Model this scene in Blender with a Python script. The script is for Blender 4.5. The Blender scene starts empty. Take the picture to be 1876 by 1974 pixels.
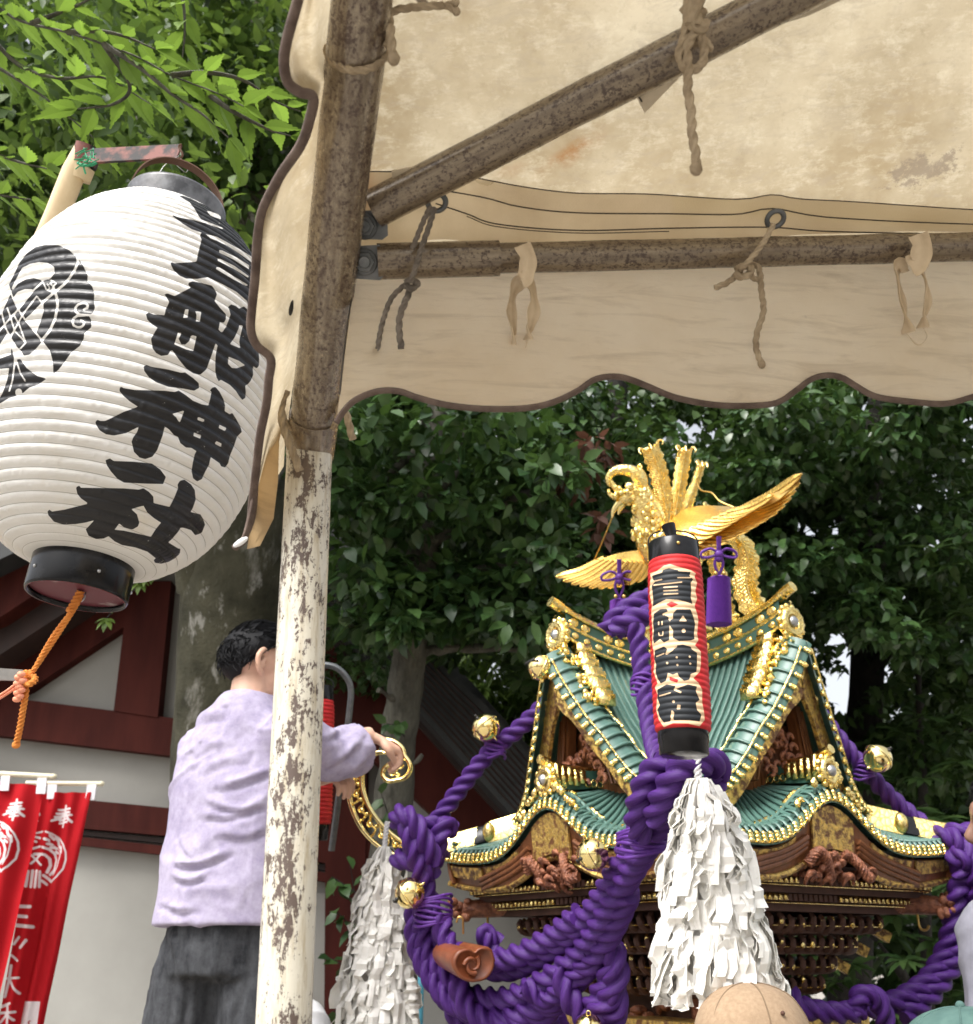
import bpy, math, random
import numpy as np
from mathutils import Vector, Matrix
random.seed(7)
rng = np.random.default_rng(7)
sc = bpy.context.scene
R = math.radians
# ---------------------------------------------------------------- camera
F, CX, CY = 1908.0, 938.0, 987.0          # focal length and centre of a 1876 x 1974 picture
PITCH, CAMH = R(24), 1.6
cp, sp = math.cos(PITCH), math.sin(PITCH)
cam_d = bpy.data.cameras.new("camera"); cam = bpy.data.objects.new("camera", cam_d)
sc.collection.objects.link(cam); sc.camera = cam
cam.location = (0, 0, CAMH); cam.rotation_euler = (R(90) + PITCH, 0, 0)
cam_d.sensor_fit = 'HORIZONTAL'; cam_d.sensor_width = 36; cam_d.lens = F / 1876 * 36
cam_d.clip_start = 0.02; cam_d.clip_end = 400
cam_d.dof.use_dof = True; cam_d.dof.focus_distance = 1.35; cam_d.dof.aperture_fstop = 11
# ---------------------------------------------------------------- light
SUN_EL, SUN_AZ = R(56), R(-142)           # azimuth measured from +Y towards +X
w = bpy.data.worlds.new("World"); sc.world = w; w.use_nodes = True
nt = w.node_tree; bg = nt.nodes['Background']
sky = nt.nodes.new('ShaderNodeTexSky'); sky.sky_type = 'NISHITA'; sky.sun_disc = False
sky.sun_elevation = SUN_EL; sky.sun_rotation = SUN_AZ
sky.air_density = 1.0; sky.dust_density = 6.0; sky.ozone_density = 1.0
hs = nt.nodes.new('ShaderNodeHueSaturation'); hs.inputs['Saturation'].default_value = 0.25
nt.links.new(sky.outputs[0], hs.inputs['Color']); nt.links.new(hs.outputs[0], bg.inputs[0])
bg.inputs[1].default_value = 0.15
sl = bpy.data.lights.new("sun", 'SUN'); sl.energy = 1.5; sl.angle = R(25); sl.color = (1, .97, .92)
sun = bpy.data.objects.new("sun", sl); sc.collection.objects.link(sun)
sd = Vector((math.sin(SUN_AZ) * math.cos(SUN_EL), math.cos(SUN_AZ) * math.cos(SUN_EL), math.sin(SUN_EL)))
sun.rotation_euler = sd.to_track_quat('Z', 'Y').to_euler(); sun.location = (-6, -4, 12)
sc.view_settings.view_transform = 'Standard'; sc.view_settings.look = 'None'
sc.view_settings.exposure = 1.12; sc.view_settings.gamma = 1.0
sc.cycles.max_bounces = 8; sc.cycles.transparent_max_bounces = 8
sc.cycles.use_denoising = True
sc.cycles.sample_clamp_indirect = 6
# ---------------------------------------------------------------- helpers
A = np.array
def P(u, v, d):
    x = (u - CX) / F * d; y = (CY - v) / F * d
    return A([x, d * cp - y * sp, CAMH + d * sp + y * cp])
def PP(lst, d=None):
    return [P(*(q if len(q) == 3 else (q[0], q[1], d))) for q in lst]
def px(p):
    p = np.asarray(p, float); z = p[..., 2] - CAMH
    d = p[..., 1] * cp + z * sp; y = -p[..., 1] * sp + z * cp
    return CX + p[..., 0] / d * F, CY - y / d * F, d
def onY(u, v, Y):
    a = P(u, v, 1.0); k = Y / a[1]; return A([a[0] * k, Y, CAMH + (a[2] - CAMH) * k])
def onplane(u, v, p0, n):
    a = P(u, v, 1.0) - A([0, 0, CAMH]); c = A([0, 0, CAMH])
    return c + a * (np.dot(p0 - c, n) / np.dot(a, n))
def nrm(v):
    v = np.asarray(v, float); return v / (np.linalg.norm(v, axis=-1, keepdims=True) + 1e-12)
def cr(pts, n):
    pts = np.asarray(pts, float)
    if len(pts) == 2: return pts[0] + np.linspace(0, 1, n)[:, None] * (pts[1] - pts[0])
    q = np.vstack([2 * pts[0] - pts[1], pts, 2 * pts[-1] - pts[-2]])
    seg = np.r_[0, np.cumsum(np.linalg.norm(np.diff(pts, axis=0), axis=1))]
    t = np.linspace(0, seg[-1], n); out = np.zeros((n, pts.shape[1]))
    i = np.clip(np.searchsorted(seg, t, side='right') - 1, 0, len(pts) - 2)
    f = ((t - seg[i]) / (seg[i + 1] - seg[i] + 1e-12))[:, None]
    p0, p1, p2, p3 = q[i], q[i + 1], q[i + 2], q[i + 3]
    return .5 * (2 * p1 + (p2 - p0) * f + (2 * p0 - 5 * p1 + 4 * p2 - p3) * f**2 + (3 * p1 - p0 - 3 * p2 + p3) * f**3)
def vnoise(p, seed=0):
    p = np.asarray(p, float); i = np.floor(p).astype(np.int64); f = p - i; f = f * f * (3 - 2 * f)
    def h(a, b, c):
        x = (a * 374761393 + b * 668265263 + c * 2147483647 + seed * 1274126177) & 0xffffffff
        x = ((x ^ (x >> 13)) * 1274126177) & 0xffffffff
        return ((x ^ (x >> 16)) & 0xffff) / 65535.0
    r = 0
    for dx in (0, 1):
        for dy in (0, 1):
            for dz in (0, 1):
                wgt = (f[..., 0] if dx else 1 - f[..., 0]) * (f[..., 1] if dy else 1 - f[..., 1]) * (f[..., 2] if dz else 1 - f[..., 2])
                r = r + wgt * h(i[..., 0] + dx, i[..., 1] + dy, i[..., 2] + dz)
    return r * 2 - 1
class MB:
    def __init__(s): s.v = []; s.f = []; s.t = []; s.m = []; s.n = 0
    def add(s, v, f, tc=None, mi=0):
        v = np.asarray(v, float).reshape(-1, 3)
        s.v.append(v); s.t.append(np.zeros((len(v), 3)) if tc is None else np.asarray(tc, float))
        for q in f: s.f.append(tuple(int(a) + s.n for a in q))
        s.m += [mi] * len(f); s.n += len(v); return s
    def grid(s, g, tc=None, mi=0, closed=False):
        g = np.asarray(g, float); a, b = g.shape[:2]
        i, j = np.meshgrid(np.arange(a - 1), np.arange(b if closed else b - 1), indexing='ij')
        i = i.ravel(); j = j.ravel(); j2 = (j + 1) % b
        f = np.stack([i * b + j, i * b + j2, (i + 1) * b + j2, (i + 1) * b + j], 1)
        if tc is None:
            tt = np.zeros((a, b, 3)); tt[..., 0] = np.arange(b); tt[..., 1] = np.arange(a)[:, None]; tc = tt
        return s.add(g.reshape(-1, 3), f, np.asarray(tc).reshape(-1, 3), mi)
    def frames(s, p, closed=False):
        t = np.gradient(p, axis=0)
        if closed: t = np.roll(p, -1, 0) - np.roll(p, 1, 0)
        t = nrm(t); a = A([0, 0, 1.]) if abs(t[0][2]) < .9 else A([1., 0, 0])
        n = nrm(np.cross(t[0], a)); N = [n]
        for k in range(1, len(p)):
            n = n - t[k] * np.dot(n, t[k]); n = nrm(n); N.append(n)
        N = A(N); return t, N, np.cross(t, N)
    def tube(s, pts, r, n=10, res=None, cap=True, closed=False, mi=0, flat=1.0, dent=0):
        p = np.asarray(pts, float)
        if res: p = cr(p, res)
        rr = np.interp(np.linspace(0, 1, len(p)), np.linspace(0, 1, np.size(r)), np.atleast_1d(r)) if np.size(r) > 1 else np.full(len(p), float(np.ravel(r)[0]))
        t, N, B = s.frames(p, closed)
        th = np.linspace(0, 2 * np.pi, n + 1)
        g = p[:, None] + rr[:, None, None] * (np.cos(th)[None, :, None] * N[:, None] + flat * np.sin(th)[None, :, None] * B[:, None])
        if dent:
            g = g + (vnoise(g * 25, 3) * dent)[..., None] * (g - p[:, None]) / (rr[:, None, None] + 1e-9)
            g[:, -1] = g[:, 0]
        L = np.r_[0, np.cumsum(np.linalg.norm(np.diff(p, axis=0), axis=1))]
        tc = np.zeros(g.shape); tc[..., 0] = th[None] * rr[:, None]; tc[..., 1] = L[:, None]
        if closed: g = np.concatenate([g, g[:1]], 0); tc = np.concatenate([tc, tc[:1]], 0)
        s.grid(g, tc, mi)
        if cap and not closed:
            for k, sg in ((0, -1), (-1, 1)):
                c = p[k]; ring = g[k][:-1]
                f = [(i, (i + 1) % n, n) if sg > 0 else ((i + 1) % n, i, n) for i in range(n)]
                s.add(np.vstack([ring, c]), f, np.vstack([tc[k][:-1], tc[k][:1]]), mi)
        return s
    def rope(s, pts, r, pitch=None, strands=3, n=27, mi=0, hand=1, taper=None):
        p = np.asarray(pts, float); L = np.sum(np.linalg.norm(np.diff(cr(p, 60), axis=0), axis=1))
        pitch = pitch or r * 5.2
        k = max(int(L / (pitch / strands) * 9), 14); p = cr(p, k); t, N, B = s.frames(p)
        l = np.r_[0, np.cumsum(np.linalg.norm(np.diff(p, axis=0), axis=1))]
        th = np.linspace(0, 2 * np.pi, n + 1)
        hw = np.pi / strands; of = math.sin(hw) ; of = 1 / (1 + of) ; rs = (1 - of) * 1.08
        q_ = ((th[None] - hand * l[:, None] / pitch * 2 * np.pi + hw) % (2 * hw)) - hw
        a = 1 - np.abs(q_) / hw
        rr = r * (of * np.cos(q_) + np.sqrt(np.maximum(rs**2 - (of * np.sin(q_))**2, 0.0004)))
        if taper is not None: rr = rr * np.interp(np.linspace(0, 1, k), np.linspace(0, 1, len(taper)), taper)[:, None]
        g = p[:, None] + rr[..., None] * (np.cos(th)[None, :, None] * N[:, None] + np.sin(th)[None, :, None] * B[:, None])
        tc = np.zeros(g.shape); tc[..., 0] = a; tc[..., 1] = l[:, None]; tc[..., 2] = th[None] - hand * l[:, None] / pitch * 2 * np.pi
        s.grid(g, tc, mi)
        for q in (0, -1): s.add(np.vstack([g[q][:-1], p[q]]), [(i, (i + 1) % n, n) for i in range(n)], None, mi)
        return s
    def lathe(s, prof, n, o, ax=(1, 0, 0), ay=(0, 1, 0), az=(0, 0, 1), mi=0):
        prof = np.asarray(prof, float); ax, ay, az = map(lambda q: A(q, float), (ax, ay, az))
        th = np.linspace(0, 2 * np.pi, n + 1)
        g = A(o) + prof[:, 0][:, None, None] * (np.cos(th)[None, :, None] * ax + np.sin(th)[None, :, None] * ay) + prof[:, 1][:, None, None] * az
        tc = np.zeros(g.shape); tc[..., 0] = th / 6.2832; tc[..., 1] = prof[:, 1][:, None]
        return s.grid(g, tc, mi)
    def ell(s, c, r, n=12, ax=None, mi=0):
        r = np.ones(3) * r; m = np.eye(3) if ax is None else A(ax)
        ph = np.linspace(-np.pi / 2, np.pi / 2, n // 2 + 2); th = np.linspace(0, 2 * np.pi, n + 1)
        q = np.stack([np.cos(ph)[:, None] * np.cos(th) * r[0], np.cos(ph)[:, None] * np.sin(th) * r[1], np.repeat(np.sin(ph)[:, None] * r[2], n + 1, 1)], -1)
        return s.grid(A(c) + q @ m, None, mi)
    def box(s, c, h, ax=None, mi=0):
        m = np.eye(3) if ax is None else A(ax); h = np.ones(3) * h
        v = A([[x, y, z] for x in (-1, 1) for y in (-1, 1) for z in (-1, 1)]) * h
        return s.add(A(c) + v @ m, [(0, 1, 3, 2), (4, 6, 7, 5), (0, 4, 5, 1), (2, 3, 7, 6), (0, 2, 6, 4), (1, 5, 7, 3)], v, mi)
    def prism(s, poly, vec, mi=0):
        a = np.asarray(poly, float); k = len(a); b = a + A(vec)
        f = [tuple(range(k)), tuple(range(2 * k - 1, k - 1, -1))] + [(i, k + i, k + (i + 1) % k, (i + 1) % k) for i in range(k)]
        return s.add(np.vstack([a, b]), f, np.vstack([a, b]), mi)
    def sheet(s, g, th, mi=0, tc=None):      # a grid with real thickness
        g = np.asarray(g, float); n = nrm(np.cross(np.gradient(g, axis=1), np.gradient(g, axis=0)))
        s.grid(g + n * th / 2, tc, mi); s.grid((g - n * th / 2)[:, ::-1], None if tc is None else np.asarray(tc)[:, ::-1], mi)
        for e in (np.stack([g[0] - n[0] * th / 2, g[0] + n[0] * th / 2]), np.stack([g[-1] + n[-1] * th / 2, g[-1] - n[-1] * th / 2]),
                  np.stack([g[:, 0] + n[:, 0] * th / 2, g[:, 0] - n[:, 0] * th / 2]), np.stack([g[:, -1] - n[:, -1] * th / 2, g[:, -1] + n[:, -1] * th / 2])):
            s.grid(e, None, mi)
        return s
    def data(s): return np.vstack(s.v), s.f, np.vstack(s.t), s.m
def setp(o, label=None, cat=None, group=None, kind=None):
    for k, v in (('label', label), ('category', cat), ('group', group), ('kind', kind)):
        if v: o[k] = v
    return o
def mk(name, mb, mats, parent=None, smooth=True, attrs=None, **kw):
    v, f, t, mi = mb.data() if isinstance(mb, MB) else mb
    me = bpy.data.meshes.new(name); me.from_pydata(v.tolist(), [], f); 
    mats = mats if isinstance(mats, (list, tuple)) else [mats]
    for m in mats: me.materials.append(m)
    if len(mats) > 1: me.polygons.foreach_set('material_index', mi)
    me.polygons.foreach_set('use_smooth', [bool(smooth)] * len(me.polygons))
    a = me.attributes.new('tc', 'FLOAT_VECTOR', 'POINT'); a.data.foreach_set('vector', np.asarray(t, np.float32).ravel())
    for k, val in (attrs or {}).items():
        a = me.attributes.new(k, 'FLOAT', 'POINT'); a.data.foreach_set('value', np.asarray(val, np.float32).ravel())
    me.update(); o = bpy.data.objects.new(name, me); sc.collection.objects.link(o)
    if parent is not None:
        o.parent = parent
        if parent.parent is None: o.matrix_parent_inverse = Matrix.Translation(-Vector(parent.location))
    elif 'at' in kw:            # single-mesh thing: give it an origin of its own
        L = Vector(kw.pop('at')); me.transform(Matrix.Translation(-L)); o.location = L
    kw.pop('at', None)
    return setp(o, **kw)
def thing(name, at, label, cat, group=None):
    o = bpy.data.objects.new(name, None); sc.collection.objects.link(o); o.location = tuple(float(a) for a in at)
    o.empty_display_size = .1
    return setp(o, label, cat, group)
def copy_tree(o, parent=None):
    c = o.copy(); sc.collection.objects.link(c)
    if parent is not None: c.parent = parent
    for ch in list(o.children): copy_tree(ch, c)
    return c
def remesh(mb, vox, it=6):
    o = mk('tmp', mb, [MAT['dark']]); m = o.modifiers.new('r', 'REMESH'); m.mode = 'VOXEL'; m.voxel_size = vox
    if it: q = o.modifiers.new('s', 'SMOOTH'); q.iterations = it; q.factor = .5
    ev = o.evaluated_get(bpy.context.evaluated_depsgraph_get()); me = bpy.data.meshes.new_from_object(ev)
    v = np.zeros(len(me.vertices) * 3); me.vertices.foreach_get('co', v)
    nn = np.zeros(len(me.vertices) * 3); me.vertices.foreach_get('normal', nn)
    f = [tuple(p.vertices) for p in me.polygons]
    old = o.data; bpy.data.objects.remove(o); bpy.data.meshes.remove(me); bpy.data.meshes.remove(old)
    return v.reshape(-1, 3), f, nn.reshape(-1, 3)
# signed distance (positive inside) to drawn shapes, in picture units
def sd_poly(p, poly):
    poly = np.asarray(poly, float); d = np.full(len(p), 1e9); ins = np.zeros(len(p), bool)
    for a, b in zip(poly, np.roll(poly, -1, 0)):
        e = b - a; wv = p - a; k = np.clip((wv @ e) / (e @ e + 1e-12), 0, 1)
        d = np.minimum(d, np.sum((wv - k[:, None] * e)**2, 1))
        c = ((a[1] <= p[:, 1]) != (b[1] <= p[:, 1])) & (p[:, 0] < a[0] + (p[:, 1] - a[1]) / (b[1] - a[1] + 1e-12) * e[0]); ins ^= c
    d = np.sqrt(d); return np.where(ins, d, -d)
def sd_line(p, pts, wd):
    pts = np.asarray(pts, float); d = np.full(len(p), 1e9)
    for a, b in zip(pts[:-1], pts[1:]):
        e = b - a; wv = p - a; k = np.clip((wv @ e) / (e @ e + 1e-12), 0, 1)
        d = np.minimum(d, np.sum((wv - k[:, None] * e)**2, 1))
    return wd - np.sqrt(d)
def ZT(x0, y0, s): return lambda pts: [((x / s + x0) * .481891, (y / s + y0) * .481891) for x, y in pts]
# ---------------------------------------------------------------- materials
MAT = {}
class NT:
    def __init__(s, name):
        m = bpy.data.materials.new(name); m.use_nodes = True; s.m = m; s.t = m.node_tree
        s.b = s.t.nodes['Principled BSDF']; s.out = s.t.nodes['Material Output']; MAT[name] = m
    def n(s, typ, **kw):
        q = s.t.nodes.new(typ)
        for k, v in kw.items():
            if k in q.inputs.keys() if hasattr(q.inputs, 'keys') else False:
                q.inputs[k].default_value = v
            elif hasattr(q, k): setattr(q, k, v)
        return q
    def l(s, a, b): s.t.links.new(a, b)
    def coord(s, kind='Object', scale=(1, 1, 1)):
        if kind == 'tc':
            q = s.n('ShaderNodeAttribute', attribute_name='tc'); o = q.outputs['Vector']
        else:
            q = s.n('ShaderNodeTexCoord'); o = q.outputs[kind]
        mp = s.n('ShaderNodeMapping'); mp.inputs['Scale'].default_value = scale; s.l(o, mp.inputs[0]); return mp.outputs[0]
    def noise(s, vec, scale, detail=4, rough=.6, dist=0):
        q = s.n('ShaderNodeTexNoise'); q.inputs['Scale'].default_value = scale; q.inputs['Detail'].default_value = detail
        q.inputs['Roughness'].default_value = rough; q.inputs['Distortion'].default_value = dist; s.l(vec, q.inputs['Vector']); return q.outputs['Fac']
    def ramp(s, fac, lo, hi, c0=(0, 0, 0, 1), c1=(1, 1, 1, 1)):
        q = s.n('ShaderNodeValToRGB'); e = q.color_ramp.elements; e[0].position = lo; e[1].position = hi
        e[0].color = (*c0[:3], 1); e[1].color = (*c1[:3], 1); s.l(fac, q.inputs[0]); return q.outputs[0]
    def mix(s, fac, a, b, mode='MIX'):
        q = s.n('ShaderNodeMix', data_type='RGBA', blend_type=mode)
        for k, val in ((0, fac), (6, a), (7, b)):
            if hasattr(val, 'is_output'): s.l(val, q.inputs[k])
            elif k == 0: q.inputs[0].default_value = val
            else: q.inputs[k].default_value = (*val[:3], 1)
        return q.outputs[2]
    def attr(s, name): return s.n('ShaderNodeAttribute', attribute_name=name).outputs['Fac']
    def math(s, op, a, b=0.0):
        q = s.n('ShaderNodeMath', operation=op)
        for k, val in ((0, a), (1, b)):
            if hasattr(val, 'is_output'): s.l(val, q.inputs[k])
            else: q.inputs[k].default_value = val
        return q.outputs[0]
    def bump(s, h, strength=.3, dist=.002):
        q = s.n('ShaderNodeBump'); q.inputs['Strength'].default_value = strength; q.inputs['Distance'].default_value = dist
        s.l(h, q.inputs['Height']); s.l(q.outputs[0], s.b.inputs['Normal']); return q.outputs[0]
    def set(s, col=None, rough=None, metal=None, spec=None, **kw):
        for k, val in (('Base Color', col), ('Roughness', rough), ('Metallic', metal), ('Specular IOR Level', spec), *kw.items()):
            if val is None: continue
            if hasattr(val, 'is_output'): s.l(val, s.b.inputs[k])
            elif k == 'Base Color': s.b.inputs[k].default_value = (*val[:3], 1)
            else: s.b.inputs[k].default_value = val
        return s
    def translucent(s, fac, col):
        tr = s.n('ShaderNodeBsdfTranslucent'); mx = s.n('ShaderNodeMixShader'); mx.inputs[0].default_value = fac
        if hasattr(col, 'is_output'): s.l(col, tr.inputs[0])
        else: tr.inputs[0].default_value = (*col[:3], 1)
        s.l(s.b.outputs[0], mx.inputs[1]); s.l(tr.outputs[0], mx.inputs[2]); s.l(mx.outputs[0], s.out.inputs[0]); return s
def simple(name, c0, c1=None, rough=.6, metal=0, ns=20, bs=0, bd=.002, bscale=None, lo=.35, hi=.65, kind='Object', scale=(1, 1, 1), spec=.5, detail=5):
    q = NT(name); v = q.coord(kind, scale); f = q.noise(v, ns, detail)
    q.set(q.ramp(f, lo, hi, c0, c1 or c0), rough, metal, spec)
    if bs: q.bump(q.noise(v, bscale or ns * 2, 5), bs, bd)
    return q
simple('dark', (.02, .02, .02))
simple('ground', (.21, .19, .165), (.30, .275, .24), .9, ns=6, bs=.4, bscale=60)
simple('black_plastic', (.006, .006, .007), (.014, .014, .015), .16, ns=30, spec=.22)
simple('black_cap', (.006, .006, .007), (.04, .04, .043), .2, ns=14, lo=.5, hi=.85, spec=.25)
simple('cord', (.25, .19, .12), (.40, .32, .215), .9, ns=60, bs=.5, bscale=500)
simple('cord_grey', (.10, .085, .07), (.20, .17, .14), .9, ns=60, bs=.5, bscale=500)
simple('cap_worn_sheen', (.03, .03, .033), (.30, .31, .33), .33, ns=13, lo=.38, hi=.72, spec=.5)  # scratched lacquer, with a silver-grey sheen put into the colour
simple('ribbon', (.45, .35, .23), (.56, .45, .31), .9, ns=50)
q = NT('purple'); q.set(q.ramp(q.noise(q.coord('tc', (9, 30, 0)), 1, 4), .3, .7, (.036, .008, .098), (.078, .021, .185)), .55, 0, .3); q.bump(q.noise(q.coord('tc', (26, 45, 0)), 1, 3), .55, .0016)
simple('purple_cord', (.07, .012, .18), (.10, .02, .24), .6, ns=90)
simple('orange_cord', (.62, .19, .03), (.75, .28, .05), .8, ns=80, bs=.5, bscale=400)
simple('pink_cord', (.8, .28, .16), (.85, .35, .22), .7, ns=80)
simple('wood_red', (.040, .008, .006), (.066, .014, .010), .7, ns=8, scale=(1, 1, .2), spec=.12)
simple('wood_dark', (.02, .010, .008), (.035, .016, .012), .7, ns=8)
simple('roof_dark', (.018, .02, .02), (.03, .033, .034), .6, ns=8)
simple('plaster', (.25, .245, .225), (.33, .325, .30), .9, ns=1.3, bs=.15, bscale=60, lo=.3, hi=.7)
simple('bamboo', (.62, .47, .27), (.78, .64, .42), .5, ns=14, scale=(1, 1, .2))
simple('bracket', (.05, .020, .012), (.095, .040, .024), .7, ns=18, lo=.3, hi=.7, bs=.3, bscale=90)
simple('black_paint', (.012, .012, .012), (.03, .025, .022), .6, ns=30)
simple('green_wire', (.02, .22, .10), (.03, .34, .16), .5)
simple('brown_strap', (.12, .06, .035), (.17, .09, .055), .6, ns=30)
simple('steel', (.35, .36, .37), (.5, .5, .5), .4, 1, ns=30)
simple('gun_metal', (.10, .11, .115), (.16, .165, .17), .5, .5, ns=60)
simple('skin', (.60, .36, .255), (.66, .41, .30), .5, ns=25, bs=.1, bscale=300, spec=.4)
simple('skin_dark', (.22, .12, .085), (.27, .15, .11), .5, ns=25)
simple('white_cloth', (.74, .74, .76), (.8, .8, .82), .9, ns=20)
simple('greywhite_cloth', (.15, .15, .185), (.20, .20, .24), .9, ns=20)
simple('cap_seam', (.17, .115, .07), None, .9)
simple('tan_cap', (.27, .185, .115), (.33, .235, .15), .9, ns=120, bs=.25, bscale=900)
simple('teal_cap', (.045, .10, .09), (.065, .13, .115), .8, ns=40)
simple('teal_trim', (.17, .42, .38), (.20, .47, .43), .8, ns=40)
simple('shoe', (.05, .05, .055), (.08, .08, .085), .6)
simple('blue_pole', (.08, .36, .50), (.11, .42, .57), .4)
simple('tassel_purple', (.10, .02, .26), (.14, .03, .33), .6, ns=300, scale=(1, 1, .04), bs=.8, bscale=500)
simple('pole_cream', (.68, .62, .45), (.75, .7, .53), .5)
simple('brass_dull', (.55, .36, .10), (.78, .55, .2), .35, 1, ns=40)
simple('white_tie', (.8, .8, .78), None, .8)
# ---- more materials
q = NT('gold'); v = q.coord()
q.set(q.ramp(q.noise(v, 40, 3), .3, .7, (.88, .62, .17), (1.0, .84, .38)), q.ramp(q.noise(v, 90, 3), .3, .7, (.10,) * 3, (.26,) * 3), 1.0)
vo = q.n('ShaderNodeTexVoronoi', feature='F1'); vo.inputs['Scale'].default_value = 95; q.l(v, vo.inputs['Vector'])
q.bump(q.math('ADD', vo.outputs['Distance'], q.noise(v, 160, 2)), .55, .004)
q = NT('gold_smooth'); v = q.coord(); q.set((.98, .80, .36), .10, 1.0); q.bump(q.noise(v, 30, 2), .05, .002)
q = NT('gold_plate'); v = q.coord()
wv = q.n('ShaderNodeTexVoronoi', feature='DISTANCE_TO_EDGE'); wv.inputs['Scale'].default_value = 60; q.l(v, wv.inputs['Vector'])
q.set(q.ramp(wv.outputs['Distance'], .02, .09, (.60, .42, .10), (.95, .78, .33)), .33, 1.0); q.bump(wv.outputs['Distance'], .5, .002)
q = NT('gold_wing'); v = q.coord(); q.set((.82, .53, .15), .27, 1.0); q.bump(q.noise(v, 130, 3), .35, .003)
q = NT('gold_carved'); v = q.coord()
q.set(q.ramp(q.noise(v, 55, 4), .42, .6, (.13, .055, .02), (.85, .60, .18)), .34, q.ramp(q.noise(v, 55, 4), .42, .6, (.1,) * 3, (1,) * 3)); q.bump(q.noise(v, 110, 3), .8, .006)
q = NT('tile_green'); v = q.coord()
q.set(q.ramp(q.noise(v, 9, 4), .3, .7, (.062, .135, .112), (.095, .185, .158)), .4); q.bump(q.noise(v, 200, 2), .05, .001)
q = NT('tile_dark'); q.set((.035, .10, .075), .4)
q = NT('brown_wood'); v = q.coord('Object', (1, 1, .12))
q.set(q.ramp(q.noise(v, 70, 5), .3, .7, (.105, .036, .013), (.22, .085, .034)), .38); q.bump(q.noise(v, 120, 4), .2, .002)
q = NT('carved_wood'); v = q.coord()
q.set(q.ramp(q.noise(v, 45, 4), .35, .65, (.13, .04, .02), (.34, .13, .065)), .5); q.bump(q.noise(v, 70, 3), .9, .012)
q = NT('scroll_wood'); v = q.coord(); q.set(q.ramp(q.noise(v, 25, 4), .3, .7, (.13, .034, .013), (.24, .07, .027)), .35)

q = NT('canvas'); v = q.coord(); a = q.noise(v, 5.5, 6, .65); b = q.noise(v, 38, 5, .7); c = q.noise(q.coord('Object', (3, 9, 3)), 9, 6, .75, 1.0)
col = q.ramp(a, .34, .66, (.36, .28, .165), (.62, .54, .39))
b2 = q.noise(q.coord('Object', (1, 3, 2)), 55, 8, .8, .5); col = q.mix(q.math('MULTIPLY', q.ramp(q.math('ADD', q.math('MULTIPLY', b, .5), q.math('MULTIPLY', b2, .5)), .50, .66), .65), col, (.74, .67, .51)); col = q.mix(q.math('MULTIPLY', q.ramp(c, .5, .72), .6), col, (.40, .335, .25)); d2 = q.noise(v, 120, 6, .8); col = q.mix(q.math('MULTIPLY', q.ramp(d2, .55, .68), .4), col, (.36, .29, .19))
rust = q.math('MULTIPLY', q.attr('rust'), q.ramp(q.noise(v, 60, 6, .75), .36, .56)); col = q.mix(rust, col, (.34, .15, .045))
gr = q.ramp(q.math('ADD', q.math('MULTIPLY', q.attr('grime'), .22), q.math('MULTIPLY', q.noise(q.coord('Object', (1, 1, 1.6)), 70, 7, .8), .8)), .535, .60); col = q.mix(q.math('MULTIPLY', gr, .7), col, (.24, .19, .14))
spk = q.ramp(q.noise(v, 19, 2), .735, .75); col = q.mix(spk, col, (.12, .09, .06))
q.set(col, .95, 0, .1); q.bump(q.math('ADD', q.noise(v, 700, 2), q.math('MULTIPLY', q.noise(v, 14, 4), 3)), .35, .004); q.translucent(.5, col)
q = NT('canvas_hem'); v = q.coord(); a = q.noise(v, 7, 6, .65)
col = q.ramp(a, .3, .72, (.62, .54, .43), (.80, .72, .60)); col = q.mix(q.math('MULTIPLY', q.attr('rust'), .8), col, (.68, .6, .45))
q.set(col, .95, 0, .1); q.bump(q.math('ADD', q.noise(v, 700, 2), q.math('MULTIPLY', q.noise(v, 30, 4), 3)), .4, .003); q.translucent(.7, col)
q = NT('canvas_valance'); v = q.coord(); a = q.noise(v, 6, 6, .65); sv = q.noise(q.coord('Object', (2, 2, 14)), 5, 5, .7, .6)
col = q.ramp(a, .3, .72, (.77, .64, .455), (.89, .78, .60)); col = q.mix(q.math('MULTIPLY', q.ramp(sv, .5, .72), .5), col, (.50, .39, .26))
spk = q.ramp(q.noise(v, 24, 3), .72, .745); col = q.mix(q.math('MULTIPLY', spk, .7), col, (.16, .12, .08))
q.set(col, .95, 0, .1); q.bump(q.math('ADD', q.noise(v, 700, 2), q.math('MULTIPLY', q.noise(q.coord('Object', (6, 6, 26)), 3, 3), 4)), .4, .005); q.translucent(.78, col)
simple('piping', (.07, .045, .035), (.14, .10, .08), .9, ns=60, bs=.4, bscale=600)
simple('webbing', (.45, .38, .27), (.55, .47, .35), .9, ns=40)
simple('stitch', (.06, .05, .04), None, .9)
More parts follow.
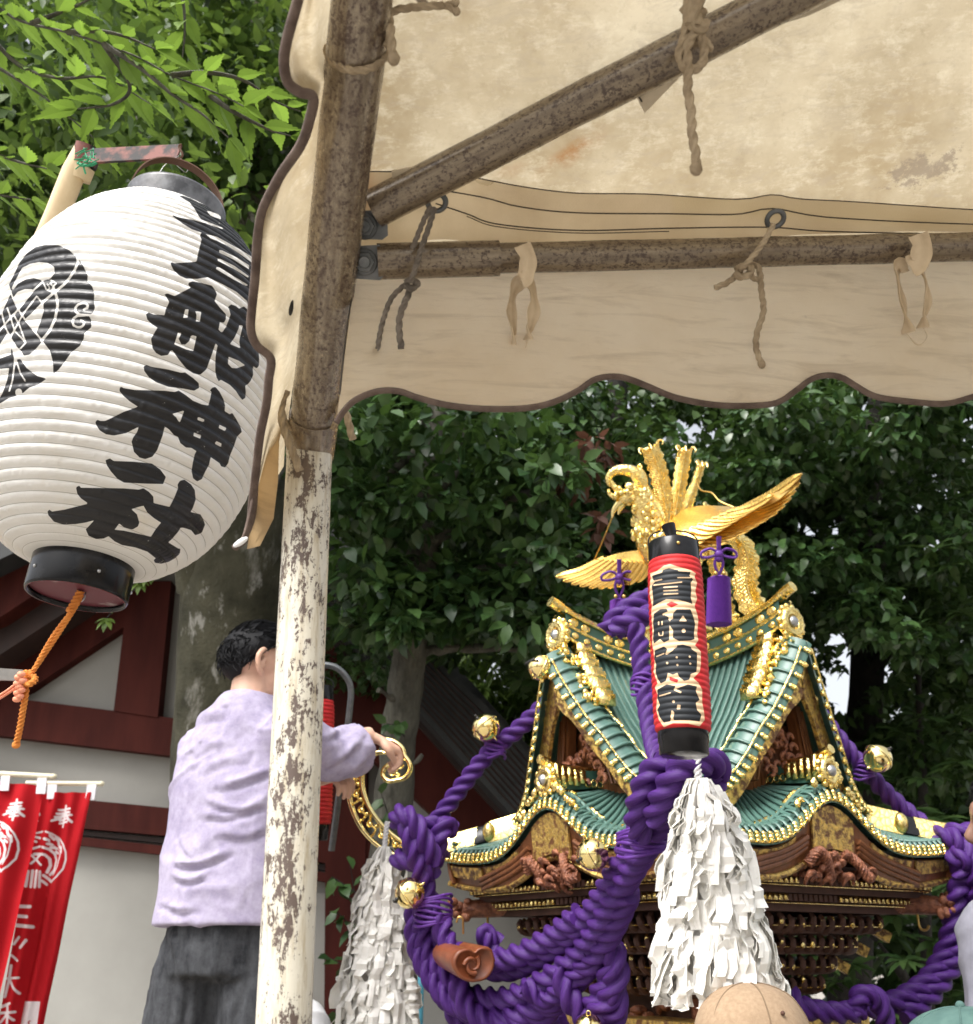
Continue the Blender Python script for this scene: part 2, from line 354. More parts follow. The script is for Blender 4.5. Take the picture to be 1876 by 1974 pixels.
def pipe(name, paint, dirt, rustc, r0, r1, dlo=.45, dhi=.7, top=None, strip=None, rough=.34, gw=.3, bs=.5, coat=0.0, iso=.34, met=0.0):
    q = NT(name); f = q.noise(q.coord('tc', (1, iso, 1)), 150, 8, .76, .5); g = q.noise(q.coord('tc', (1, .55, 1)), 17, 5, .6, 1.2)
    d = q.noise(q.coord('tc', (1, .12, 1)), 120, 6, .7); fine = q.noise(q.coord('tc', (1, .8, 1)), 330, 5, .7)
    sx = q.n('ShaderNodeSeparateXYZ'); q.l(q.n('ShaderNodeAttribute', attribute_name='tc').outputs['Vector'], sx.inputs[0])
    sig = q.math('ADD', q.math('ADD', q.math('MULTIPLY', f, .5), q.math('MULTIPLY', g, gw)), q.math('MULTIPLY', fine, .5 - gw))
    if strip:      # a scraped line running along the pipe
        b = q.math('ABSOLUTE', q.math('SUBTRACT', sx.outputs[0], strip[0])); sig = q.math('ADD', sig, q.math('MULTIPLY', q.ramp(b, 0, strip[1], (1, 1, 1), (0, 0, 0)), strip[2]))
    if top: tm = q.ramp(sx.outputs[1], top[0], top[1]); sig = q.math('ADD', sig, q.math('MULTIPLY', tm, .06))
    col = q.mix(q.ramp(d, dlo, dhi), paint, dirt)
    if top: col = q.mix(q.math('MULTIPLY', tm, q.ramp(f, .28, .5)), col, (.27, .205, .13))
    m = q.ramp(sig, r0, r1); col = q.mix(m, col, rustc)
    pin = q.ramp(q.noise(q.coord('tc', (1, .6, 1)), 210, 3, .6), .66, .69); col = q.mix(q.math('MULTIPLY', pin, .8), col, rustc)
    h = q.ramp(q.noise(q.coord('tc', (1, .3, 1)), 14, 5), .55, .75); col = q.mix(q.math('MULTIPLY', h, .45), col, tuple(.4 * a + .6 * b for a, b in zip(dirt, (.45, .30, .12))))
    q.set(col, q.ramp(m, 0, 1, (rough,) * 3, (.6,) * 3), met, .55, **{'Coat Weight': coat, 'Coat Roughness': .16}); inv = q.math('ADD', q.math('SUBTRACT', 1.0, m), q.math('MULTIPLY', fine, .3)); q.bump(inv, bs, .0011)
pipe('pipe_white', (.62, .59, .50), (.40, .33, .21), (.105, .075, .062), .523, .540, .48, .70, top=(1.86, 2.10), strip=(.079, .016, .05), gw=.32)
pipe('pipe_brown', (.285, .235, .165), (.15, .112, .075), (.068, .040, .027), .485, .545, .36, .62, rough=.26, gw=.2, bs=.12, coat=.6, iso=.8, met=.3)
pipe('pipe_grey', (.245, .195, .13), (.125, .092, .06), (.06, .037, .025), .49, .555, .36, .62, rough=.28, gw=.15, bs=.12, coat=.55, iso=.75, met=.3)

q = NT('lantern_paper'); v = q.coord(); a = q.noise(v, 9, 6, .65)
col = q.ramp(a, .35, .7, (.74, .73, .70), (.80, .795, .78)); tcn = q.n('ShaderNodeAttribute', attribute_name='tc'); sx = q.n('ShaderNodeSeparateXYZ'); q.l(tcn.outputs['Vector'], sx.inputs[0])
rib_shade = q.ramp(sx.outputs['Z'], .03, .16, (.30, .27, .22), (1, 1, 1)); col = q.mix(.8, col, rib_shade, 'MULTIPLY')  # dark rib lines, deepened to put rib shadows into the paper colour
st = q.ramp(q.noise(q.coord('Object', (1, 1, .25)), 8, 5, .7), .58, .78); col = q.mix(q.math('MULTIPLY', st, .45), col, (.66, .58, .43))
wear = q.ramp(q.noise(v, 75, 6, .8), .66, .70); ink = q.math('MULTIPLY', q.ramp(q.attr('ink'), .47, .53), q.math('SUBTRACT', 1.0, q.math('MULTIPLY', wear, .55)))
col = q.mix(ink, col, (.016, .016, .018)); q.set(col, q.math('SUBTRACT', .85, q.math('MULTIPLY', ink, .50)), 0, .5)
q.bump(q.noise(q.coord('Object', (1, 1, 5)), 38, 4), .35, .003); q.translucent(.22, q.mix(ink, q.mix(.5, col, (.9, .8, .6)), (.01, .01, .01)))
q = NT('lantern_red'); v = q.coord(); col = q.ramp(q.noise(v, 40, 4), .3, .7, (.42, .014, .016), (.56, .028, .03))
col = q.mix(q.ramp(q.attr('cream'), .47, .53), col, (.70, .50, .31)); ink = q.ramp(q.attr('ink'), .47, .53); col = q.mix(ink, col, (.017, .02, .024))
q.set(col, .6, 0, .3)
q = NT('banner'); v = q.coord(); col = q.ramp(q.noise(v, 4, 4), .3, .7, (.40, .010, .016), (.47, .016, .022)); col = q.mix(q.ramp(q.attr('ink'), .45, .55), col, (.74, .70, .71)); q.set(col, .85, 0, .1); q.translucent(.15, col)
simple('banner_loop', (.7, .68, .72), (.78, .76, .8), .8)
q = NT('shirt'); v = q.coord(); a = q.noise(v, 34, 6, .7); b = q.noise(v, 7, 4)
col = q.ramp(q.math('ADD', q.math('MULTIPLY', a, .6), q.math('MULTIPLY', b, .4)), .36, .64, (.285, .25, .365), (.46, .42, .545)); q.set(col, .95, 0, .1); q.bump(q.math('ADD', q.noise(v, 900, 2), q.math('MULTIPLY', q.noise(v, 45, 3), 2)), .25, .003)
q = NT('jeans'); v = q.coord(); a = q.noise(v, 20, 6, .7); b = q.noise(q.coord('Object', (1, 1, .3)), 26, 4)
col = q.ramp(q.math('ADD', q.math('MULTIPLY', a, .5), q.math('MULTIPLY', b, .5)), .36, .66, (.017, .018, .021), (.088, .092, .10)); q.set(col, .95, 0, .1); q.bump(q.math('ADD', q.noise(v, 600, 2), q.math('MULTIPLY', q.noise(v, 30, 3), 2)), .3, .003)
q = NT('hair'); v = q.coord('tc', (1, .12, 1)); q.set(q.ramp(q.noise(v, 300, 3), .3, .7, (.004, .004, .005), (.010, .010, .012)), .55, 0, .18); q.bump(q.noise(v, 420, 3), .6, .003)
q = NT('streamer'); v = q.coord(); q.set(q.ramp(q.noise(v, 20, 4), .3, .7, (.86, .85, .81), (.93, .92, .90)), .9, 0, .1); q.translucent(.25, (.85, .82, .74))
def leafmat(name, c0, c1, trans, tcol, rough=.35, spec=.5):
    q = NT(name); r = q.attr('rnd'); col = q.ramp(r, 0, 1, c0, c1); v = q.coord(); col = q.mix(.25, col, q.ramp(q.noise(v, 60, 3), .3, .7, (.3, .3, .3), (1, 1, 1)), 'MULTIPLY')
    q.set(col, rough, 0, spec); q.translucent(trans, q.ramp(r, 0, 1, tuple(.6 * a for a in tcol), tcol))
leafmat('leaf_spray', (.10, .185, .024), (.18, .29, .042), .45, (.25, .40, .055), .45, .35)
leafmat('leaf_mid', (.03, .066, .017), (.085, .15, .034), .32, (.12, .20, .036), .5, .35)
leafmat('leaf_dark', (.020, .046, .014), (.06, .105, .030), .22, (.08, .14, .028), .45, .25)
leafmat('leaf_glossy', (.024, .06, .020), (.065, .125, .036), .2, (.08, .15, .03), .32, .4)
leafmat('leaf_lime', (.07, .13, .024), (.15, .23, .05), .4, (.20, .31, .05), .45, .35)
leafmat('leaf_brown', (.09, .045, .03), (.17, .085, .06), .25, (.18, .08, .05), .5, .3)
q = NT('bark_moss'); v = q.coord(); a = q.noise(v, 5, 6, .6); b = q.noise(q.coord('Object', (1, 1, .5)), 7, 5, .65)
col = q.ramp(a, .35, .65, (.030, .029, .014), (.10, .095, .06)); col = q.mix(q.ramp(q.noise(q.coord('Object', (1, 1, .45)), 3.2, 7, .7, .4), .57, .66), col, (.30, .29, .25)); col = q.mix(q.math('MULTIPLY', q.ramp(b, .60, .66), .8), col, (.42, .41, .37)); q.set(col, .95); q.bump(q.noise(v, 40, 6, .7), .9, .03)
q = NT('bark'); v = q.coord('Object', (1, 1, .35)); q.set(q.ramp(q.noise(v, 18, 6, .65), .35, .65, (.045, .042, .032), (.13, .125, .10)), .95); q.bump(q.noise(v, 40, 6, .7), .8, .02)
q = NT('bark_dark'); v = q.coord('Object', (1, 1, .35)); q.set(q.ramp(q.noise(v, 18, 6, .65), .35, .65, (.014, .012, .010), (.035, .031, .027)), .95); q.bump(q.noise(v, 40, 6, .7), .8, .02)
q = NT('lacquer_red'); v = q.coord(); q.set(q.ramp(q.noise(v, 22, 5, .7), .55, .7, (.11, .018, .03), (.38, .33, .33)), .5)
q = NT('iron_red'); v = q.coord(); col = q.ramp(q.noise(v, 16, 5, .6), .46, .56, (.20, .075, .06), (.025, .022, .022)); q.set(col, .75)

# ================================================================= ground
mk('ground', MB().grid([[(x, y, 0) for x in (-60, 60)] for y in (-30, 90)]), MAT['ground'], kind='structure')

# ================================================================= tent
tent = thing('tent', onY(560, 3300, .98) * A([1, 1, 0]), 'old cream canvas festival tent on a rusty steel pipe frame, filling the upper right', 'tent')
L0, L1 = P(597, 870, 1.072), P(547, 1974, .862); Ld = (L1 - L0); Lg = L0 + Ld * (L0[2] / (L0[2] - L1[2]))
tent.location = tuple(Lg)
mk('leg', MB().tube(cr([Lg, L0 + (L0 - L1) * .01], 40), .0243, 40), MAT['pipe_white'], tent)
Ra, Rb = P(598, 872, 1.08), P(698, 0, .79); Rd = Rb - Ra
Re = Ra + Rd * 2.6
mk('rafter', MB().tube(cr([Ra - Rd * .012, Re], 80), .0246, 44, dent=.0006), MAT['pipe_brown'], tent)
mb = MB(); d = nrm(Ra - Rb); mb.tube([Ra + d * .001, Ra - d * .05], [.0262, .0266], 40); mk('pipe_collar', mb, MAT['pipe_brown'], tent)
E0, E1 = P(745, 503, .955), P(1990, 473, 1.02); Ed = E1 - E0
Eend = E0 + Ed * 2.6
mb = MB().tube(cr([E0, Eend], 90), .0148, 32, dent=.0005); mb.tube(cr([P(728, 504, .953), E0 + Ed * .165], 12), [.0172, .0172], 32)
mk('eave_pipe', mb, MAT['pipe_grey'], tent)
B0, B1 = P(722, 402, .935), P(1500, 4, .845); Bd = B1 - B0
mk('brace_pipe', MB().tube(cr([B0, B0 + Bd * 3.4], 90), .0180, 36, dent=.0006), MAT['pipe_grey'], tent)
def plate(name, u0, u1, v0, v1, d, bolts):
    mb = MB(); n = nrm(P(u0, v0, d) - A([0, 0, CAMH])); c = P((u0 + u1) / 2, (v0 + v1) / 2, d + .014)
    ax = nrm(P(u1, (v0 + v1) / 2, d) - P(u0, (v0 + v1) / 2, d)); ay = np.cross(n, ax); hw = (u1 - u0) / 2 / F * d; hh = (v1 - v0) / 2 / F * d
    ring = [c + ax * hw * x + ay * hh * y for x, y in ((-1, -.9), (.7, -1), (1, -.7), (1, .7), (.7, 1), (-1, .9))]
    mb.prism(ring, n * .006); o = mk(name, mb, MAT['gun_metal'], tent, smooth=False)
    for bu, bv, br in bolts:
        b = MB(); c = P(bu, bv, d + .012); r = br / F * d
        for rr, z0, z1, k in ((r * 1.25, .002, -.001, 24), (r, -.001, -.008, 6), (r * .55, -.008, -.014, 16)):
            b.lathe([(0, z1), (rr * .92, z1), (rr, z1 + .0012), (rr, z0)], k, c, ax, ay, n)
        mk('bolt', b, MAT['gun_metal'], o, smooth=False)
plate('flange', 672, 748, 405, 462, .925, [(702, 436, 21)])
plate('flange', 676, 742, 472, 540, .93, [(702, 505, 21)])
# canopy: the roof slope spanned by the rafter and the eave pipe, a little above both
up = nrm(np.cross(Ed, Rd)); up = up if up[2] > 0 else -up
def roofpt(u, v, off=.03): return onplane(u, v, E0 + up * off, up)
c00 = roofpt(690, 478); eu = nrm(Ed - up * np.dot(Ed, up)); sv = nrm(np.cross(up, eu)); sv = sv if sv[2] > 0 else -sv
rv = nrm(Rd - up * np.dot(Rd, up)); rv = rv / np.dot(rv, sv)          # follows the rafter, one unit up the slope
nu, nv = 200, 130; g = np.zeros((nv, nu, 3)); 
for j in range(nv):
    t = -.015 + (j / (nv - 1))**1.3 * 2.3
    for i in range(nu):
        s_ = -.05 + (i / (nu - 1))**1.2 * 3.4
        g[j, i] = c00 + eu * s_ + rv * t
dn = vnoise(g * 7, 1) * .006 + vnoise(g * 21, 2) * .0018
g = g + (dn[..., None]) * up
u_, v_, d_ = px(g)
rust = np.exp(-(((u_ - 1105) / 40)**2 + ((v_ - 292 + .6 * (u_ - 1105)) / 14)**2)) + np.exp(-((u_ - 712) / 18)**2 - ((v_ - 372) / 30)**2) * 1.2 + .8 * np.exp(-((u_ - 985) / 14)**2 - ((v_ - 322) / 8)**2)
grime = np.exp(-(((u_ - 1785) / 85)**2 + ((v_ - 325 + .22 * (u_ - 1785)) / 38)**2)**1.5) * 1.0 + .5 * np.exp(-((u_ - 1440) / 20)**2 - ((v_ - 290) / 18)**2)
rg_ = g[-1]; bk = A([rg_ + (A([0, 1.9, 0]) * -k_ - A([0, 0, .8]) * k_) for k_ in np.linspace(0, 1, 12)]); mb = MB(); mb.grid(np.concatenate([g, bk[1:]])); rust = np.r_[rust.ravel(), np.zeros(bk[1:, :, 0].size)]; grime = np.r_[grime.ravel(), np.zeros(bk[1:, :, 0].size)]
canopy = mk('canopy', mb, MAT['canvas'], tent, attrs={'rust': rust.ravel(), 'grime': grime.ravel()})
# hem: second layer of canvas lying under the edge of the slope
def hem_strip(top, bot, offs, th=.002, nn=220):
    t = cr(A(top, ), nn); b = cr(A(bot), nn); rows = []
    for k in np.linspace(0, 1, 14):
        rows.append([roofpt(*(t[i] * (1 - k) + b[i] * k), offs) for i in range(nn)])
    g = A(rows); return g + (vnoise(g * 18, 5) * .003)[..., None] * up
top = [(700, 330), (860, 333), (930, 345), (1010, 360), (1110, 372), (1250, 374), (1420, 384), (1490, 375), (1540, 383), (1650, 389), (1876, 404), (2100, 414), (3300, 392)]
bot = [(688, 474), (760, 472), (860, 462), (930, 470), (1100, 472), (1300, 462), (1500, 455), (1700, 448), (1876, 446), (2100, 444), (3300, 419)]
g = hem_strip(top, bot, .022); uu, vv, _ = px(g)
hm = np.exp(-((vv - np.interp(uu, [700, 1100, 1900], [345, 382, 425])) / 22)**2) * (uu > 1300)
mk('hem', MB().grid(g), MAT['canvas_hem'], canopy, attrs={'rust': hm.ravel()})
mb = MB()
for ln, r in ((top, .0006), ([(800, 358), (930, 380), (1000, 398), (1110, 410), (1290, 412), (1420, 413), (1490, 402), (1600, 419), (1876, 432), (2100, 430), (3300, 407)], .0007),
              ([(840, 392), (900, 412), (960, 432), (1110, 444), (1290, 440), (1480, 438), (1600, 446), (1876, 452)], .0007), ([(900, 417), (960, 437), (1110, 449), (1290, 446)], .0005)):
    mb.tube([roofpt(*p, .0205) for p in cr(A(ln), 120)], r, 5)
mk('stitching', mb, MAT['stitch'], canopy)
def torus(c, n, r0, r1, mat, par, name, el=1.0):
    ax = nrm(np.cross(n, [0, 0, 1])); ay = np.cross(n, ax); th = np.linspace(0, 2 * np.pi, 29)[:-1]
    return mk(name, MB().tube([c + ax * r0 * math.cos(a) + ay * r0 * el * math.sin(a) for a in th], r1, 8, closed=True), mat, par)
for gu, gv in ((842, 390), (1495, 422)): torus(roofpt(gu, gv, .019), up, .0085, .0027, MAT['gun_metal'], canopy, 'grommet')
# webbing tapes sewn under the brace
for pts in ([(755, 330), (800, 322), (880, 325), (900, 352), (800, 352), (757, 348)], [(1228, 188), (1300, 142), (1330, 128), (1290, 170), (1243, 218)], [(1395, 75), (1480, 30), (1560, -8), (1640, -8), (1560, 30), (1480, 55), (1440, 62)]):
    mk('webbing_tape', MB().prism([roofpt(u, v, .014) for u, v in pts], up * .002), MAT['webbing'], canopy, smooth=False)
mk('stitching', MB().tube([roofpt(u, v, .012) for u, v in [(1222, 190), (1234, 182), (1245, 172)]], .0012, 5).tube([roofpt(u, v, .012) for u, v in [(1226, 178), (1238, 196)]], .0008, 5), MAT['stitch'], canopy)
# back valance, hanging from the eave pipe
vp = E0 + A([0, 1, 0]) * .018; vn = nrm(np.cross(Ed, [0, 0, 1.])); 
edge = [(648, 812), (668, 785), (690, 768), (730, 757), (770, 760), (805, 775), (860, 793), (930, 803), (1000, 802), (1060, 790), (1110, 765), (1140, 742), (1170, 733), (1200, 733), (1240, 745), (1300, 765), (1370, 776), (1440, 777), (1500, 770), (1540, 745), (1570, 722), (1600, 713), (1630, 717), (1660, 735), (1700, 758), (1760, 770), (1830, 768), (1876, 758), (1920, 745), (1960, 722), (1990, 712), (2030, 730), (2100, 762), (2200, 766), (2290, 745), (2350, 722), (2390, 716), (2440, 735), (2520, 758), (2620, 760), (2700, 735), (2760, 712), (2800, 708), (2860, 730), (2960, 752), (3060, 748), (3140, 720), (3200, 702), (3260, 706), (3330, 730)]
ec = cr(A(edge), 520); tp = A([(690, 490), (3340, 433)]); tt = cr(tp, 520); rows = []
left = A([(690, 490), (672, 560), (660, 650), (652, 740), (648, 812)])
for k in np.linspace(0, 1, 40):
    row = []
    for i in range(520):
        q_ = tt[i] * (1 - k) + ec[i] * k
        row.append(onplane(q_[0], q_[1], vp, vn))
    rows.append(row)
g = A(rows); k = np.linspace(0, 1, 40)[:, None]
dz = (np.sin(g[..., 0] * 9 + 1) * .010 + vnoise(g * A([5, 5, 9]), 8) * .008) * k
dz = dz + .004 * k * vnoise(g * 22, 9)
g = g + dz[..., None] * vn
valance = mk('valance', MB().grid(g), MAT['canvas_valance'], tent)
mk('piping', MB().tube(g[-1][::2], .0030, 8), MAT['piping'], valance)
mk('stitching', MB().tube([onplane(u, v, vp - vn * .004 * np.sign(vn[1]), vn) for u, v in [(683, 545), (668, 640), (655, 760)]], .0009, 5, res=24), MAT['stitch'], valance)
# gable valance, hanging from the rafter on the outside, seen almost edge-on
gt = [(668, -90), (650, 0), (640, 90), (628, 200), (615, 310), (600, 430), (588, 540), (575, 660), (562, 760), (553, 830), (545, 900)]
gb = [(590, -60), (575, 0), (552, 75), (545, 120), (552, 160), (575, 180), (600, 190), (592, 235), (575, 285), (535, 345), (508, 400), (500, 450), (494, 520), (486, 590), (484, 635), (496, 665), (524, 690), (521, 730), (515, 780), (500, 850), (490, 950), (476, 1030), (452, 1056)]
n_ = 200; a_ = cr(A(gt), n_); b_ = cr(A(gb), n_); rows = []
for k in np.linspace(0, 1, 26):
    row = []
    for i in range(n_):
        tpar = np.clip((872 - a_[i][1]) / 872, -.2, 1.4); dtop = 1 / (1 / 1.08 + (1 / .79 - 1 / 1.08) * tpar) - .004
        q_ = a_[i] * (1 - k) + b_[i] * k; row.append(P(q_[0], q_[1], dtop + .02 - .05 * k + .012 * math.sin(k * 9 + i * .05) * k))
    rows.append(row)
g = A(rows); g = g + (vnoise(g * 20, 4) * .003)[..., None] * A([.8, -.4, .3])
gv = mk('valance', MB().grid(g), MAT['canvas'], tent)
mk('piping', MB().tube(g[-1], .0042, 8), MAT['piping'], gv)
hole = MB().ell(P(561, 592, .955), [.0025, .0025, .010], 14); mk('eyelet', hole, MAT['dark'], gv)
mk('valance', MB().sheet([[P(u, v, d) for u, v, d in r] for r in ([(522, 760, 1.04), (533, 765, 1.05), (548, 800, 1.06)], [(505, 860, 1.03), (522, 850, 1.04), (537, 850, 1.05)], [(497, 960, 1.02), (515, 950, 1.03), (535, 930, 1.04)], [(482, 1030, 1.01), (500, 1030, 1.02), (527, 1000, 1.03)], [(478, 1058, 1.0), (485, 1056, 1.01), (500, 1052, 1.02)])], .002), MAT['canvas_valance'], tent)
mk('valance_end', MB().tube(PP([(515, 790, 1.02), (497, 900, 1.015), (487, 985, 1.01), (470, 1040, 1.0), (453, 1052, .995)]), [.003, .005, .005, .008, .004], 12, res=40, flat=.5), MAT['piping'], gv)
mk('valance_end', MB().ell(P(464, 1045, .985), [.0032, .003, .0085], 14, ax=[[.6, 0, -.8], [0, 1, 0], [.8, 0, .6]]), MAT['white_cloth'], gv)
# cords tied to the frame
def cord(label, segs, mat='cord', r=.0030, kind='rope'):
    mb = MB(); first = None
    for s_ in segs:
        rr = r * (s_[2] if len(s_) > 2 else 1); pts = PP(s_[0], s_[1]); first = pts[0] if first is None else first
        if kind == 'rope': mb.rope(pts, rr * 1.12, rr * 9, 3, 14)
        else:
            c_ = cr(pts, 44); tg_ = nrm(np.gradient(c_, axis=0)); b0_ = nrm(np.cross(tg_, A([0, -1., 0]))); n0_ = np.cross(b0_, tg_); tw_ = np.linspace(0, 1.9 if rr < r * 2.1 else .35, 44) + .5 * np.sin(np.linspace(0, 7, 44)) * (rr < r * 2.1)
            sd2 = b0_ * np.cos(tw_)[:, None] + n0_ * np.sin(tw_)[:, None]; wv_ = rr * 1.2 * (1 + (.05 if rr > r * 2.1 else .18) * np.sin(np.linspace(0, 15, 44)))
            mb.sheet(A([c_ + sd2 * (wv_ * x_)[:, None] + np.cross(sd2, tg_) * (rr * .30 * math.cos(x_ * 7))  for x_ in (-1, -.6, -.2, .2, .6, 1)]), .0006)
        if len(s_) > 3: mb.ell(pts[-1], rr * A([1.5, 1.4, 1.8]), 8)
    return mk('tie_cord', mb, MAT[mat], at=first, label=label, cat='cord', group='cords tying the tent canvas to its pipes') if False else setp(mk('tie_cord', mb, MAT[mat], at=first), label, 'cord', 'cords tying the tent canvas to its pipes')
def ring(u0, u1, v, sag, d, k=15): return [(u0 + (u1 - u0) * t, v + sag * math.sqrt(max(0, 1 - (2 * t - 1)**2)), d - .022 * math.sqrt(max(0, 1 - (2 * t - 1)**2))) for t in np.linspace(0, 1, k)]
cord('beige cord looped round the upper end of the thick rusty pipe, knot ends poking right', [(ring(628, 748, 92, 44, .82), .8), ([(745, 90), (752, 60), (755, 25), (790, 15), (855, 10)], .80), ([(855, 10), (866, 14), (880, 22)], .80, .8, 1), ([(855, 10), (868, 8), (878, 4)], .80, .8, 1), ([(752, 50), (755, 85), (759, 113)], .79, 1.2, 1)])
cord('thick beige cord knotted over the diagonal pipe, one long end hanging straight', [([(1325, -40), (1326, 20), (1320, 70), (1310, 100), (1318, 128), (1334, 134), (1352, 125), (1358, 95), (1345, 52), (1330, 40)], .82, 1.2), ([(1318, 10), (1340, 30), (1358, 20)], .82, 1.6), ([(1338, 5), (1345, 40), (1362, 48), (1345, 55), (1330, 45)], .815, 1.3), ([(1345, -20), (1340, 20), (1335, 50)], .815, 2.2), ([(1350, 50), (1325, 90), (1328, 130), (1326, 170), (1332, 210), (1335, 260), (1342, 300), (1342, 325)], .818, 1.25, 1), ([(1350, 68), (1368, 90), (1374, 92)], .82, 1.1)])
cord('dark grey cord from the left eyelet, wrapped once round the eave pipe beside the flange', [([(830, 398), (815, 430), (795, 480)], .93, .8), ([(838, 400), (826, 440), (812, 480), (800, 520), (790, 545)], .915, .85), ([(780, 545), (795, 540), (805, 548), (792, 556), (780, 550)], .925, 1), ([(785, 545), (755, 575), (738, 620), (730, 660), (728, 690)], .935, .8), ([(795, 550), (782, 580), (771, 610), (770, 640), (774, 672)], .93, 1)], 'cord_grey')
cord('flat beige ribbon round the eave pipe, two crumpled ends hanging near the flange', [([(1006, 472), (1018, 500), (1012, 535), (1005, 540)], .925, 2.2), ([(1008, 538), (990, 560), (985, 600), (990, 640), (986, 665)], .94, 1.7), ([(1012, 536), (1026, 560), (1028, 600), (1018, 640), (1016, 655)], .94, 2.0), ([(1016, 655), (1012, 675), (1008, 698)], .94, .2)], 'ribbon', kind='flat')
cord('beige cord from the right eyelet, knotted under the eave pipe with a frayed end', [([(1492, 432), (1470, 470), (1442, 505), (1425, 520)], .955, .85), ([(1418, 520), (1440, 512), (1448, 525), (1430, 534), (1416, 524)], .96, 1.15), ([(1430, 520), (1405, 543), (1378, 555)], .965, .95), ([(1440, 518), (1452, 510), (1464, 520), (1468, 560), (1472, 600), (1460, 640), (1458, 670), (1468, 702)], .965, .95, 1), ([(1440, 522), (1452, 535), (1462, 540)], .965, .9)])
cord('wide flat ribbon wrapped round the right part of the eave pipe, two limp ends', [([(1768, 452), (1776, 475), (1770, 505), (1755, 515)], .975, 3.0), ([(1750, 512), (1730, 516), (1734, 555), (1744, 600), (1750, 642)], .985, 1.9), ([(1768, 508), (1784, 540), (1788, 580), (1780, 612), (1778, 632)], .985, 1.8), ([(1780, 632), (1787, 650), (1770, 665), (1745, 640)], .985, .15)], 'ribbon', kind='flat')
cord('beige cord looped low round the leg socket, tied ends hanging either side', [(ring(541, 650, 785, 50, 1.06), 1.05), ([(650, 785), (655, 765), (645, 755)], 1.05), ([(642, 760), (655, 772), (664, 768), (650, 782), (642, 775)], 1.04, 1.1), ([(655, 775), (668, 800), (680, 848)], 1.03, 1.25), ([(652, 780), (650, 805), (640, 828)], 1.03, .9), ([(552, 752), (543, 780), (545, 815), (556, 850), (568, 880), (578, 908)], 1.02, 1.35)])
# ================================================================= big white paper lantern
LB, LT = P(163, 1088, 1.60), P(331, 434, 1.881)
laz = nrm(LT - LB); lay = nrm(np.cross(laz, [1, 0, 0])); lax = np.cross(lay, laz); LH = np.linalg.norm(LT - LB)
def lrad(t):
    t = np.asarray(t, float); x_ = np.abs(2 * t - 1); e = np.clip(1 - np.where(t > .5, x_**2.15, x_**2.6), 0, 1)**np.where(t > .5, .64, .58)
    return .078 + (.248 - .078) * e
NR = 46
lan = thing('paper_lantern', (LB + LT) / 2, 'huge white paper lantern with black brushed characters and a black emblem, hanging outside the tent', 'lantern')
nt_, na_ = NR * 9 + 1, 760
# equal steps along the outline, so the ribs are evenly spaced
tt = np.linspace(0, 1, 4000); rr_ = lrad(tt); sl_ = np.r_[0, np.cumsum(np.hypot(np.diff(tt) * LH, np.diff(rr_)))]
t = np.interp(np.linspace(0, sl_[-1], nt_), sl_, tt); ph = (np.linspace(0, 1, nt_) * NR) % 1
prof = 1 - np.abs(2 * ph - 1)**2.2                          # bulge between two ribs
r = lrad(t); th = np.linspace(0, 2 * np.pi, na_ + 1)
bul = prof[:, None] * (.0042 + .0016 * vnoise(np.stack(np.broadcast_arrays(np.floor(np.linspace(0, NR, nt_))[:, None] * 3.1, np.cos(th)[None] * 4, np.sin(th)[None] * 4), -1), 2))
fold = .0007 * vnoise(np.stack(np.broadcast_arrays(th[None] * 40, np.floor(np.linspace(0, NR, nt_))[:, None] * 5.3, 0 * th[None]), -1), 6) * prof[:, None]
rad = r[:, None] + (bul - .003 + fold) * np.clip((r[:, None] - .075) / .05, 0, 1)
g = LB + rad[..., None] * (np.cos(th)[None, :, None] * lax + np.sin(th)[None, :, None] * lay) + (t * LH)[:, None, None] * laz
tc = np.zeros(g.shape); tc[..., 0] = th / 6.28; tc[..., 1] = t[:, None]; tc[..., 2] = prof[:, None]
uv = np.stack(px(g)[:2], -1).reshape(-1, 2); dirn = nrm(g - A([0, 0, CAMH])); nn_ = nrm(g - (LB + (t * LH)[:, None, None] * laz)); front = (np.sum(dirn * nn_, -1) < .12).ravel()
z1, z3, z4, z5 = ZT(560, 760, 3.752), ZT(360, 1440, 3.1267), ZT(160, 1800, 2.68), ZT(0, 940, 2.819)
z2 = ZT(560, 1180, 3.752)
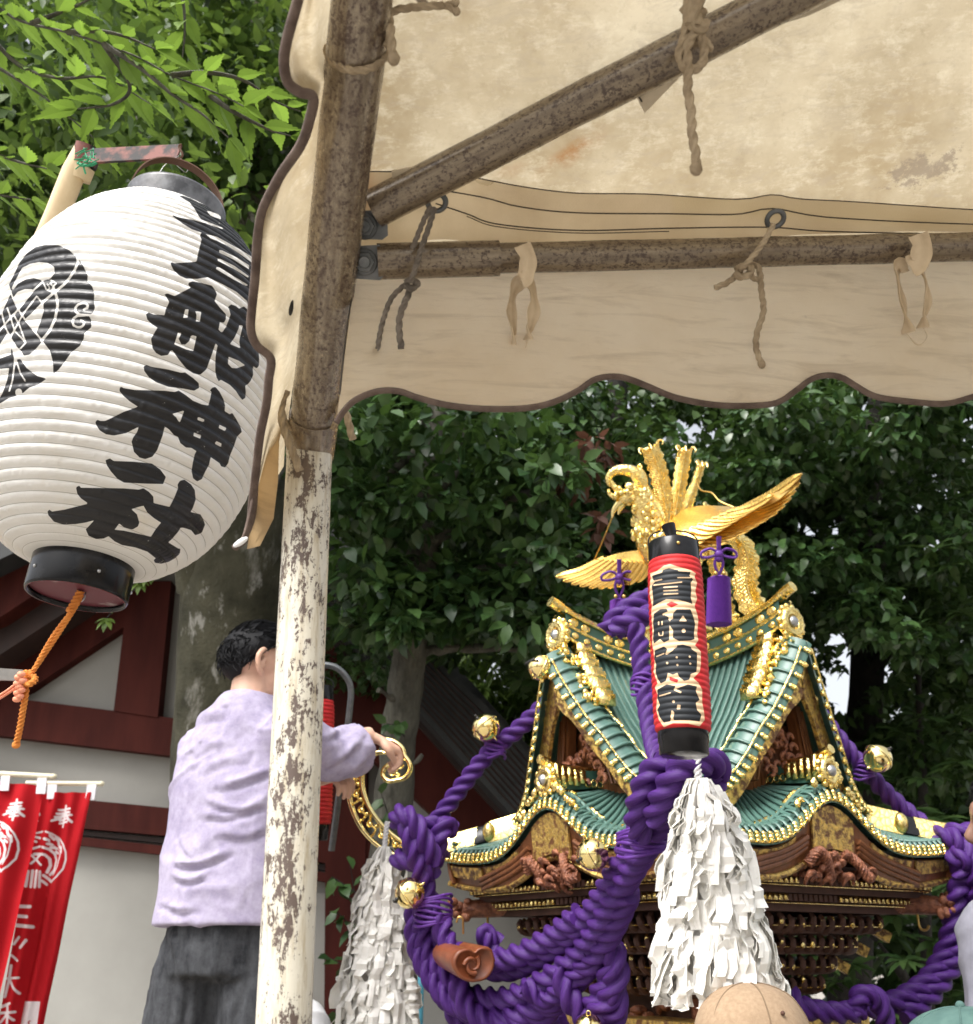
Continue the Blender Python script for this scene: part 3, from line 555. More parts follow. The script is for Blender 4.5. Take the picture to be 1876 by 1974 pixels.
SOL = [z1([(585,90),(650,85),(760,125),(880,185),(980,225),(1140,272),(1130,225),(1300,280),(1500,420),(1680,580),(1860,760),(1860,1160),(1760,1080),(1690,1010),(1500,890),(1300,780),(1150,700),(1000,665),(930,640),(780,590),(650,510),(540,430),(485,390),(500,375),(560,405),(800,450),(960,490),(1100,540),(1240,585),(1245,570),(1100,510),(920,440),(880,390),(820,280),(740,180),(660,135)]),
 z1([(920,640),(990,665),(1060,725),(1150,760),(1320,840),(1500,960),(1640,1060),(1860,1230),(1840,1700),(1700,1760),(1660,1810),(1600,1660),(1450,1530),(1250,1420),(1020,1310),(930,1320),(860,1335),(700,1330),(600,1290),(500,1200),(458,1100),(475,1080),(520,1100),(850,1075),(870,960),(925,740),(900,690)]),
 z2([(730,-186),(790,-206),(900,-186),(1080,-140),(1130,-70),(1155,-10),(1120,90),(1200,190),(1290,290),(1290,360),(1260,420),(1200,405),(1180,520),(1230,570),(1290,480),(1330,380),(1360,290),(1340,220),(1320,180),(1370,140),(1440,165),(1490,205),(1560,170),(1640,240),(1700,600),(1690,680),(1720,720),(1780,830),(1790,960),(1785,1060),(1750,1105),(1690,1060),(1700,1200),(1660,1290),(1620,1340),(1580,1360),(1590,1460),(1580,1545),(1535,1575),(1490,1520),(1440,1440),(1350,1350),(1210,1270),(1185,1300),(1150,1240),(1130,1140),(1130,1000),(1140,880),(1165,760),(1135,720),(1110,800),(1080,890),(1040,1000),(1000,1110),(960,1150),(900,1200),(800,1175),(700,1110),(600,990),(500,850),(470,820),(420,900),(320,915),(240,870),(190,800),(165,660),(200,600),(220,560),(265,490),(180,440),(110,370),(90,290),(130,260),(200,290),(370,305),(385,220),(440,105),(400,40),(365,-10),(410,-25),(520,15),(600,-25),(760,-110),(725,-150)]),
 z3([(670,80),(710,62),(760,85),(960,115),(1140,160),(1190,155),(1290,225),(1360,290),(1365,350),(1300,385),(1180,360),(980,335),(830,280),(740,220),(680,140)]),
 z3([(370,355),(390,330),(415,350),(560,375),(760,380),(940,385),(1060,400),(1110,382),(1200,440),(1290,510),(1400,555),(1480,570),(1505,480),(1520,400),(1500,380),(1530,345),(1570,337),(1620,395),(1670,490),(1690,570),(1685,640),(1750,680),(1780,660),(1830,740),(1880,830),(1900,900),(1840,960),(1800,1080),(1750,1200),(1730,1290),(1690,1345),(1640,1330),(1620,1290),(1510,1215),(1490,1310),(1440,1400),(1400,1490),(1340,1520),(1290,1480),(1270,1390),(1285,1290),(1310,1180),(1330,1140),(1270,1100),(1200,1095),(1130,1040),(1100,960),(1050,940),(990,870),(935,830),(910,940),(870,1050),(840,1130),(780,1210),(690,1240),(620,1220),(550,1150),(520,1020),(540,970),(590,900),(610,835),(540,870),(450,915),(300,945),(200,930),(120,880),(65,790),(85,745),(130,762),(190,762),(280,720),(420,650),(600,585),(500,520),(420,450),(370,390)]),
 z4([(700,110),(750,90),(790,118),(1000,125),(1200,145),(1290,210),(1350,290),(1320,365),(1150,362),(900,350),(830,310),(760,230),(720,170)]),
 z4([(385,400),(420,382),(440,405),(700,408),(900,412),(1060,425),(1110,410),(1170,450),(1215,500),(1220,570),(1390,610),(1440,510),(1480,410),(1475,370),(1500,330),(1550,318),(1620,370),(1660,430),(1670,530),(1640,620),(1615,665),(1720,690),(1750,740),(1770,800),(1735,890),(1665,915),(1620,860),(1560,840),(1510,830),(1480,880),(1420,950),(1375,990),(1480,1055),(1505,1060),(1500,1110),(1450,1160),(1380,1200),(1300,1220),(1230,1210),(1220,1180),(1240,1160),(1150,1090),(1020,1045),(880,1020),(800,980),(735,925),(680,950),(600,955),(520,920),(490,850),(530,810),(580,755),(480,780),(380,795),(250,800),(150,770),(90,700),(80,660),(100,640),(130,660),(260,640),(380,610),(520,575),(440,520),(400,470)]),
 z5([(100,560),(160,440),(220,310),(300,210),(400,135),(500,113),(660,113),(780,170),(850,235),(900,280),(950,370),(990,460),(985,520),(1040,580),(1065,660),(1060,740),(1070,820),(1050,880),(1000,905),(1030,960),(1030,1040),(950,1110),(945,1170),(900,1250),(800,1330),(730,1430),(660,1520),(600,1570),(600,1480),(590,1400),(560,1300),(480,1195),(400,1290),(330,1350),(270,1360),(220,1290),(180,1250),(130,1180),(80,1110),(0,1230),(-60,1300),(-60,1000),(30,860),(130,640)]),
 z5([(-20,1400),(120,1350),(130,1250),(160,1400),(230,1400),(300,1500),(420,1590),(525,1620),(430,1690),(330,1720),(240,1800),(100,1840),(0,1900),(-40,1900),(30,1780),(80,1640),(105,1500),(0,1510),(-30,1510)])]
HOL = [z1([(1000,310),(1050,320),(1205,375),(1215,440),(1060,385)]), z1([(1525,570),(1560,580),(1700,710),(1700,745),(1545,600)]), z1([(1550,730),(1600,750),(1760,880),(1765,930),(1640,820),(1550,750)]),
 z1([(1190,900),(1230,905),(1450,1010),(1640,1130),(1635,1190),(1400,1040),(1190,940)]), z1([(1170,1030),(1210,1035),(1420,1140),(1630,1290),(1630,1320),(1400,1180),(1165,1060)]), z1([(1150,1155),(1200,1165),(1400,1290),(1615,1420),(1610,1450),(1400,1340),(1140,1185)]),
 z2([(680,215),(730,215),(715,340),(650,345),(660,290)]), z2([(830,240),(920,255),(900,400),(840,395),(850,300)]), z2([(570,565),(625,570),(580,660),(620,740),(680,745),(740,690),(770,600),(850,620),(800,840),(700,820),(515,740)]), z2([(1495,450),(1545,460),(1500,640),(1490,700),(1505,800),(1350,735),(1420,640),(1470,530)]), z2([(1330,925),(1480,985),(1580,1055),(1450,1100),(1380,1095),(1320,1030)]),
 z3([(1030,675),(1180,630),(1140,740),(1120,790),(1080,720)]), z3([(1350,710),(1430,745),(1425,780),(1345,750)]), z3([(1620,810),(1705,850),(1690,890),(1610,850)]), z3([(1300,905),(1390,940),(1380,985),(1295,950)]), z3([(1570,1010),(1645,1045),(1640,1090),(1565,1050)]),
 z4([(980,635),(1060,610),(1110,598),(1150,670),(1220,730),(1297,780),(1240,850),(1190,930),(1080,905),(900,865),(800,855),(850,788),(900,830),(990,855),(1050,820),(1065,780),(1040,690)]),
 z5([(170,520),(250,370),(340,325),(440,305),(540,315),(610,360),(615,430),(570,490),(490,515),(380,485),(290,500),(200,550),(150,620),(130,600)]), z5([(160,690),(200,640),(280,610),(380,610),(300,710),(215,825),(170,740)]), z5([(490,770),(490,870),(450,1000),(410,1100),(340,1040),(280,950),(380,860),(460,770)])]
WL = [([(870,240),(880,310),(840,400),(780,490),(720,560),(610,650),(480,760)],14), ([(600,590),(640,700),(650,800),(620,950),(560,1080),(470,1190)],15), ([(470,1185),(400,1100),(280,950),(205,840)],10), ([(480,530),(380,620),(215,830),(60,1000),(-20,1100)],10), ([(415,690),(260,890),(120,1150),(-40,1300)],9), ([(415,690),(470,760)],9), ([(150,890),(220,1020),(290,1215),(230,1280)],9), ([(80,820),(110,900),(165,1080),(290,1215)],9), ([(20,880),(60,1040),(130,1180),(180,1260)],9), ([(120,650),(205,840)],9), ([(490,540),(520,610),(600,650)],9), ([(530,545),(560,600),(590,615)],7), ([(545,500),(600,520),(635,545),(600,580),(565,545),(600,520)],8),
 ([(945,840),(985,825),(990,795),(970,770),(930,765),(880,785),(850,820),(852,865),(900,897),(1000,905)],13), ([(915,962),(950,985),(940,1020),(910,1040),(870,1040),(830,1020),(818,980),(830,940),(870,912),(960,905)],13), ([(170,1300),(165,1450),(140,1640),(105,1760)],9), ([(175,1390),(230,1560),(285,1645)],9), ([(200,1300),(220,1370)],7), ([(240,1320),(260,1370)],7), ([(210,1770),(211,1780)],38)]
def inkmap(p, sol, hol, wl, f, wsc, w_):
    d = np.full(len(p), -1e9)
    for s_ in sol: d = np.maximum(d, sd_poly(p, s_))
    for h in hol: d = np.minimum(d, -sd_poly(p, h))
    for l_, wd in wl: d = np.minimum(d, -sd_line(p, f(l_), wd * wsc))
    return np.clip(.5 + d / (2 * w_), 0, 1)
sel = front & (uv[:, 0] > -60) & (uv[:, 0] < 560)
ink = np.zeros(len(uv)); pts = uv[sel]; ink[sel] = inkmap(pts, SOL, HOL, WL, z5, .481891 / 2.819, 5.0)
sh = MB(); sh.grid(g, tc)
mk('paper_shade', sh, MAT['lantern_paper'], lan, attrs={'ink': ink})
cb = MB().lathe([(.070, .012), (.0775, .010), (.079, .004), (.079, -.052), (.0775, -.056), (.074, -.056), (.073, -.050)], 72, LB, lax, lay, laz); bc = mk('bottom_cap', cb, MAT['black_cap'], lan)
mk('base_board', MB().lathe([(0, -.047), (.0738, -.047)], 72, LB, lax, lay, laz), MAT['lacquer_red'], bc)
for a_ in (-2.2, -.85, .5): mk('rivet', MB().ell(LB + lax * .079 * math.cos(a_) + lay * .079 * math.sin(a_) - laz * .03, .0032, 8), MAT['steel'], bc)
mk('top_cap', MB().lathe([(.085, -.012), (.0935, .040), (.0930, .045), (.090, .045), (.083, -.01)], 72, LT, lax, lay, laz), MAT['cap_worn_sheen'], lan)
hd_ = lax * math.cos(.6) + lay * math.sin(.6); hs_ = lay * math.cos(.6) - lax * math.sin(.6); mk('handle', MB().sheet(A([[LT + hd_ * .090 * math.cos(a) + laz * (.030 + .118 * math.sin(a)**.8) + hs_ * w_ for a in np.linspace(0, np.pi, 40)] for w_ in (-.010, .010)]), .0022), MAT['brown_strap'], lan)
mk('ring', MB().tube([LB - laz * .047 + lax * (.008 + .006 * math.cos(a)) - laz * (.006 + .010 * math.sin(a)) for a in np.linspace(0, 6.2, 20)], .0013, 6), MAT['steel'], lan)
# the bamboo pole and iron arm it hangs from
bp = thing('lantern_pole', P(10, 720, 2.05) * A([1, 1, 0]), 'bamboo pole rising behind the big white lantern, with a rusty red iron arm bound on', 'pole')
mk('pole', MB().tube([P(-150, 1250, 2.0) * A([1, 1, 0]), P(-40, 870, 2.04), P(115, 400, 2.08), P(166, 290, 2.09)], .024, 20, res=40), MAT['bamboo'], bp)
mk('node_ring', MB().tube([P(150, 345, 2.09), P(158, 322, 2.09)], [.0255, .0268], 20), MAT['bamboo'], bp)
a0, a1 = P(165, 300, 2.06), P(345, 291, 2.0); ad = a1 - a0; hn = nrm(np.cross(ad, [0, 1, 0])); hn = hn if hn[2] > 0 else -hn
mb = MB(); mb.prism([a0 + hn * .020, a1 + hn * .019, a1 - hn * .017, a0 - hn * .019], A([0, .006, 0])); arm = mk('arm', mb, MAT['iron_red'], bp, smooth=False)
mk('sleeve', MB().tube([P(160, 318, 2.09), P(172, 283, 2.09)], .0275, 24), MAT['iron_red'], bp)
mk('hook', MB().tube(PP([(340, 308, 1.99), (352, 300, 1.985), (345, 283, 1.985), (350, 278, 1.985)]), .0025, 6, res=16), MAT['brown_strap'], arm)
wr = MB()
for k in range(16):
    c = P(172 + random.uniform(-18, 14), 303 + random.uniform(-14, 20), 2.03); a_ = random.uniform(0, 3)
    wr.tube([c + .014 * A([math.cos(a_) * x, 0.02 * (x * x), math.sin(a_) * x]) for x in np.linspace(-1, 1, 7)], .0013, 5)
wr.tube(PP([(150, 314, 2.05), (158, 318, 2.04), (176, 318, 2.04), (190, 311, 2.05)]), .003, 6, res=14); wr.tube(PP([(160, 318, 2.04), (165, 335, 2.04)]), .002, 5)
mk('wire_binding', wr, MAT['green_wire'], bp)
mk('thin_wire', MB().tube(PP([(345, 300, 1.98), (318, 318, 1.97), (300, 345, 1.95), (285, 360, 1.93)]), .0008, 4, res=20).tube(PP([(348, 305, 1.98), (362, 320, 1.98), (358, 332, 1.97), (340, 318, 1.97)]), .0008, 4, res=20), MAT['steel'], bp)
# orange cord under it
oc = MB(); oc.rope(PP([(158, 1140, 1.575), (150, 1162, 1.57), (120, 1210, 1.56), (80, 1270, 1.55), (52, 1310, 1.54)]), .0042, .02, 3, 12); oc.rope(PP([(155, 1145, 1.572), (140, 1175, 1.565), (100, 1230, 1.555), (62, 1298, 1.54)]), .004, .02, 3, 12)
oc.rope(PP([(155, 1140, 1.57), (140, 1168, 1.565), (132, 1180, 1.56)]), .0062, .02, 3, 12)
oc.rope(PP([(52, 1300, 1.545), (45, 1312, 1.53), (58, 1318, 1.52), (68, 1308, 1.535), (52, 1296, 1.545), (46, 1312, 1.535), (50, 1330, 1.53), (44, 1370, 1.53), (37, 1410, 1.53), (31, 1436, 1.53)]), .0052, .02, 3, 12); oc.ell(P(31, 1436, 1.53), [.007, .006, .006], 8)
mk('cord', oc, MAT['orange_cord'], label='orange cord pulled taut from the big lantern to a knot with a hanging end', cat='cord', at=P(158, 1140, 1.575))
pk = MB(); pk.tube(PP([(-40, 1366, 1.53), (0, 1346, 1.53), (32, 1325, 1.53)]), .0022, 6, res=12); pk.tube(PP([(-40, 1356, 1.53), (0, 1340, 1.53), (32, 1318, 1.53)]), .002, 6, res=12)
for k in range(9): pk.ell(P(38 + random.uniform(-6, 6), 1300 + k * 6, 1.52), [.007, .006, .005], 8)
mk('cord', pk, MAT['pink_cord'], label='pale salmon twine bound round the iron strap end, running off to the left', cat='cord', at=P(36, 1325, 1.53))
mk('iron_strap', MB().prism([P(-120, 1280, 1.55), P(44, 1291, 1.55), P(48, 1312, 1.55), P(-120, 1306, 1.55)], A([0, .006, 0])), MAT['steel'], smooth=False, label='short flat grey iron strap holding the orange cord at the left edge', cat='strap', at=P(-10, 1298, 1.55))

# ================================================================= banners
def banner(label, d, TL, TR, BL, BR, marks, f, wsc, polys, holes, loops, nu=110, nv=330, seed=1):
    p0 = P(*TR, d); vn = nrm(A([.12, -1., 0]))
    root = thing('banner', onplane(*BR, p0, vn), label, 'banner', 'red banners hanging on rods')
    g = np.zeros((nv, nu, 3))
    for j, k in enumerate(np.linspace(0, 1, nv)):
        a_ = A(TL) * (1 - k) + A(BL) * k; b_ = A(TR) * (1 - k) + A(BR) * k
        for i, m in enumerate(np.linspace(0, 1, nu)):
            q_ = a_ * (1 - m) + b_ * m; g[j, i] = onplane(q_[0], q_[1], p0, vn)
    uv = np.stack(px(g)[:2], -1).reshape(-1, 2)
    dd = np.full(len(uv), -1e9)
    for l_, wd in marks: dd = np.maximum(dd, sd_line(uv, f(l_), wd * wsc))
    for p_ in polys: dd = np.maximum(dd, sd_poly(uv, f(p_)))
    for l_, wd in holes: dd = np.minimum(dd, -sd_line(uv, f(l_), wd * wsc))
    ink = np.clip(.5 + dd / 8, 0, 1)
    lat = (A(TR) - A(TL)); s_ = np.linspace(0, 1, nu)[None]; k_ = np.linspace(0, 1, nv)[:, None]
    dz = .02 * np.sin(s_ * 8 + seed) * (1 - .3 * k_) * np.clip(k_ * 8, 0, 1) + .010 * np.sin(s_ * 19 + k_ * 2 + seed * 2) + .012 * vnoise(g * 5, seed)
    g = g + dz[..., None] * vn
    mk('cloth', MB().grid(g), MAT['banner'], root, attrs={'ink': ink})
    for lu0, lu1, lv0, lv1, sk in loops:
        q4 = [onplane(u, v, p0 + vn * .012, vn) for u, v in ((lu0, lv0), (lu1, lv0), (lu1 - sk, lv1), (lu0 - sk, lv1))]
        mk('loop', MB().prism(q4, -vn * .010), MAT['banner_loop'], root, smooth=False)
    r0, r1 = onplane(TL[0] - 30, TL[1] - 18, p0, vn), onplane(TR[0] + 16, TR[1] - 17, p0, vn)
    rd = mk('rod', MB().tube([r0, r1], .011, 12), MAT['pole_cream'], root); mk('knob', MB().ell(r1, [.018, .014, .012], 10), MAT['pole_cream'], rd)
    return root
zb = ZT(0, 3080, 1.943); WS = .481891 / 1.943
hou = lambda dx, dy: [([(455+dx,312+dy),(550+dx,304+dy)],8), ([(440+dx,340+dy),(545+dx,330+dy)],8), ([(428+dx,366+dy),(562+dx,352+dy)],8), ([(512+dx,280+dy),(502+dx,350+dy),(482+dx,440+dy)],9), ([(500+dx,335+dy),(460+dx,375+dy),(403+dx,397+dy)],8), ([(515+dx,345+dy),(535+dx,385+dy),(560+dx,405+dy)],10), ([(455+dx,392+dy),(522+dx,380+dy)],7), ([(452+dx,414+dy),(525+dx,405+dy)],7)]
def emblem(dx, dy):
    m = [([(355,480),(400,495),(450,530),(490,580),(510,640),(510,700),(490,770),(440,830),(395,862)],7), ([(330,600),(375,615),(410,650),(425,700),(410,770),(375,812)],10), ([(270,655),(320,655),(350,660),(375,690),(378,740),(355,795)],10), ([(470,610),(460,670),(440,750),(400,815)],5),
      ([(345,535),(375,545)],11), ([(388,512),(408,535)],11), ([(425,527),(440,555)],11), ([(365,575),(395,578)],9), ([(388,598),(425,605)],10), ([(440,570),(455,600)],11), ([(468,598),(470,640)],10), ([(418,630),(440,646)],9), ([(380,560),(465,640)],3),
      ([(245,660),(320,740)],8), ([(320,655),(245,730)],8), ([(225,790),(207,905)],11), ([(256,785),(242,910)],11), ([(287,785),(276,912)],11), ([(313,790),(306,910)],9), ([(335,820),(388,868)],11), ([(322,860),(350,888)],10), ([(330,480),(265,500)],7), ([(310,530),(260,518)],9), ([(310,595),(242,620)],8), ([(285,560),(250,548)],9)]
    return [([(x + dx, y + dy) for x, y in l_], w_) for l_, w_ in m]
mk2 = hou(0, 0) + emblem(0, 0) + [([(165,1062),(240,1064)],13), ([(150,1137),(212,1142)],13), ([(140,1210),(250,1220)],14), ([(150,1300),(115,1355)],9), ([(205,1325),(160,1380)],12), ([(92,1438),(138,1484)],9), ([(92,1520),(72,1640),(42,1765)],9), ([(60,1622),(150,1615)],9), ([(78,1635),(105,1690),(148,1738)],10), ([(20,1840),(78,1815)],11), ([(5,1890),(115,1882)],10), ([(60,1835),(62,1990)],10), ([(55,1900),(5,1965)],9), ([(62,1905),(105,1945)],10), ([(300,320),(310,350)],8), ([(290,370),(295,400)],8)]
banner('red banner with white characters and crest, its right edge against the plaster wall', 4.35, (80, 1528), (178, 1528), (-60, 2290), (20, 2290), mk2, zb, WS, [[(182,1800),(325,1800),(302,1990),(145,1990)]], [([(235,1950),(222,1960),(228,1985)],5)], [(92, 110, 1512, 1540, 2), (168, 186, 1512, 1542, 4)])
mk1 = hou(-375, -47) + emblem(-370, -80)
banner('red banner with white characters at the left edge, overlapping the one behind', 4.15, (-70, 1504), (86, 1514), (-180, 2290), (-82, 2290), mk1, zb, WS, [], [], [(2, 19, 1496, 1524, 3), (72, 90, 1500, 1530, 3)], seed=3)

# ================================================================= red paper lanterns on the shrine's scrolls
def red_lantern(o_top, o_bot, r, label, paint=None):
    az = nrm(o_top - o_bot); ay = nrm(np.cross(az, [1, 0, 0])); ax = np.cross(ay, az); h = np.linalg.norm(o_top - o_bot)
    root = thing('red_lantern', o_bot, label, 'lantern', 'red lanterns hung on the gilded corner scrolls')
    nr = 30; nt_ = nr * 8 + 1; na = 240; t = np.linspace(0, 1, nt_); ph = (t * nr) % 1; prof = 1 - np.abs(2 * ph - 1)**1.6
    th = np.linspace(0, 2 * np.pi, na + 1); e = np.clip(1 - np.abs(2 * t - 1)**8, 0, 1)**.5
    rad = r * (.86 + .10 * e) + prof * r * .035
    g = o_bot + rad[:, None, None] * (np.cos(th)[None, :, None] * ax + np.sin(th)[None, :, None] * ay) + (t * h)[:, None, None] * az
    uv = np.stack(px(g)[:2], -1).reshape(-1, 2); nn_ = nrm(g - (o_bot + (t * h)[:, None, None] * az)); fr = (np.sum(nrm(g - A([0, 0, CAMH])) * nn_, -1) < .05).ravel()
    cream = np.zeros(len(uv)); ink = np.zeros(len(uv))
    if paint:
        f, ws, cr_, red, blk, hol, wl = paint
        c = sd_poly(uv, f(cr_)); 
        for q_ in red: c = np.minimum(c, -sd_poly(uv, f(q_)))
        cream = np.where(fr, np.clip(.5 + c / 6, 0, 1), 0)
        ink = np.where(fr, inkmap(uv, [f(b) for b in blk], [f(b) for b in hol], wl, f, ws, 3.0), 0)
    mk('paper_shade', MB().grid(g), MAT['lantern_red'], root, attrs={'cream': cream, 'ink': ink})
    k = r * .92
    tcp = mk('top_cap', MB().lathe([(k, -.004), (k, h * .105), (k * .97, h * .112), (k * .9, h * .112), (k * .9, h * .10), (0, h * .10)], 40, o_top, ax, ay, az), MAT['black_plastic'], root)
    mk('rivet', MB().ell(o_top + az * h * .06 - A([0, k, 0]), r * .07, 8), MAT['brass_dull'], tcp)
    mk('bottom_cap', MB().lathe([(0, -h * .125), (k * .84, -h * .125), (k * .9, -h * .118), (k * .9, -h * .06), (k * .93, -h * .055), (k * .93, .004)], 40, o_bot, ax, ay, az), MAT['black_plastic'], root)
    mk('handle', MB().tube([o_top + az * (h * .10 + h * .10 * math.sin(a)**.6) + ax * k * math.cos(a) for a in np.linspace(0.0, np.pi, 22)], r * .03, 6), MAT['black_plastic'], root)
    mk('hanger', MB().tube([o_top + az * h * .08, o_top + az * h * .17 - ax * .003, o_top + az * h * .235 - ax * .008], [r * .2, r * .2, r * .26], 10), MAT['black_plastic'], root)
    return root
zr = ZT(2540, 2050, 1.975)
paint = (zr, .481891 / 1.975, [(118,480),(170,465),(230,420),(280,408),(330,425),(440,455),(482,480),(472,510),(492,555),(478,620),(492,680),(472,740),(492,800),(502,850),(492,960),(502,1010),(475,1050),(522,1100),(522,1200),(512,1260),(462,1310),(502,1345),(532,1400),(532,1500),(547,1580),(552,1640),(512,1690),(420,1668),(300,1665),(230,1698),(190,1640),(168,1560),(178,1440),(158,1380),(180,1350),(148,1260),(156,1180),(146,1080),(136,1050),(140,950),(135,870),(130,780),(136,740),(116,640),(120,560),(126,510)],
 [[(245,725),(290,703),(345,725),(290,752)], [(275,1298),(345,1320),(335,1346),(272,1325)]],
 [[(135,500),(215,475),(220,455),(270,440),(340,455),(345,465),(440,470),(432,500),(462,530),(442,555),(447,620),(442,670),(457,725),(400,705),(340,690),(250,685),(190,715),(140,745),(145,690),(138,620),(133,580),(160,545),(143,530)],
  [(150,800),(200,765),(250,760),(268,790),(225,805),(272,830),(274,870),(272,960),(272,1010),(230,1027),(200,1000),(150,1037),(143,990),(150,930),(143,880)], [(300,800),(330,765),(440,765),(462,820),(477,880),(467,960),(472,1000),(440,1012),(350,1017),(300,990),(302,930),(274,890),(279,850),(302,840)],
  [(158,1090),(230,1058),(257,1080),(240,1120),(250,1127),(300,1090),(320,1058),(330,1050),(380,1043),(440,1060),(450,1080),(492,1110),(492,1200),(487,1260),(442,1277),(432,1320),(390,1332),(350,1300),(335,1267),(300,1282),(262,1267),(247,1330),(205,1352),(178,1310),(163,1260),(168,1200),(153,1160)],
  [(178,1400),(250,1358),(322,1370),(310,1400),(360,1380),(420,1358),(492,1375),(482,1410),(512,1480),(482,1505),(492,1560),(527,1600),(512,1652),(430,1642),(310,1642),(292,1605),(280,1652),(230,1662),(198,1620),(178,1560),(198,1520),(178,1470)]],
 [[(350,860),(380,812),(412,860)], [(335,1518),(362,1522),(358,1555),(332,1555)], [(290,1560),(312,1580),(300,1640),(282,1620)]],
 [([(140,546),(212,530)],5), ([(150,574),(370,550)],5), ([(340,515),(440,515)],5), ([(230,592),(335,586)],5), ([(228,619),(338,613)],5), ([(230,646),(340,641)],5), ([(188,865),(188,887)],5), ([(215,862),(215,887)],5), ([(188,950),(192,972),(220,972),(222,940)],4), ([(385,934),(386,936)],15), ([(172,1138),(230,1115)],5), ([(330,1144),(332,1146)],8), ([(433,1139),(435,1141)],8), ([(255,1189),(256,1191)],9), ([(335,1204),(337,1206)],8), ([(437,1194),(439,1196)],8), ([(195,1450),(280,1425)],5), ([(305,1494),(307,1496)],10), ([(225,805),(285,780)],7), ([(285,780),(275,845)],9), ([(250,1105),(330,1060)],5), ([(315,1400),(360,1420)],8)])
RLt, RLb = P(1300, 1083, 1.86), P(1317, 1412, 1.73)
red_lantern(RLt, RLb, .0515, 'slim red paper lantern with black characters hanging in front of the gilded shrine roof', paint)
red_lantern(P(604, 1350, 3.2), P(597, 1590, 3.08), .070, 'red lantern mostly hidden behind the pale tent leg, beside the reaching arm')
hk = MB(); hk.tube(PP([(600, 1280, 3.3), (640, 1284, 3.3), (662, 1298, 3.3), (676, 1325, 3.3), (674, 1370, 3.29), (664, 1450, 3.26), (650, 1560, 3.22), (639, 1640, 3.2)]), .0105, 10, res=60)
hk.tube(PP([(600, 1310, 3.3), (620, 1305, 3.3)]), .0085, 8)
mk('hanger_frame', hk, MAT['gun_metal'], label='bent grey metal tube frame beside the half hidden red lantern', cat='frame', at=P(640, 1640, 3.2))
mk('cable_tie', MB().tube(PP([(640, 1492, 3.24), (652, 1501, 3.24), (678, 1500, 3.26)]), .0035, 6, res=12).tube(PP([(640, 1490, 3.24), (641, 1500, 3.24)]), .003, 6), MAT['white_tie'], label='short white cable tie on the grey metal frame', cat='tie', at=P(655, 1500, 3.24))
# ================================================================= gilded portable shrine (roof seen from below one corner)
M0 = P(1318, 1500, 3.0); MX = A([M0[0], M0[1]]); cdir = -MX / np.linalg.norm(MX)
def rot2(v, a): return A([v[0] * math.cos(a) - v[1] * math.sin(a), v[0] * math.sin(a) + v[1] * math.cos(a)])
NK = [rot2(cdir, R(-45 + 90 * k)) for k in range(4)]; SK = [A([-n[1], n[0]]) for n in NK]
def W(k, s, n, z):
    s, n, z = np.broadcast_arrays(*(np.asarray(a, float) for a in (s, n, z)))
    return np.stack([MX[0] + s * SK[k][0] + n * NK[k][0], MX[1] + s * SK[k][1] + n * NK[k][1], CAMH + z], -1)
def axes(k): return A([[*SK[k], 0], [*NK[k], 0], [0, 0, 1.]])
def D_(k): return nrm(NK[k] + SK[k])          # diagonal direction of the corner at +s
shrine = thing('portable_shrine', (MX[0], MX[1], 0), 'ornate gilded portable shrine with green tiled gables and dark carved wood, right of centre', 'shrine')
def ze(s): s = np.abs(np.asarray(s, float)); return .236 + .125 * np.exp(-(s / .145)**2) + .026 * (s / .52)**3.5
def gz(s): return np.interp(np.abs(s), [0, .035, .07, .11, .149, .19, .22, .26, .30, .36], [.80, .725, .665, .60, .55, .485, .445, .41, .385, .37])
def gn(s): return np.interp(np.abs(s), [0, .07, .149, .22, .30, .36], [.455, .43, .398, .368, .345, .33])
# --- main roof: skirt + gable slopes, with tile battens
mb = MB()
for k in range(4):
    u = np.linspace(0, 1, 16)[:, None]; s = np.linspace(-1, 1, 70)[None]
    n = .27 + .25 * u; sh = s * (n + .008); zin = .43 - .03 * np.abs(s)
    z = zin + (ze(sh) + .03 - zin) * (1 - (1 - u)**1.7)
    mb.grid(W(k, sh, n, z))
    for sg in (-1, 1):
        t = np.linspace(0, .33, 24)[None]; e = np.linspace(0, 1, 12)[:, None]
        mb.grid(W(k, sg * t, gn(t) * (1 - e) + 0 * e + t * e * 0, gz(t) + 0 * e))
roof = mk('roof', mb, MAT['tile_green'], shrine)
mb = MB()
for k in range(4):
    for s0 in np.arange(-.50, .501, .0245):
        u = np.linspace(0, 1, 14); n = .27 + .25 * u; q_ = s0 * (.45 + .55 * u) ; zin = .43 - .03 * abs(s0)
        z = zin + (ze(q_) + .03 - zin) * (1 - (1 - u)**1.7)
        mb.tube(W(k, q_, n, z + .004), .0062, 7)
    for sg in (-1, 1):
        for n0 in np.arange(.04, .44, .026):
            t = np.linspace(0, .31, 18); nn = np.minimum(n0 + 0 * t, gn(t) - .03)
            mb.tube(W(k, sg * t, nn, gz(t) + .005), .0075, 7)
mk('tile_battens', mb, MAT['tile_green'], roof)
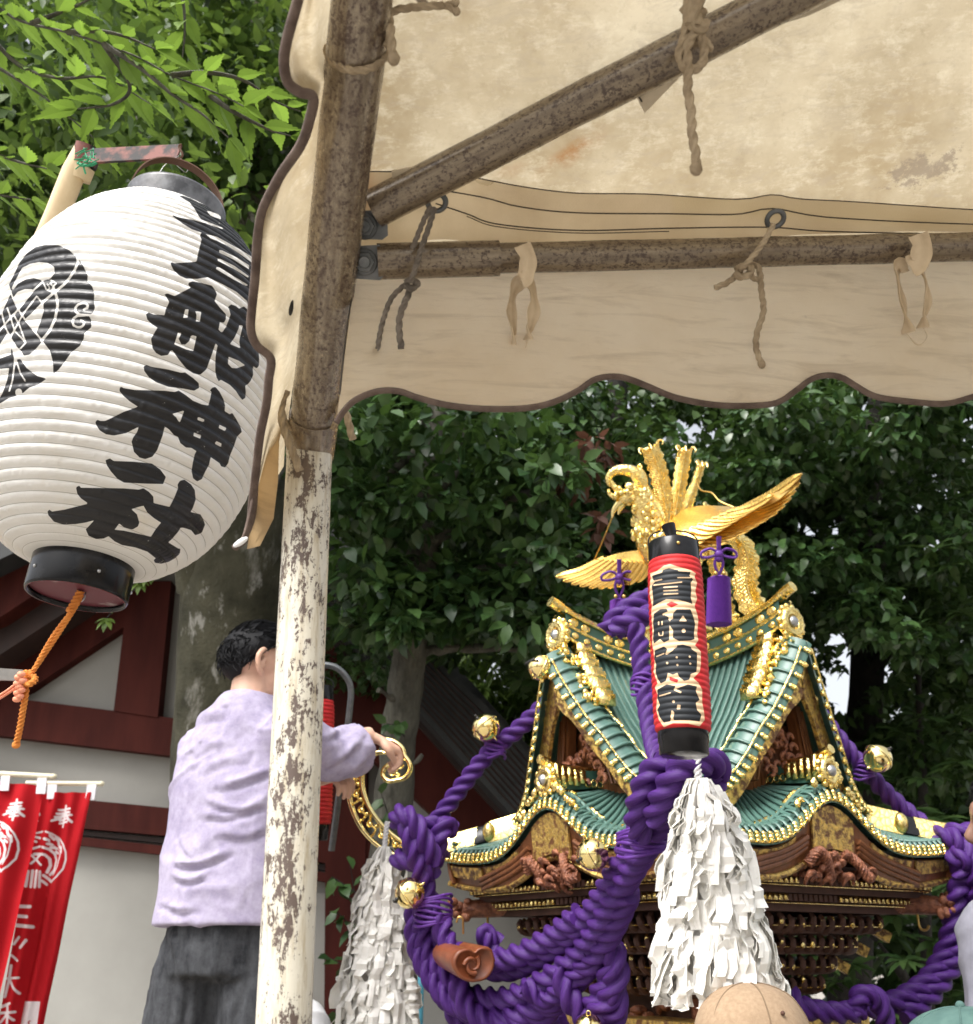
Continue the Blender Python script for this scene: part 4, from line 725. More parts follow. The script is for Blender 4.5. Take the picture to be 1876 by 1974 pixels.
# --- verge strips of the four gables
for k in range(4):
    mb, gb, dk = MB(), MB(), MB()
    for sg in (-1, 1):
        t = np.linspace(0, .33, 60); n = gn(t); z = gz(t); tang = nrm(np.stack([np.gradient(t) * sg, np.gradient(n), np.gradient(z)], -1))
        wd = .062
        cs = [(-.012, .012), (.0, .019), (wd * .35, .021), (wd * .7, .012), (wd, -.006), (wd + .002, -.016)]     # outward, up
        rows = []
        for o_, h_ in cs:
            rows.append(W(k, sg * t + sg * h_ * .8, n + o_, z + h_ * .55 - o_ * .22))
        mb.grid(A(rows))
        for q_ in np.arange(.012, .325, .0185):
            nn, zz = float(gn(q_)), float(gz(q_))
            path = [W(k, sg * q_ + sg * (h_ + .004) * .8, nn + o_, zz + (h_ + .004) * .55 - o_ * .22) for o_, h_ in cs]
            mb.tube(path, .0048, 6, res=12)
            c = path[-2]; ax_ = axes(k); 
            for b in range(3): gb.ell(path[-2] + (path[-1] - path[-3]) * (.05 + .17 * b) * 1.0 + A([0, 0, .003]), [.0085, .0085, .0075], 7, ax_)
        mb.tube(W(k, sg * t + sg * .010, n - .016, z + .016), .0058, 8)
        L_ = np.linspace(.01, .32, 11)
        for a_, b_ in zip(L_[:-1:1], L_[1:]):
            m_ = np.linspace(a_ + .003, a_ + (b_ - a_) * .62, 5); gb.tube(W(k, sg * m_ + sg * .013, gn(m_) - .014, gz(m_) + .021), .0052, 7)
        # wooden bargeboard under the verge and its gilded edge
        t2 = np.linspace(0, .36, 40); top_ = W(k, sg * t2, gn(t2) + .030, gz(t2) - .022); bot_ = W(k, sg * np.maximum(t2 - .012, 0), gn(t2) + .022, gz(t2) - .088 - .05 * np.exp(-(t2 / .04)**2))
        dk.sheet(A([top_, top_ * .5 + bot_ * .5, bot_]), .012)
    for sg in (-1, 1):
        gb.tube([W(k, sg * (q_ + .0125), float(gn(q_)) + .058, float(gz(q_)) - .010) for q_ in np.linspace(.01, .33, 30)], .0035, 5); gb.tube([W(k, sg * (q_ + .013), float(gn(q_)) - .014, float(gz(q_)) + .0195) for q_ in np.linspace(.01, .32, 30)], .0028, 5)
    gb.tube([W(k, x, float(gn(0)) + .03, .79) for x in (-.03, 0, .03)], .004, 5)
    vg = mk('gable_verge', mb, MAT['tile_green'], shrine); mk('tile_gilding', gb, MAT['gold'], vg)
    bg_ = mk('bargeboard', dk, MAT['gold_carved'], shrine)
    # gable wall: planks, posts and carving, set back
    mb = MB(); 
    for s0 in np.linspace(-.2, .2, 13):
        zt = float(gz(abs(s0))) - .08
        if zt > .44: mb.box(W(k, s0, .335, (zt + .40) / 2), [.0158, .008, (zt - .40) / 2], axes(k))
    for sg in (-1, 1):
        mb.prism([W(k, sg * .045, .40, .67), W(k, sg * .078, .40, .60), W(k, sg * .155, .375, .42), W(k, sg * .095, .375, .42)], np.r_[-NK[k] * .03, 0])
        for o_ in (.01, .022, .034): mb.tube([W(k, sg * (.045 + o_), .407 - o_ * .1, .655 - o_), W(k, sg * (.10 + o_ * 1.2), .383, .42)], .0035, 6)
    wl_ = mk('gable_wall', mb, MAT['brown_wood'], shrine, smooth=False)
    mb = MB()
    for j in range(34):
        a_ = rng.uniform(-.10, .10); zz = .42 + rng.uniform(0, 1) * (.16 - abs(a_) * 1.2); th = np.linspace(0, rng.uniform(3, 5.5), 12); r_ = rng.uniform(.010, .020); sg = rng.choice([-1, 1])
        mb.tube(W(k, a_ + sg * r_ * (1 - th / 9) * np.cos(th), .39 + rng.uniform(-.012, .012) + 0 * th, zz + r_ * (1 - th / 9) * np.sin(th)), [.004, .008, .003], 6)
    mk('gable_carving', mb, MAT['carved_wood'], wl_)
# --- ridges of the gables with gilded ends
    mb = MB(); nr = np.linspace(0, .455, 16); rz = .825 + .055 * (nr / .46)**3
    for hw, z0, z1, m_ in ((.030, -.035, .0, 0), (.024, .0, .045, 0)):
        mb.grid(A([W(k, -hw + 0 * nr, nr, rz + z0), W(k, -hw + 0 * nr, nr, rz + z1), W(k, hw + 0 * nr, nr, rz + z1), W(k, hw + 0 * nr, nr, rz + z0)])); 
    rd = mk('ridge', mb, MAT['tile_dark'], shrine, smooth=False)
    mb = MB()
    nr2 = np.linspace(0, .492, 20); rz2 = .825 + .055 * (np.minimum(nr2, .46) / .46)**3 + .9 * np.clip(nr2 - .42, 0, 1)**1.5 + .056
    mb.tube(W(k, 0 * nr2, nr2, rz2), .0165, 14)
    for sg in (-1, 1):
        for zz, rr in ((.044, .005), (.003, .006), (-.036, .006)): mb.tube(W(k, sg * .028 + 0 * nr, nr, rz + zz), rr, 7)
        for j in range(10):
            n0 = .03 + j * .044
            mb.ell(W(k, sg * .0315, n0, .825 + .055 * (n0 / .46)**3 - .018), [.004, .014, .010], 8, axes(k))
            if j % 3 != 1: mb.ell(W(k, sg * .026, n0, .825 + .055 * (n0 / .46)**3 + .024), [.004, .020, .014], 8, axes(k))
    # ribbed gilded drops beside the ridge end
    for sg in (-1, 1):
        for j in range(9):
            q_ = .012 + j * .0115; mb.box(W(k, sg * (q_ + .025), .405, float(gz(q_)) + .035 - .006 * (j % 2)), [.011, .034 - .004 * abs(j - 4) * .5, .017], axes(k))
        for j in range(22):
            q_ = .012 + rng.uniform(0, .10); mb.ell(W(k, sg * (q_ + .012), .44 + rng.uniform(-.01, .014), float(gz(q_)) + rng.uniform(.012, .035)), rng.uniform(.006, .014, 3), 7)
    mk('ridge_gilding', mb, MAT['gold'], rd)
    mb = MB(); e2 = axes(k)[[0, 2, 1]]          # ornament disc facing outward
    cc = W(k, 0, .468, .852)
    mb.lathe([(0, .002), (.019, .002), (.021, .010), (.026, .014), (.030, .010), (.034, .016), (.041, .014), (.044, .004), (.046, -.01), (0, -.012)], 28, cc, *e2)
    for j in range(14):
        a_ = j / 14 * 6.283; mb.ell(cc + e2[0] * .047 * math.cos(a_) + e2[1] * .047 * math.sin(a_), [.010, .010, .010], 7)
    for j in range(20):
        a_ = rng.uniform(-1, 1); mb.ell(cc + e2[0] * a_ * .05 - e2[1] * rng.uniform(.04, .095), rng.uniform(.007, .014, 3), 7)
    oo = mk('ridge_end_ornament', mb, MAT['gold'], shrine); mk('gem', MB().ell(cc + e2[2] * .010, [.017, .017, .012], 14, e2), MAT['steel'], oo)
    # --- eave strip following the wavy eave
    mb, gb = MB(), MB(); s = np.linspace(-.53, .53, 120)
    cs = [(-.050, .030), (-.030, .036), (-.008, .030), (.006, .012), (.010, -.008)]
    mb.grid(A([W(k, s, .52 + o_, ze(s) + h_) for o_, h_ in cs]))
    for s0 in np.arange(-.515, .52, .0235):
        path = [W(k, s0, .52 + o_ + .003, float(ze(s0)) + h_ + .004) for o_, h_ in cs]; mb.tube(path, .0046, 6, res=10)
        for b in range(3): gb.ell(path[-2] + (path[-1] - path[-2]) * (.1 + .42 * b) + A([0, 0, .004]), [.0075, .0075, .0068], 7)
    mb.tube(W(k, s, .468 + 0 * s, ze(s) + .040), .0055, 7)
    for s0 in np.arange(-.46, .47, .115):
        m_ = np.linspace(s0, s0 + .05, 5); gb.tube(W(k, m_, .462 + 0 * m_, ze(m_) + .046), .0055, 7)
    gb.tube(W(k, s, .529 + 0 * s, ze(s) - .002), .0035, 5); gb.tube(W(k, s, .464 + 0 * s, ze(s) + .0435), .0028, 5)
    ev = mk('eave', mb, MAT['tile_green'], shrine); mk('tile_gilding', gb, MAT['gold'], ev)
    # --- small ridge and ornament on top of the wave
    mb = MB(); mb.grid(A([W(k, x, np.linspace(.30, .50, 6), np.linspace(.425, .405, 6) + h_) for x, h_ in ((-.026, 0), (-.022, .05), (.022, .05), (.026, 0))])); sr = mk('ridge', mb, MAT['tile_dark'], shrine, smooth=False)
    mb = MB(); nn = np.linspace(.33, .545, 8); mb.tube(W(k, 0 * nn, nn, .468 + .3 * np.clip(nn - .48, 0, 1)), .013, 10); cc = W(k, 0, .525, .432)
    for sg in (-1, 1):
        for j in range(5): mb.box(W(k, sg * .026, .505 - j * .022, .445 - .004 * (j % 2)), [.006, .009, .030 - .003 * j], axes(k))
        for j in range(4): mb.tube(W(k, sg * .029 + 0 * np.arange(9), .40 - j * .022 + .010 * np.cos(np.linspace(0, 6.283, 9)), .43 + .010 * np.sin(np.linspace(0, 6.283, 9))), .0025, 5)
    mk('ridge_gilding', mb, MAT['gold'], sr)
    mb = MB(); mb.lathe([(0, .002), (.018, .002), (.020, .010), (.026, .012), (.032, .012), (.038, .002), (0, -.006)], 24, cc, *e2)
    for j in range(12): a_ = j / 12 * 6.283; mb.ell(cc + e2[0] * .040 * math.cos(a_) + e2[1] * .038 * math.sin(a_), .0095, 7)
    for j in range(26):
        a_ = rng.uniform(-1, 1); mb.ell(W(k, a_ * .13, .528 - abs(a_) * .01, float(ze(a_ * .13)) + .048 + rng.uniform(0, .03) * (1 - abs(a_))), rng.uniform(.006, .013, 3), 7)
    oo = mk('ridge_end_ornament', mb, MAT['gold'], shrine); mk('gem', MB().ell(cc + e2[2] * .010, [.016, .016, .012], 14, e2), MAT['steel'], oo)
    # --- boards under the eave
    s = np.linspace(-.52, .52, 90); zb_ = lambda q_: .155 + .075 * np.exp(-(np.abs(q_) / .15)**2) + .035 * (np.abs(q_) / .52)**3.5
    mb = MB(); mb.sheet(A([W(k, s, .508, ze(s) - .012), W(k, s, .498, ze(s) * .5 + zb_(s) * .5 - .004), W(k, s * .99, .490, zb_(s))]), .012)
    eb = mk('eave_board', mb, MAT['brown_wood'], shrine); mb = MB()
    for sa, sb, zz in ((-.51, -.33, .62), (.33, .51, .62), (-.31, -.15, .42), (.15, .31, .42), (-.08, .08, .92)):
        m_ = np.linspace(sa, sb, 12); mb.sheet(A([W(k, m_, .516, ze(m_) - .016), W(k, m_, .508, ze(m_) * (1 - zz) + zb_(m_) * zz)]), .006)
    mb.tube(W(k, s, .500 + 0 * s, zb_(s) + .002), .008, 7)
    mk('board_gilding', mb, MAT['gold_carved'], eb)
    for sg in (-1, 1):
        mb = MB()
        for o_ in (0, .014, .028): 
            m_ = np.linspace(.10, .34, 16); mb.tube(W(k, sg * m_, .512 - o_ * .3, ze(m_) - .050 - o_ * .9 + .02 * np.sin((m_ - .1) * 13)), .008, 7)
        mk('carved_moulding', mb, MAT['brown_wood'], eb)
    mb = MB()
    for j in range(60):
        a_ = rng.normal(0, .07); zz = .195 + rng.uniform(-.055, .05) * (1 - min(abs(a_) * 4, .9)); th = np.linspace(0, rng.uniform(2.5, 5), 11); r_ = rng.uniform(.010, .026); sg = rng.choice([-1, 1]); o_ = rng.uniform(-.04, .03)
        mb.tube(W(k, a_ + sg * r_ * (1 - th / 9) * np.cos(th), .49 + o_ + .012 * np.sin(th), zz + r_ * (1 - th / 9) * np.sin(th)), [.004, .009, .003], 6)
    mb.rope(W(k, np.linspace(-.11, .12, 10), .51 + .02 * np.sin(np.arange(10)), .20 + .03 * np.sin(np.arange(10) * 1.3)), .013, .05, 5, 25)
    mk('dragon_carving', mb, MAT['carved_wood'], eb)
    # --- rafters and bracket tiers stepping in below
    mb, gb = MB(), MB()
    for tier, (n0, z0, hh) in enumerate(((.445, .145, .014), (.40, .105, .016), (.345, .055, .016), (.295, .005, .016), (.25, -.045, .016), (.22, -.095, .016))):
        mb.box(W(k, 0, n0 - .02, z0), [n0, .022, hh * .55], axes(k))
        for s0 in np.arange(-n0, n0 + .001, .0195 if tier < 2 else .040):
            if tier < 2: mb.box(W(k, s0, n0 - .012, z0 + hh * 1.4), [.0065, .040, .008], axes(k))
            else:
                j_ = rng.uniform(-.004, .004, 3); mb.tube(W(k, s0 + j_[0] + A([0, 0, .002, .001, 0]), n0 + A([-.05, -.01, .018, .026, .018]), z0 + hh * A([.4, .2, .5, 1.5, 2.2]) + j_[1]), [.010, .013, .012, .010, .007], 7, res=9); mb.ell(W(k, s0 + .02, n0 + .002 + j_[2], z0 + hh * 1.3), [.010, .014, .012], 7, axes(k))
            if tier < 2 and abs(s0) > .10: gb.box(W(k, s0, n0 + .030, z0 + hh * 1.4), [.0062, .003, .0075], axes(k))
            elif tier >= 2 and rng.random() < .55: gb.ell(W(k, s0, n0 + .026, z0 + hh * rng.uniform(.5, 2)), [.007, .007, .010], 7, axes(k))
    for n0, z0, hh in ((.445, .145, .014), (.40, .105, .016), (.345, .055, .016), (.295, .005, .016), (.25, -.045, .016), (.22, -.095, .016)): gb.tube([W(k, -n0, n0 + .022, z0 + hh * .6), W(k, n0, n0 + .022, z0 + hh * .6)], .0022, 5)
    tr = mk('bracket_tiers', mb, MAT['bracket'], shrine, smooth=False); mk('rafter_gilding', gb, MAT['gold'], tr)
# --- soffit, body and base
mb = MB(); 
for k in range(4): mb.grid(A([W(k, np.linspace(-.50, .50, 8), .50, .20), W(k, np.linspace(-.30, .30, 8), .30, .16), W(k, np.linspace(-.05, .05, 8), .05, .16)]))
mk('soffit', mb, MAT['wood_dark'], shrine)
mb = MB(); mb.box(W(0, 0, 0, -.17), [.17, .17, .33], axes(0)); bd = mk('body', mb, MAT['bracket'], shrine, smooth=False); mb = MB()
for k in range(4):
    for s0 in (-.165, .165): mb.lathe([(.022, -.4), (.022, -.12), (.026, -.10), (.026, -.08)], 14, W(k, s0, .172, 0))
    for j in range(30): mb.ell(W(k, rng.uniform(-.14, .14), .18 + rng.uniform(0, .02), rng.uniform(-.36, -.12)), rng.uniform(.012, .03, 3), 8)
mk('body_carving', mb, MAT['carved_wood'], bd)
for n0, z0, z1, m_ in ((.31, -.20, -.155, 'gold_carved'), (.34, -.275, -.21, 'brown_wood'), (.33, -.33, -.285, 'gold_carved'), (.37, -.44, -.34, 'brown_wood')):
    mb = MB(); mb.box(W(0, 0, 0, (z0 + z1) / 2), [n0, n0, (z1 - z0) / 2], axes(0)); mk('base_tier', mb, MAT[m_], shrine, smooth=False)
mb = MB()
for k in range(4):
    for s0 in (-.36, -.12, .12, .36):
        mb.box(W(k, s0, .372, -.39), [.05, .004, .05], axes(k)); mb.box(W(k, s0 * .95, .343, -.243), [.045, .004, .033], axes(k))
mk('base_plates', mb, MAT['gold_plate'], shrine, smooth=False)
mb = MB(); mb.box(W(0, 0, 0, -1.02), [.40, .40, .58], axes(0)); mk('stand', mb, MAT['wood_dark'], shrine, smooth=False)
# --- corner hips with plates and curled openwork scrolls
def prof(r, z, k, off=0.0):
    r = np.asarray(r, float); d = D_(k); t_ = A([-d[1], d[0]])
    return np.stack(np.broadcast_arrays(MX[0] + d[0] * r + t_[0] * off, MX[1] + d[1] * r + t_[1] * off, CAMH + np.asarray(z, float)), -1)
r0 = .52 * math.sqrt(2)
for k in range(4):
    mb, gb = MB(), MB(); d = D_(k); t3 = A([-d[1], d[0], 0])
    # verge rope running from gable foot to corner
    rr = np.linspace(.30 * 1.2, r0 + .01, 24); zz = .375 + (.262 - .375) * ((rr - rr[0]) / (rr[-1] - rr[0]))**.75
    mb.tube(prof(rr, zz + .022, k), .017, 10)
    for a_ in np.linspace(0, 1, 16): gb.ell(prof(np.interp(a_, [0, 1], [rr[0], rr[-1]]), np.interp(a_, np.linspace(0, 1, 24), zz) + .036, k), [.011, .011, .009], 8)
    hp = mk('hip_ridge', mb, MAT['tile_green'], shrine); mk('bead_gilding', gb, MAT['gold'], hp)
    for ra, rb, m_, hh in ((.50, .595, 'gold_plate', .036), (.595, .64, 'black_plastic', .028), (.635, .755, 'gold_plate', .030)):
        x = np.linspace(ra, rb, 8); zc = np.interp(x, rr, zz) + .034; mb = MB()
        for sg in (-1, 1):
            mb.sheet(A([prof(x, zc - hh * .75, k, sg * .036), prof(x, zc + hh * .3, k, sg * .030), prof(x, zc + hh, k, sg * .016)]), .004)
        mb.sheet(A([prof(x, zc + hh, k, -.017), prof(x, zc + hh + .004, k, 0), prof(x, zc + hh, k, .017)]), .004)
        if m_ == 'gold_plate' and ra < .55: mb.ell(prof(rb, zc[-1] + .004, k, .032), [.02, .02, .03], 12); mb.ell(prof(rb, zc[-1] + .004, k, -.032), [.02, .02, .03], 12)
        mk('hip_plate', mb, MAT[m_], hp)
    # the scroll: outer rail, inner rail, curls between, flower curl at the tip
    s_ = lambda pts: [prof(r0 + (860 - u) * .00162, .260 + (1655 - v) * .00158, k) for u, v in pts]
    g = lambda pts, o=0: [p + t3 * o for p in s_(pts)]
    mb = MB()
    out = [(840, 1668), (790, 1655), (735, 1632), (695, 1598), (668, 1550), (661, 1510), (668, 1465), (688, 1432), (715, 1416)]; inn = [(815, 1635), (775, 1620), (735, 1590), (706, 1556), (690, 1520), (686, 1490), (694, 1462), (710, 1446), (728, 1444)]
    for o_ in (-.011, .011):
        mb.tube(g(out, o_), .0062, 8, res=40); mb.tube(g(inn, o_), .0055, 8, res=40)
    mb.sheet(A([cr(A(g(out, -.011)), 40), cr(A(g(out, .011)), 40)]), .004); mb.sheet(A([cr(A(g(inn, -.011)), 40), cr(A(g(inn, .011)), 40)]), .003)
    co, ci = cr(A(out, float), 40), cr(A(inn, float), 40)
    for j in range(3, 37, 4):
        a_, b_, c_ = co[j], ci[min(j + 4, 39)], ci[j]; m_ = (a_ + b_) / 2
        mb.tube(g([a_, a_ * .6 + c_ * .4 + A([4, -4]), m_, b_]), .0038, 6, res=14); mb.ell(g([m_])[0], .0085, 8); mb.ell(g([a_ * .3 + c_ * .7])[0], .007, 8)
        th = np.linspace(0, 5, 12); mb.tube(g([(m_[0] + (2 + th_ * 1.6) * math.cos(th_), m_[1] + (2 + th_ * 1.6) * math.sin(th_)) for th_ in th]), .0028, 5)
    cu = [(715, 1416), (735, 1418), (752, 1424), (767, 1437), (772, 1452), (783, 1468), (784, 1484), (774, 1496), (757, 1500), (740, 1501), (729, 1490), (732, 1476), (745, 1470), (756, 1477), (750, 1487)]
    mb.tube(g(cu), .0085, 8, res=70); mb.tube(g([(728, 1444), (742, 1448), (748, 1460), (738, 1470), (730, 1478)]), .006, 8, res=20)
    for cx, cy, r_ in ((752, 1455, 8), (762, 1470, 9), (747, 1484, 8), (758, 1488, 6), (742, 1436, 6)):
        th = np.linspace(0, 5.5, 14); mb.tube(g([(cx + (r_ - th_) * math.cos(th_), cy + (r_ - th_) * math.sin(th_)) for th_ in th]), .0032, 5); mb.ell(g([(cx, cy)])[0], .006, 7)
    mk('corner_scroll', mb, MAT['gold_smooth'], shrine)
    # carved beam heads sticking out below each corner
    mb = MB(); b0 = prof(.40, .135, k); b1 = prof(r0 - .06, .118, k); mb.tube([b0, (b0 + b1) / 2, b1], [.034, .030, .024], 12, res=16)
    for j in range(12): mb.ell(prof(r0 - .06 + rng.uniform(-.02, .035), .118 + rng.uniform(-.022, .022), k, rng.uniform(-.022, .022)), rng.uniform(.010, .018, 3), 8)
    bh = mk('carved_beam_head', mb, MAT['carved_wood'], shrine); mk('hook', MB().tube(prof([r0 - .13, r0 - .13, r0 - .125, r0 - .112, r0 - .104], [.10, .07, .058, .058, .068], k), .0035, 7, res=18), MAT['brass_dull'], bh)
# gilded plank ends hanging out under the right side
mb = MB()
for u, v in ((1560, 1888), (1618, 1858), (1655, 1826), (1698, 1798)): c = P(u - 6, v - 2, 2.85); mb.box(c, [.036, .012, .014], A([[.86, 0, -.5], [0, 1, 0], [.5, 0, .86]]))
gpe = mk('plank_end', mb, MAT['gold_carved'], shrine, smooth=False); mb = MB()
for u, v in ((1560, 1888), (1618, 1858), (1655, 1826), (1698, 1798)):
    c = P(u - 46, v - 28, 2.87); mb.box(c, [.045, .010, .012], A([[.86, 0, -.5], [0, 1, 0], [.5, 0, .86]]))
mk('plank', mb, MAT['bracket'], gpe, smooth=False)
# top box the bird stands on
mb = MB(); mb.box(W(0, 0, 0, .90), [.075, .075, .045], axes(0)); mb.box(W(0, 0, 0, .95), [.09, .09, .008], axes(0)); mb.box(W(0, 0, 0, .99), [.055, .055, .03], axes(0)); mk('roof_box', mb, MAT['gold'], shrine, smooth=False)

# ================================================================= gilded phoenix
BD = 2.98
ph = thing('phoenix_statue', P(1330, 1190, BD), 'gilded phoenix with spread wings and upright tail plumes on top of the portable shrine', 'statue')
mb = MB(); mb.tube(PP([(1345, 1090, BD), (1310, 1075, BD), (1272, 1055, BD - .02), (1250, 1030, BD - .03), (1243, 1000, BD - .04), (1238, 975, BD - .05), (1228, 955, BD - .05), (1214, 948, BD - .05)]), [.05, .075, .085, .062, .042, .034, .027, .022], 18, res=50)
for j in range(150):
    t_ = rng.uniform(0, 1); c = cr(A(PP([(1320, 1078, BD), (1272, 1055, BD - .02), (1248, 1025, BD - .03), (1241, 985, BD - .04), (1226, 952, BD - .05)])), 60)[int(t_ * 59)]; r_ = np.interp(t_, [0, .3, .6, 1], [.078, .075, .04, .026]); a_ = rng.uniform(0, 6.28)
    mb.ell(c + A([math.cos(a_) * r_, -abs(math.sin(a_)) * r_, rng.uniform(-.02, .02)]), [.010, .008, .013], 6)
mb.ell(P(1210, 958, BD - .05), [.034, .026, .026], 14); body = mk('body', mb, MAT['gold'], ph)
mb = MB(); mb.tube(PP([(1203, 962, BD - .05), (1192, 972, BD - .05), (1183, 985, BD - .05), (1180, 998, BD - .05)]), [.018, .013, .008, .003], 10, res=16)
mb.tube(PP([(1200, 972, BD - .05), (1194, 984, BD - .05), (1192, 992, BD - .05)]), [.012, .008, .003], 8, res=12); mk('beak', mb, MAT['gold_smooth'], ph)
mb = MB()
for pts, rr in (([(1226, 955, BD), (1232, 930, BD), (1222, 912, BD), (1200, 906, BD), (1182, 910, BD), (1173, 922, BD), (1176, 934, BD), (1186, 934, BD)], [.016, .022, .024, .02, .017, .014, .010, .006]), ([(1236, 950, BD), (1240, 925, BD), (1232, 908, BD), (1214, 908, BD)], [.014, .015, .012, .005]), ([(1196, 948, BD - .06), (1184, 938, BD - .06), (1178, 926, BD - .06)], [.012, .010, .004]),
                ([(1188, 960, BD - .06), (1176, 952, BD - .06), (1173, 942, BD - .06)], [.010, .008, .004])): mb.tube(PP(pts), rr, 10, res=30)
for j in range(16): mb.ell(P(1205 + rng.uniform(-20, 25), 945 + rng.uniform(-10, 14), BD - .07), rng.uniform(.006, .013, 3), 7)
mk('crest', mb, MAT['gold'], ph)
def plume(pts, w0, w1, curl=0, back=0):
    c = cr(A(PP(pts)), 34); t = np.linspace(0, 1, 34); wd = np.interp(t, [0, .2, .75, .93, 1], [w0 * .5, w0, w1, w1 * 1.1, w1 * .3]); tg = nrm(np.gradient(c, axis=0)); side = nrm(np.cross(tg, A([0, -1., 0])))
    wv = 1 + .16 * np.sin(t * 60); mb = MB(); mb.sheet(A([c - side * (wd * wv)[:, None] + A([0, .010, 0]), c - side * wd[:, None] * .5, c - A([0, .002, 0]), c + side * wd[:, None] * .5, c + side * (wd * wv)[:, None] + A([0, .010, 0])]), .005)
    mb.tube(c - A([0, .006, 0]), [.006, .003], 7)
    for j in range(2, 33):
        for sg in (-1, 1): a_ = c[j] + sg * side[j] * .002 - A([0, .004, 0]); b_ = c[j] + sg * side[j] * wd[j] * .98 + tg[j] * wd[j] * .7 + A([0, .006, 0]); mb.tube([a_, (a_ + b_) / 2 - A([0, .003, 0]), b_], [.0035, .0042, .0025], 5)
    for sg in (-1, 0, 1):
        for k_ in range(2): mb.tube([c[-3 - k_ * 3] + side[-1] * sg * w1 * .5 + tg[-1] * 0, c[-1] + side[-1] * sg * w1 * 1.1 + tg[-1] * .008, c[-1] + side[-1] * sg * w1 * 1.5 - A([0, .012, .004]), c[-1] + side[-1] * sg * w1 * 1.3 - A([0, .018, .016])], [.004, .005, .004, .002], 6, res=10)
    return mb
for pts, w0, w1 in (([(1283, 1010, BD + .04), (1258, 970, BD + .04), (1238, 930, BD + .04), (1226, 906, BD + .03)], .026, .013), ([(1286, 1010, BD + .05), (1279, 950, BD + .05), (1268, 900, BD + .05), (1254, 862, BD + .04)], .026, .028),
                    ([(1298, 1008, BD + .06), (1308, 950, BD + .06), (1316, 900, BD + .06), (1321, 866, BD + .05)], .020, .020), ([(1310, 1010, BD + .07), (1328, 965, BD + .07), (1343, 925, BD + .07), (1352, 895, BD + .07)], .018, .011), ([(1322, 1014, BD + .07), (1340, 1000, BD + .08), (1362, 978, BD + .08)], .022, .010)):
    mk('tail_plume', plume(pts, w0, w1), MAT['gold'], ph)
def wing(feathers, covert):
    mb = MB()
    for (u0, v0, d0, u1, v1, d1, wd) in feathers:
        c = cr(A([P(u0, v0, d0), P((u0 + u1) / 2, (v0 + v1) / 2 + 6, (d0 + d1) / 2), P(u1, v1, d1)]), 14); t = np.linspace(0, 1, 14); w_ = wd * np.interp(t, [0, .3, .8, .95, 1], [.8, 1, .9, .6, .1]); side = nrm(np.cross(np.gradient(c, axis=0), A([0, -1., .25])))
        mb.sheet(A([c - side * w_[:, None], c + A([0, -.006, 0]), c + side * w_[:, None]]), .004); mb.tube(c + A([0, -.007, -.002]), .0030, 5)
        for j in range(1, 13): mb.tube([c[j] + A([0, -.006, 0]), c[j] + side[j] * w_[j] * .9 + (c[13] - c[12]) * .6], .0018, 4)
    g = A([[P(*q_) for q_ in row] for row in covert]); g = A([cr(r_, 16) for r_ in g]); g = A([cr(g[:, j], 10) for j in range(16)]).transpose(1, 0, 2); mb.sheet(g, .010)
    return mb
TIP = [(1545, 914), (1541, 932), (1533, 947), (1524, 961), (1512, 975), (1498, 988), (1480, 1000), (1462, 1011), (1444, 1022), (1424, 1033), (1404, 1044), (1384, 1056), (1362, 1068), (1340, 1078)]
fe = []
for j, (tu, tv) in enumerate(TIP):
    t_ = j / 13; fe.append((1425 * (1 - t_) + 1290 * t_, 985 * (1 - t_) + 1045 * t_, BD - .17 + .12 * t_, tu, tv, BD - .30 + .20 * t_, .017))
for j in range(9):
    t_ = j / 8; fe.append((1400 * (1 - t_) + 1290 * t_, 990 * (1 - t_) + 1035 * t_, BD - .175 + .11 * t_, 1490 - 150 * t_, 955 + 100 * t_, BD - .27 + .16 * t_, .015))
mk('wing', wing(fe, [[(1278, 1030, BD), (1305, 995, BD + .02), (1345, 978, BD), (1425, 980, BD - .12)], [(1282, 1034, BD - .03), (1322, 1012, BD - .05), (1370, 998, BD - .10), (1425, 984, BD - .16)], [(1285, 1040, BD - .05), (1335, 1025, BD - .09), (1380, 1008, BD - .14), (1428, 988, BD - .18)]]), MAT['gold_wing'], ph)
mk('wing_lining', MB().sheet(A([[P(1480, 960, BD - .24), P(1520, 935, BD - .27), P(1545, 912, BD - .29)], [P(1455, 985, BD - .23), P(1500, 965, BD - .26), P(1540, 930, BD - .285)]]), .006), MAT['brass_dull'], ph)
TIP = [(1072, 1112), (1086, 1120), (1102, 1126), (1118, 1130), (1136, 1133), (1154, 1134), (1172, 1133), (1190, 1130), (1208, 1126), (1226, 1120)]
fe = [(1165 + 85 * j / 9, 1078 + 8 * j / 9, BD + .10 - .10 * j / 9, tu, tv, BD + .16 - .13 * j / 9, .015) for j, (tu, tv) in enumerate(TIP)]
mk('wing', wing(fe, [[(1255, 1058, BD), (1215, 1064, BD + .06), (1185, 1070, BD + .10), (1150, 1084, BD + .13)], [(1258, 1070, BD), (1215, 1076, BD + .05), (1185, 1082, BD + .09), (1152, 1090, BD + .12)], [(1258, 1084, BD), (1215, 1090, BD + .04), (1185, 1094, BD + .08), (1156, 1098, BD + .11)]]), MAT['gold_wing'], ph)
mb = MB(); c = [(1395, 1030, BD + .05), (1428, 1045, BD + .06), (1442, 1085, BD + .06), (1438, 1125, BD + .05), (1452, 1165, BD + .03), (1485, 1205, BD)]
mb = plume(c, .034, .040)
for j in range(24): th = np.linspace(0, 5.6, 10); cx, cy, r_ = 1462 + rng.uniform(-18, 28), 1190 + rng.uniform(-25, 22), rng.uniform(4, 9); mb.tube([P(cx + r_ * math.cos(a_), cy + r_ * math.sin(a_), BD - .01) for a_ in th], .004, 5)
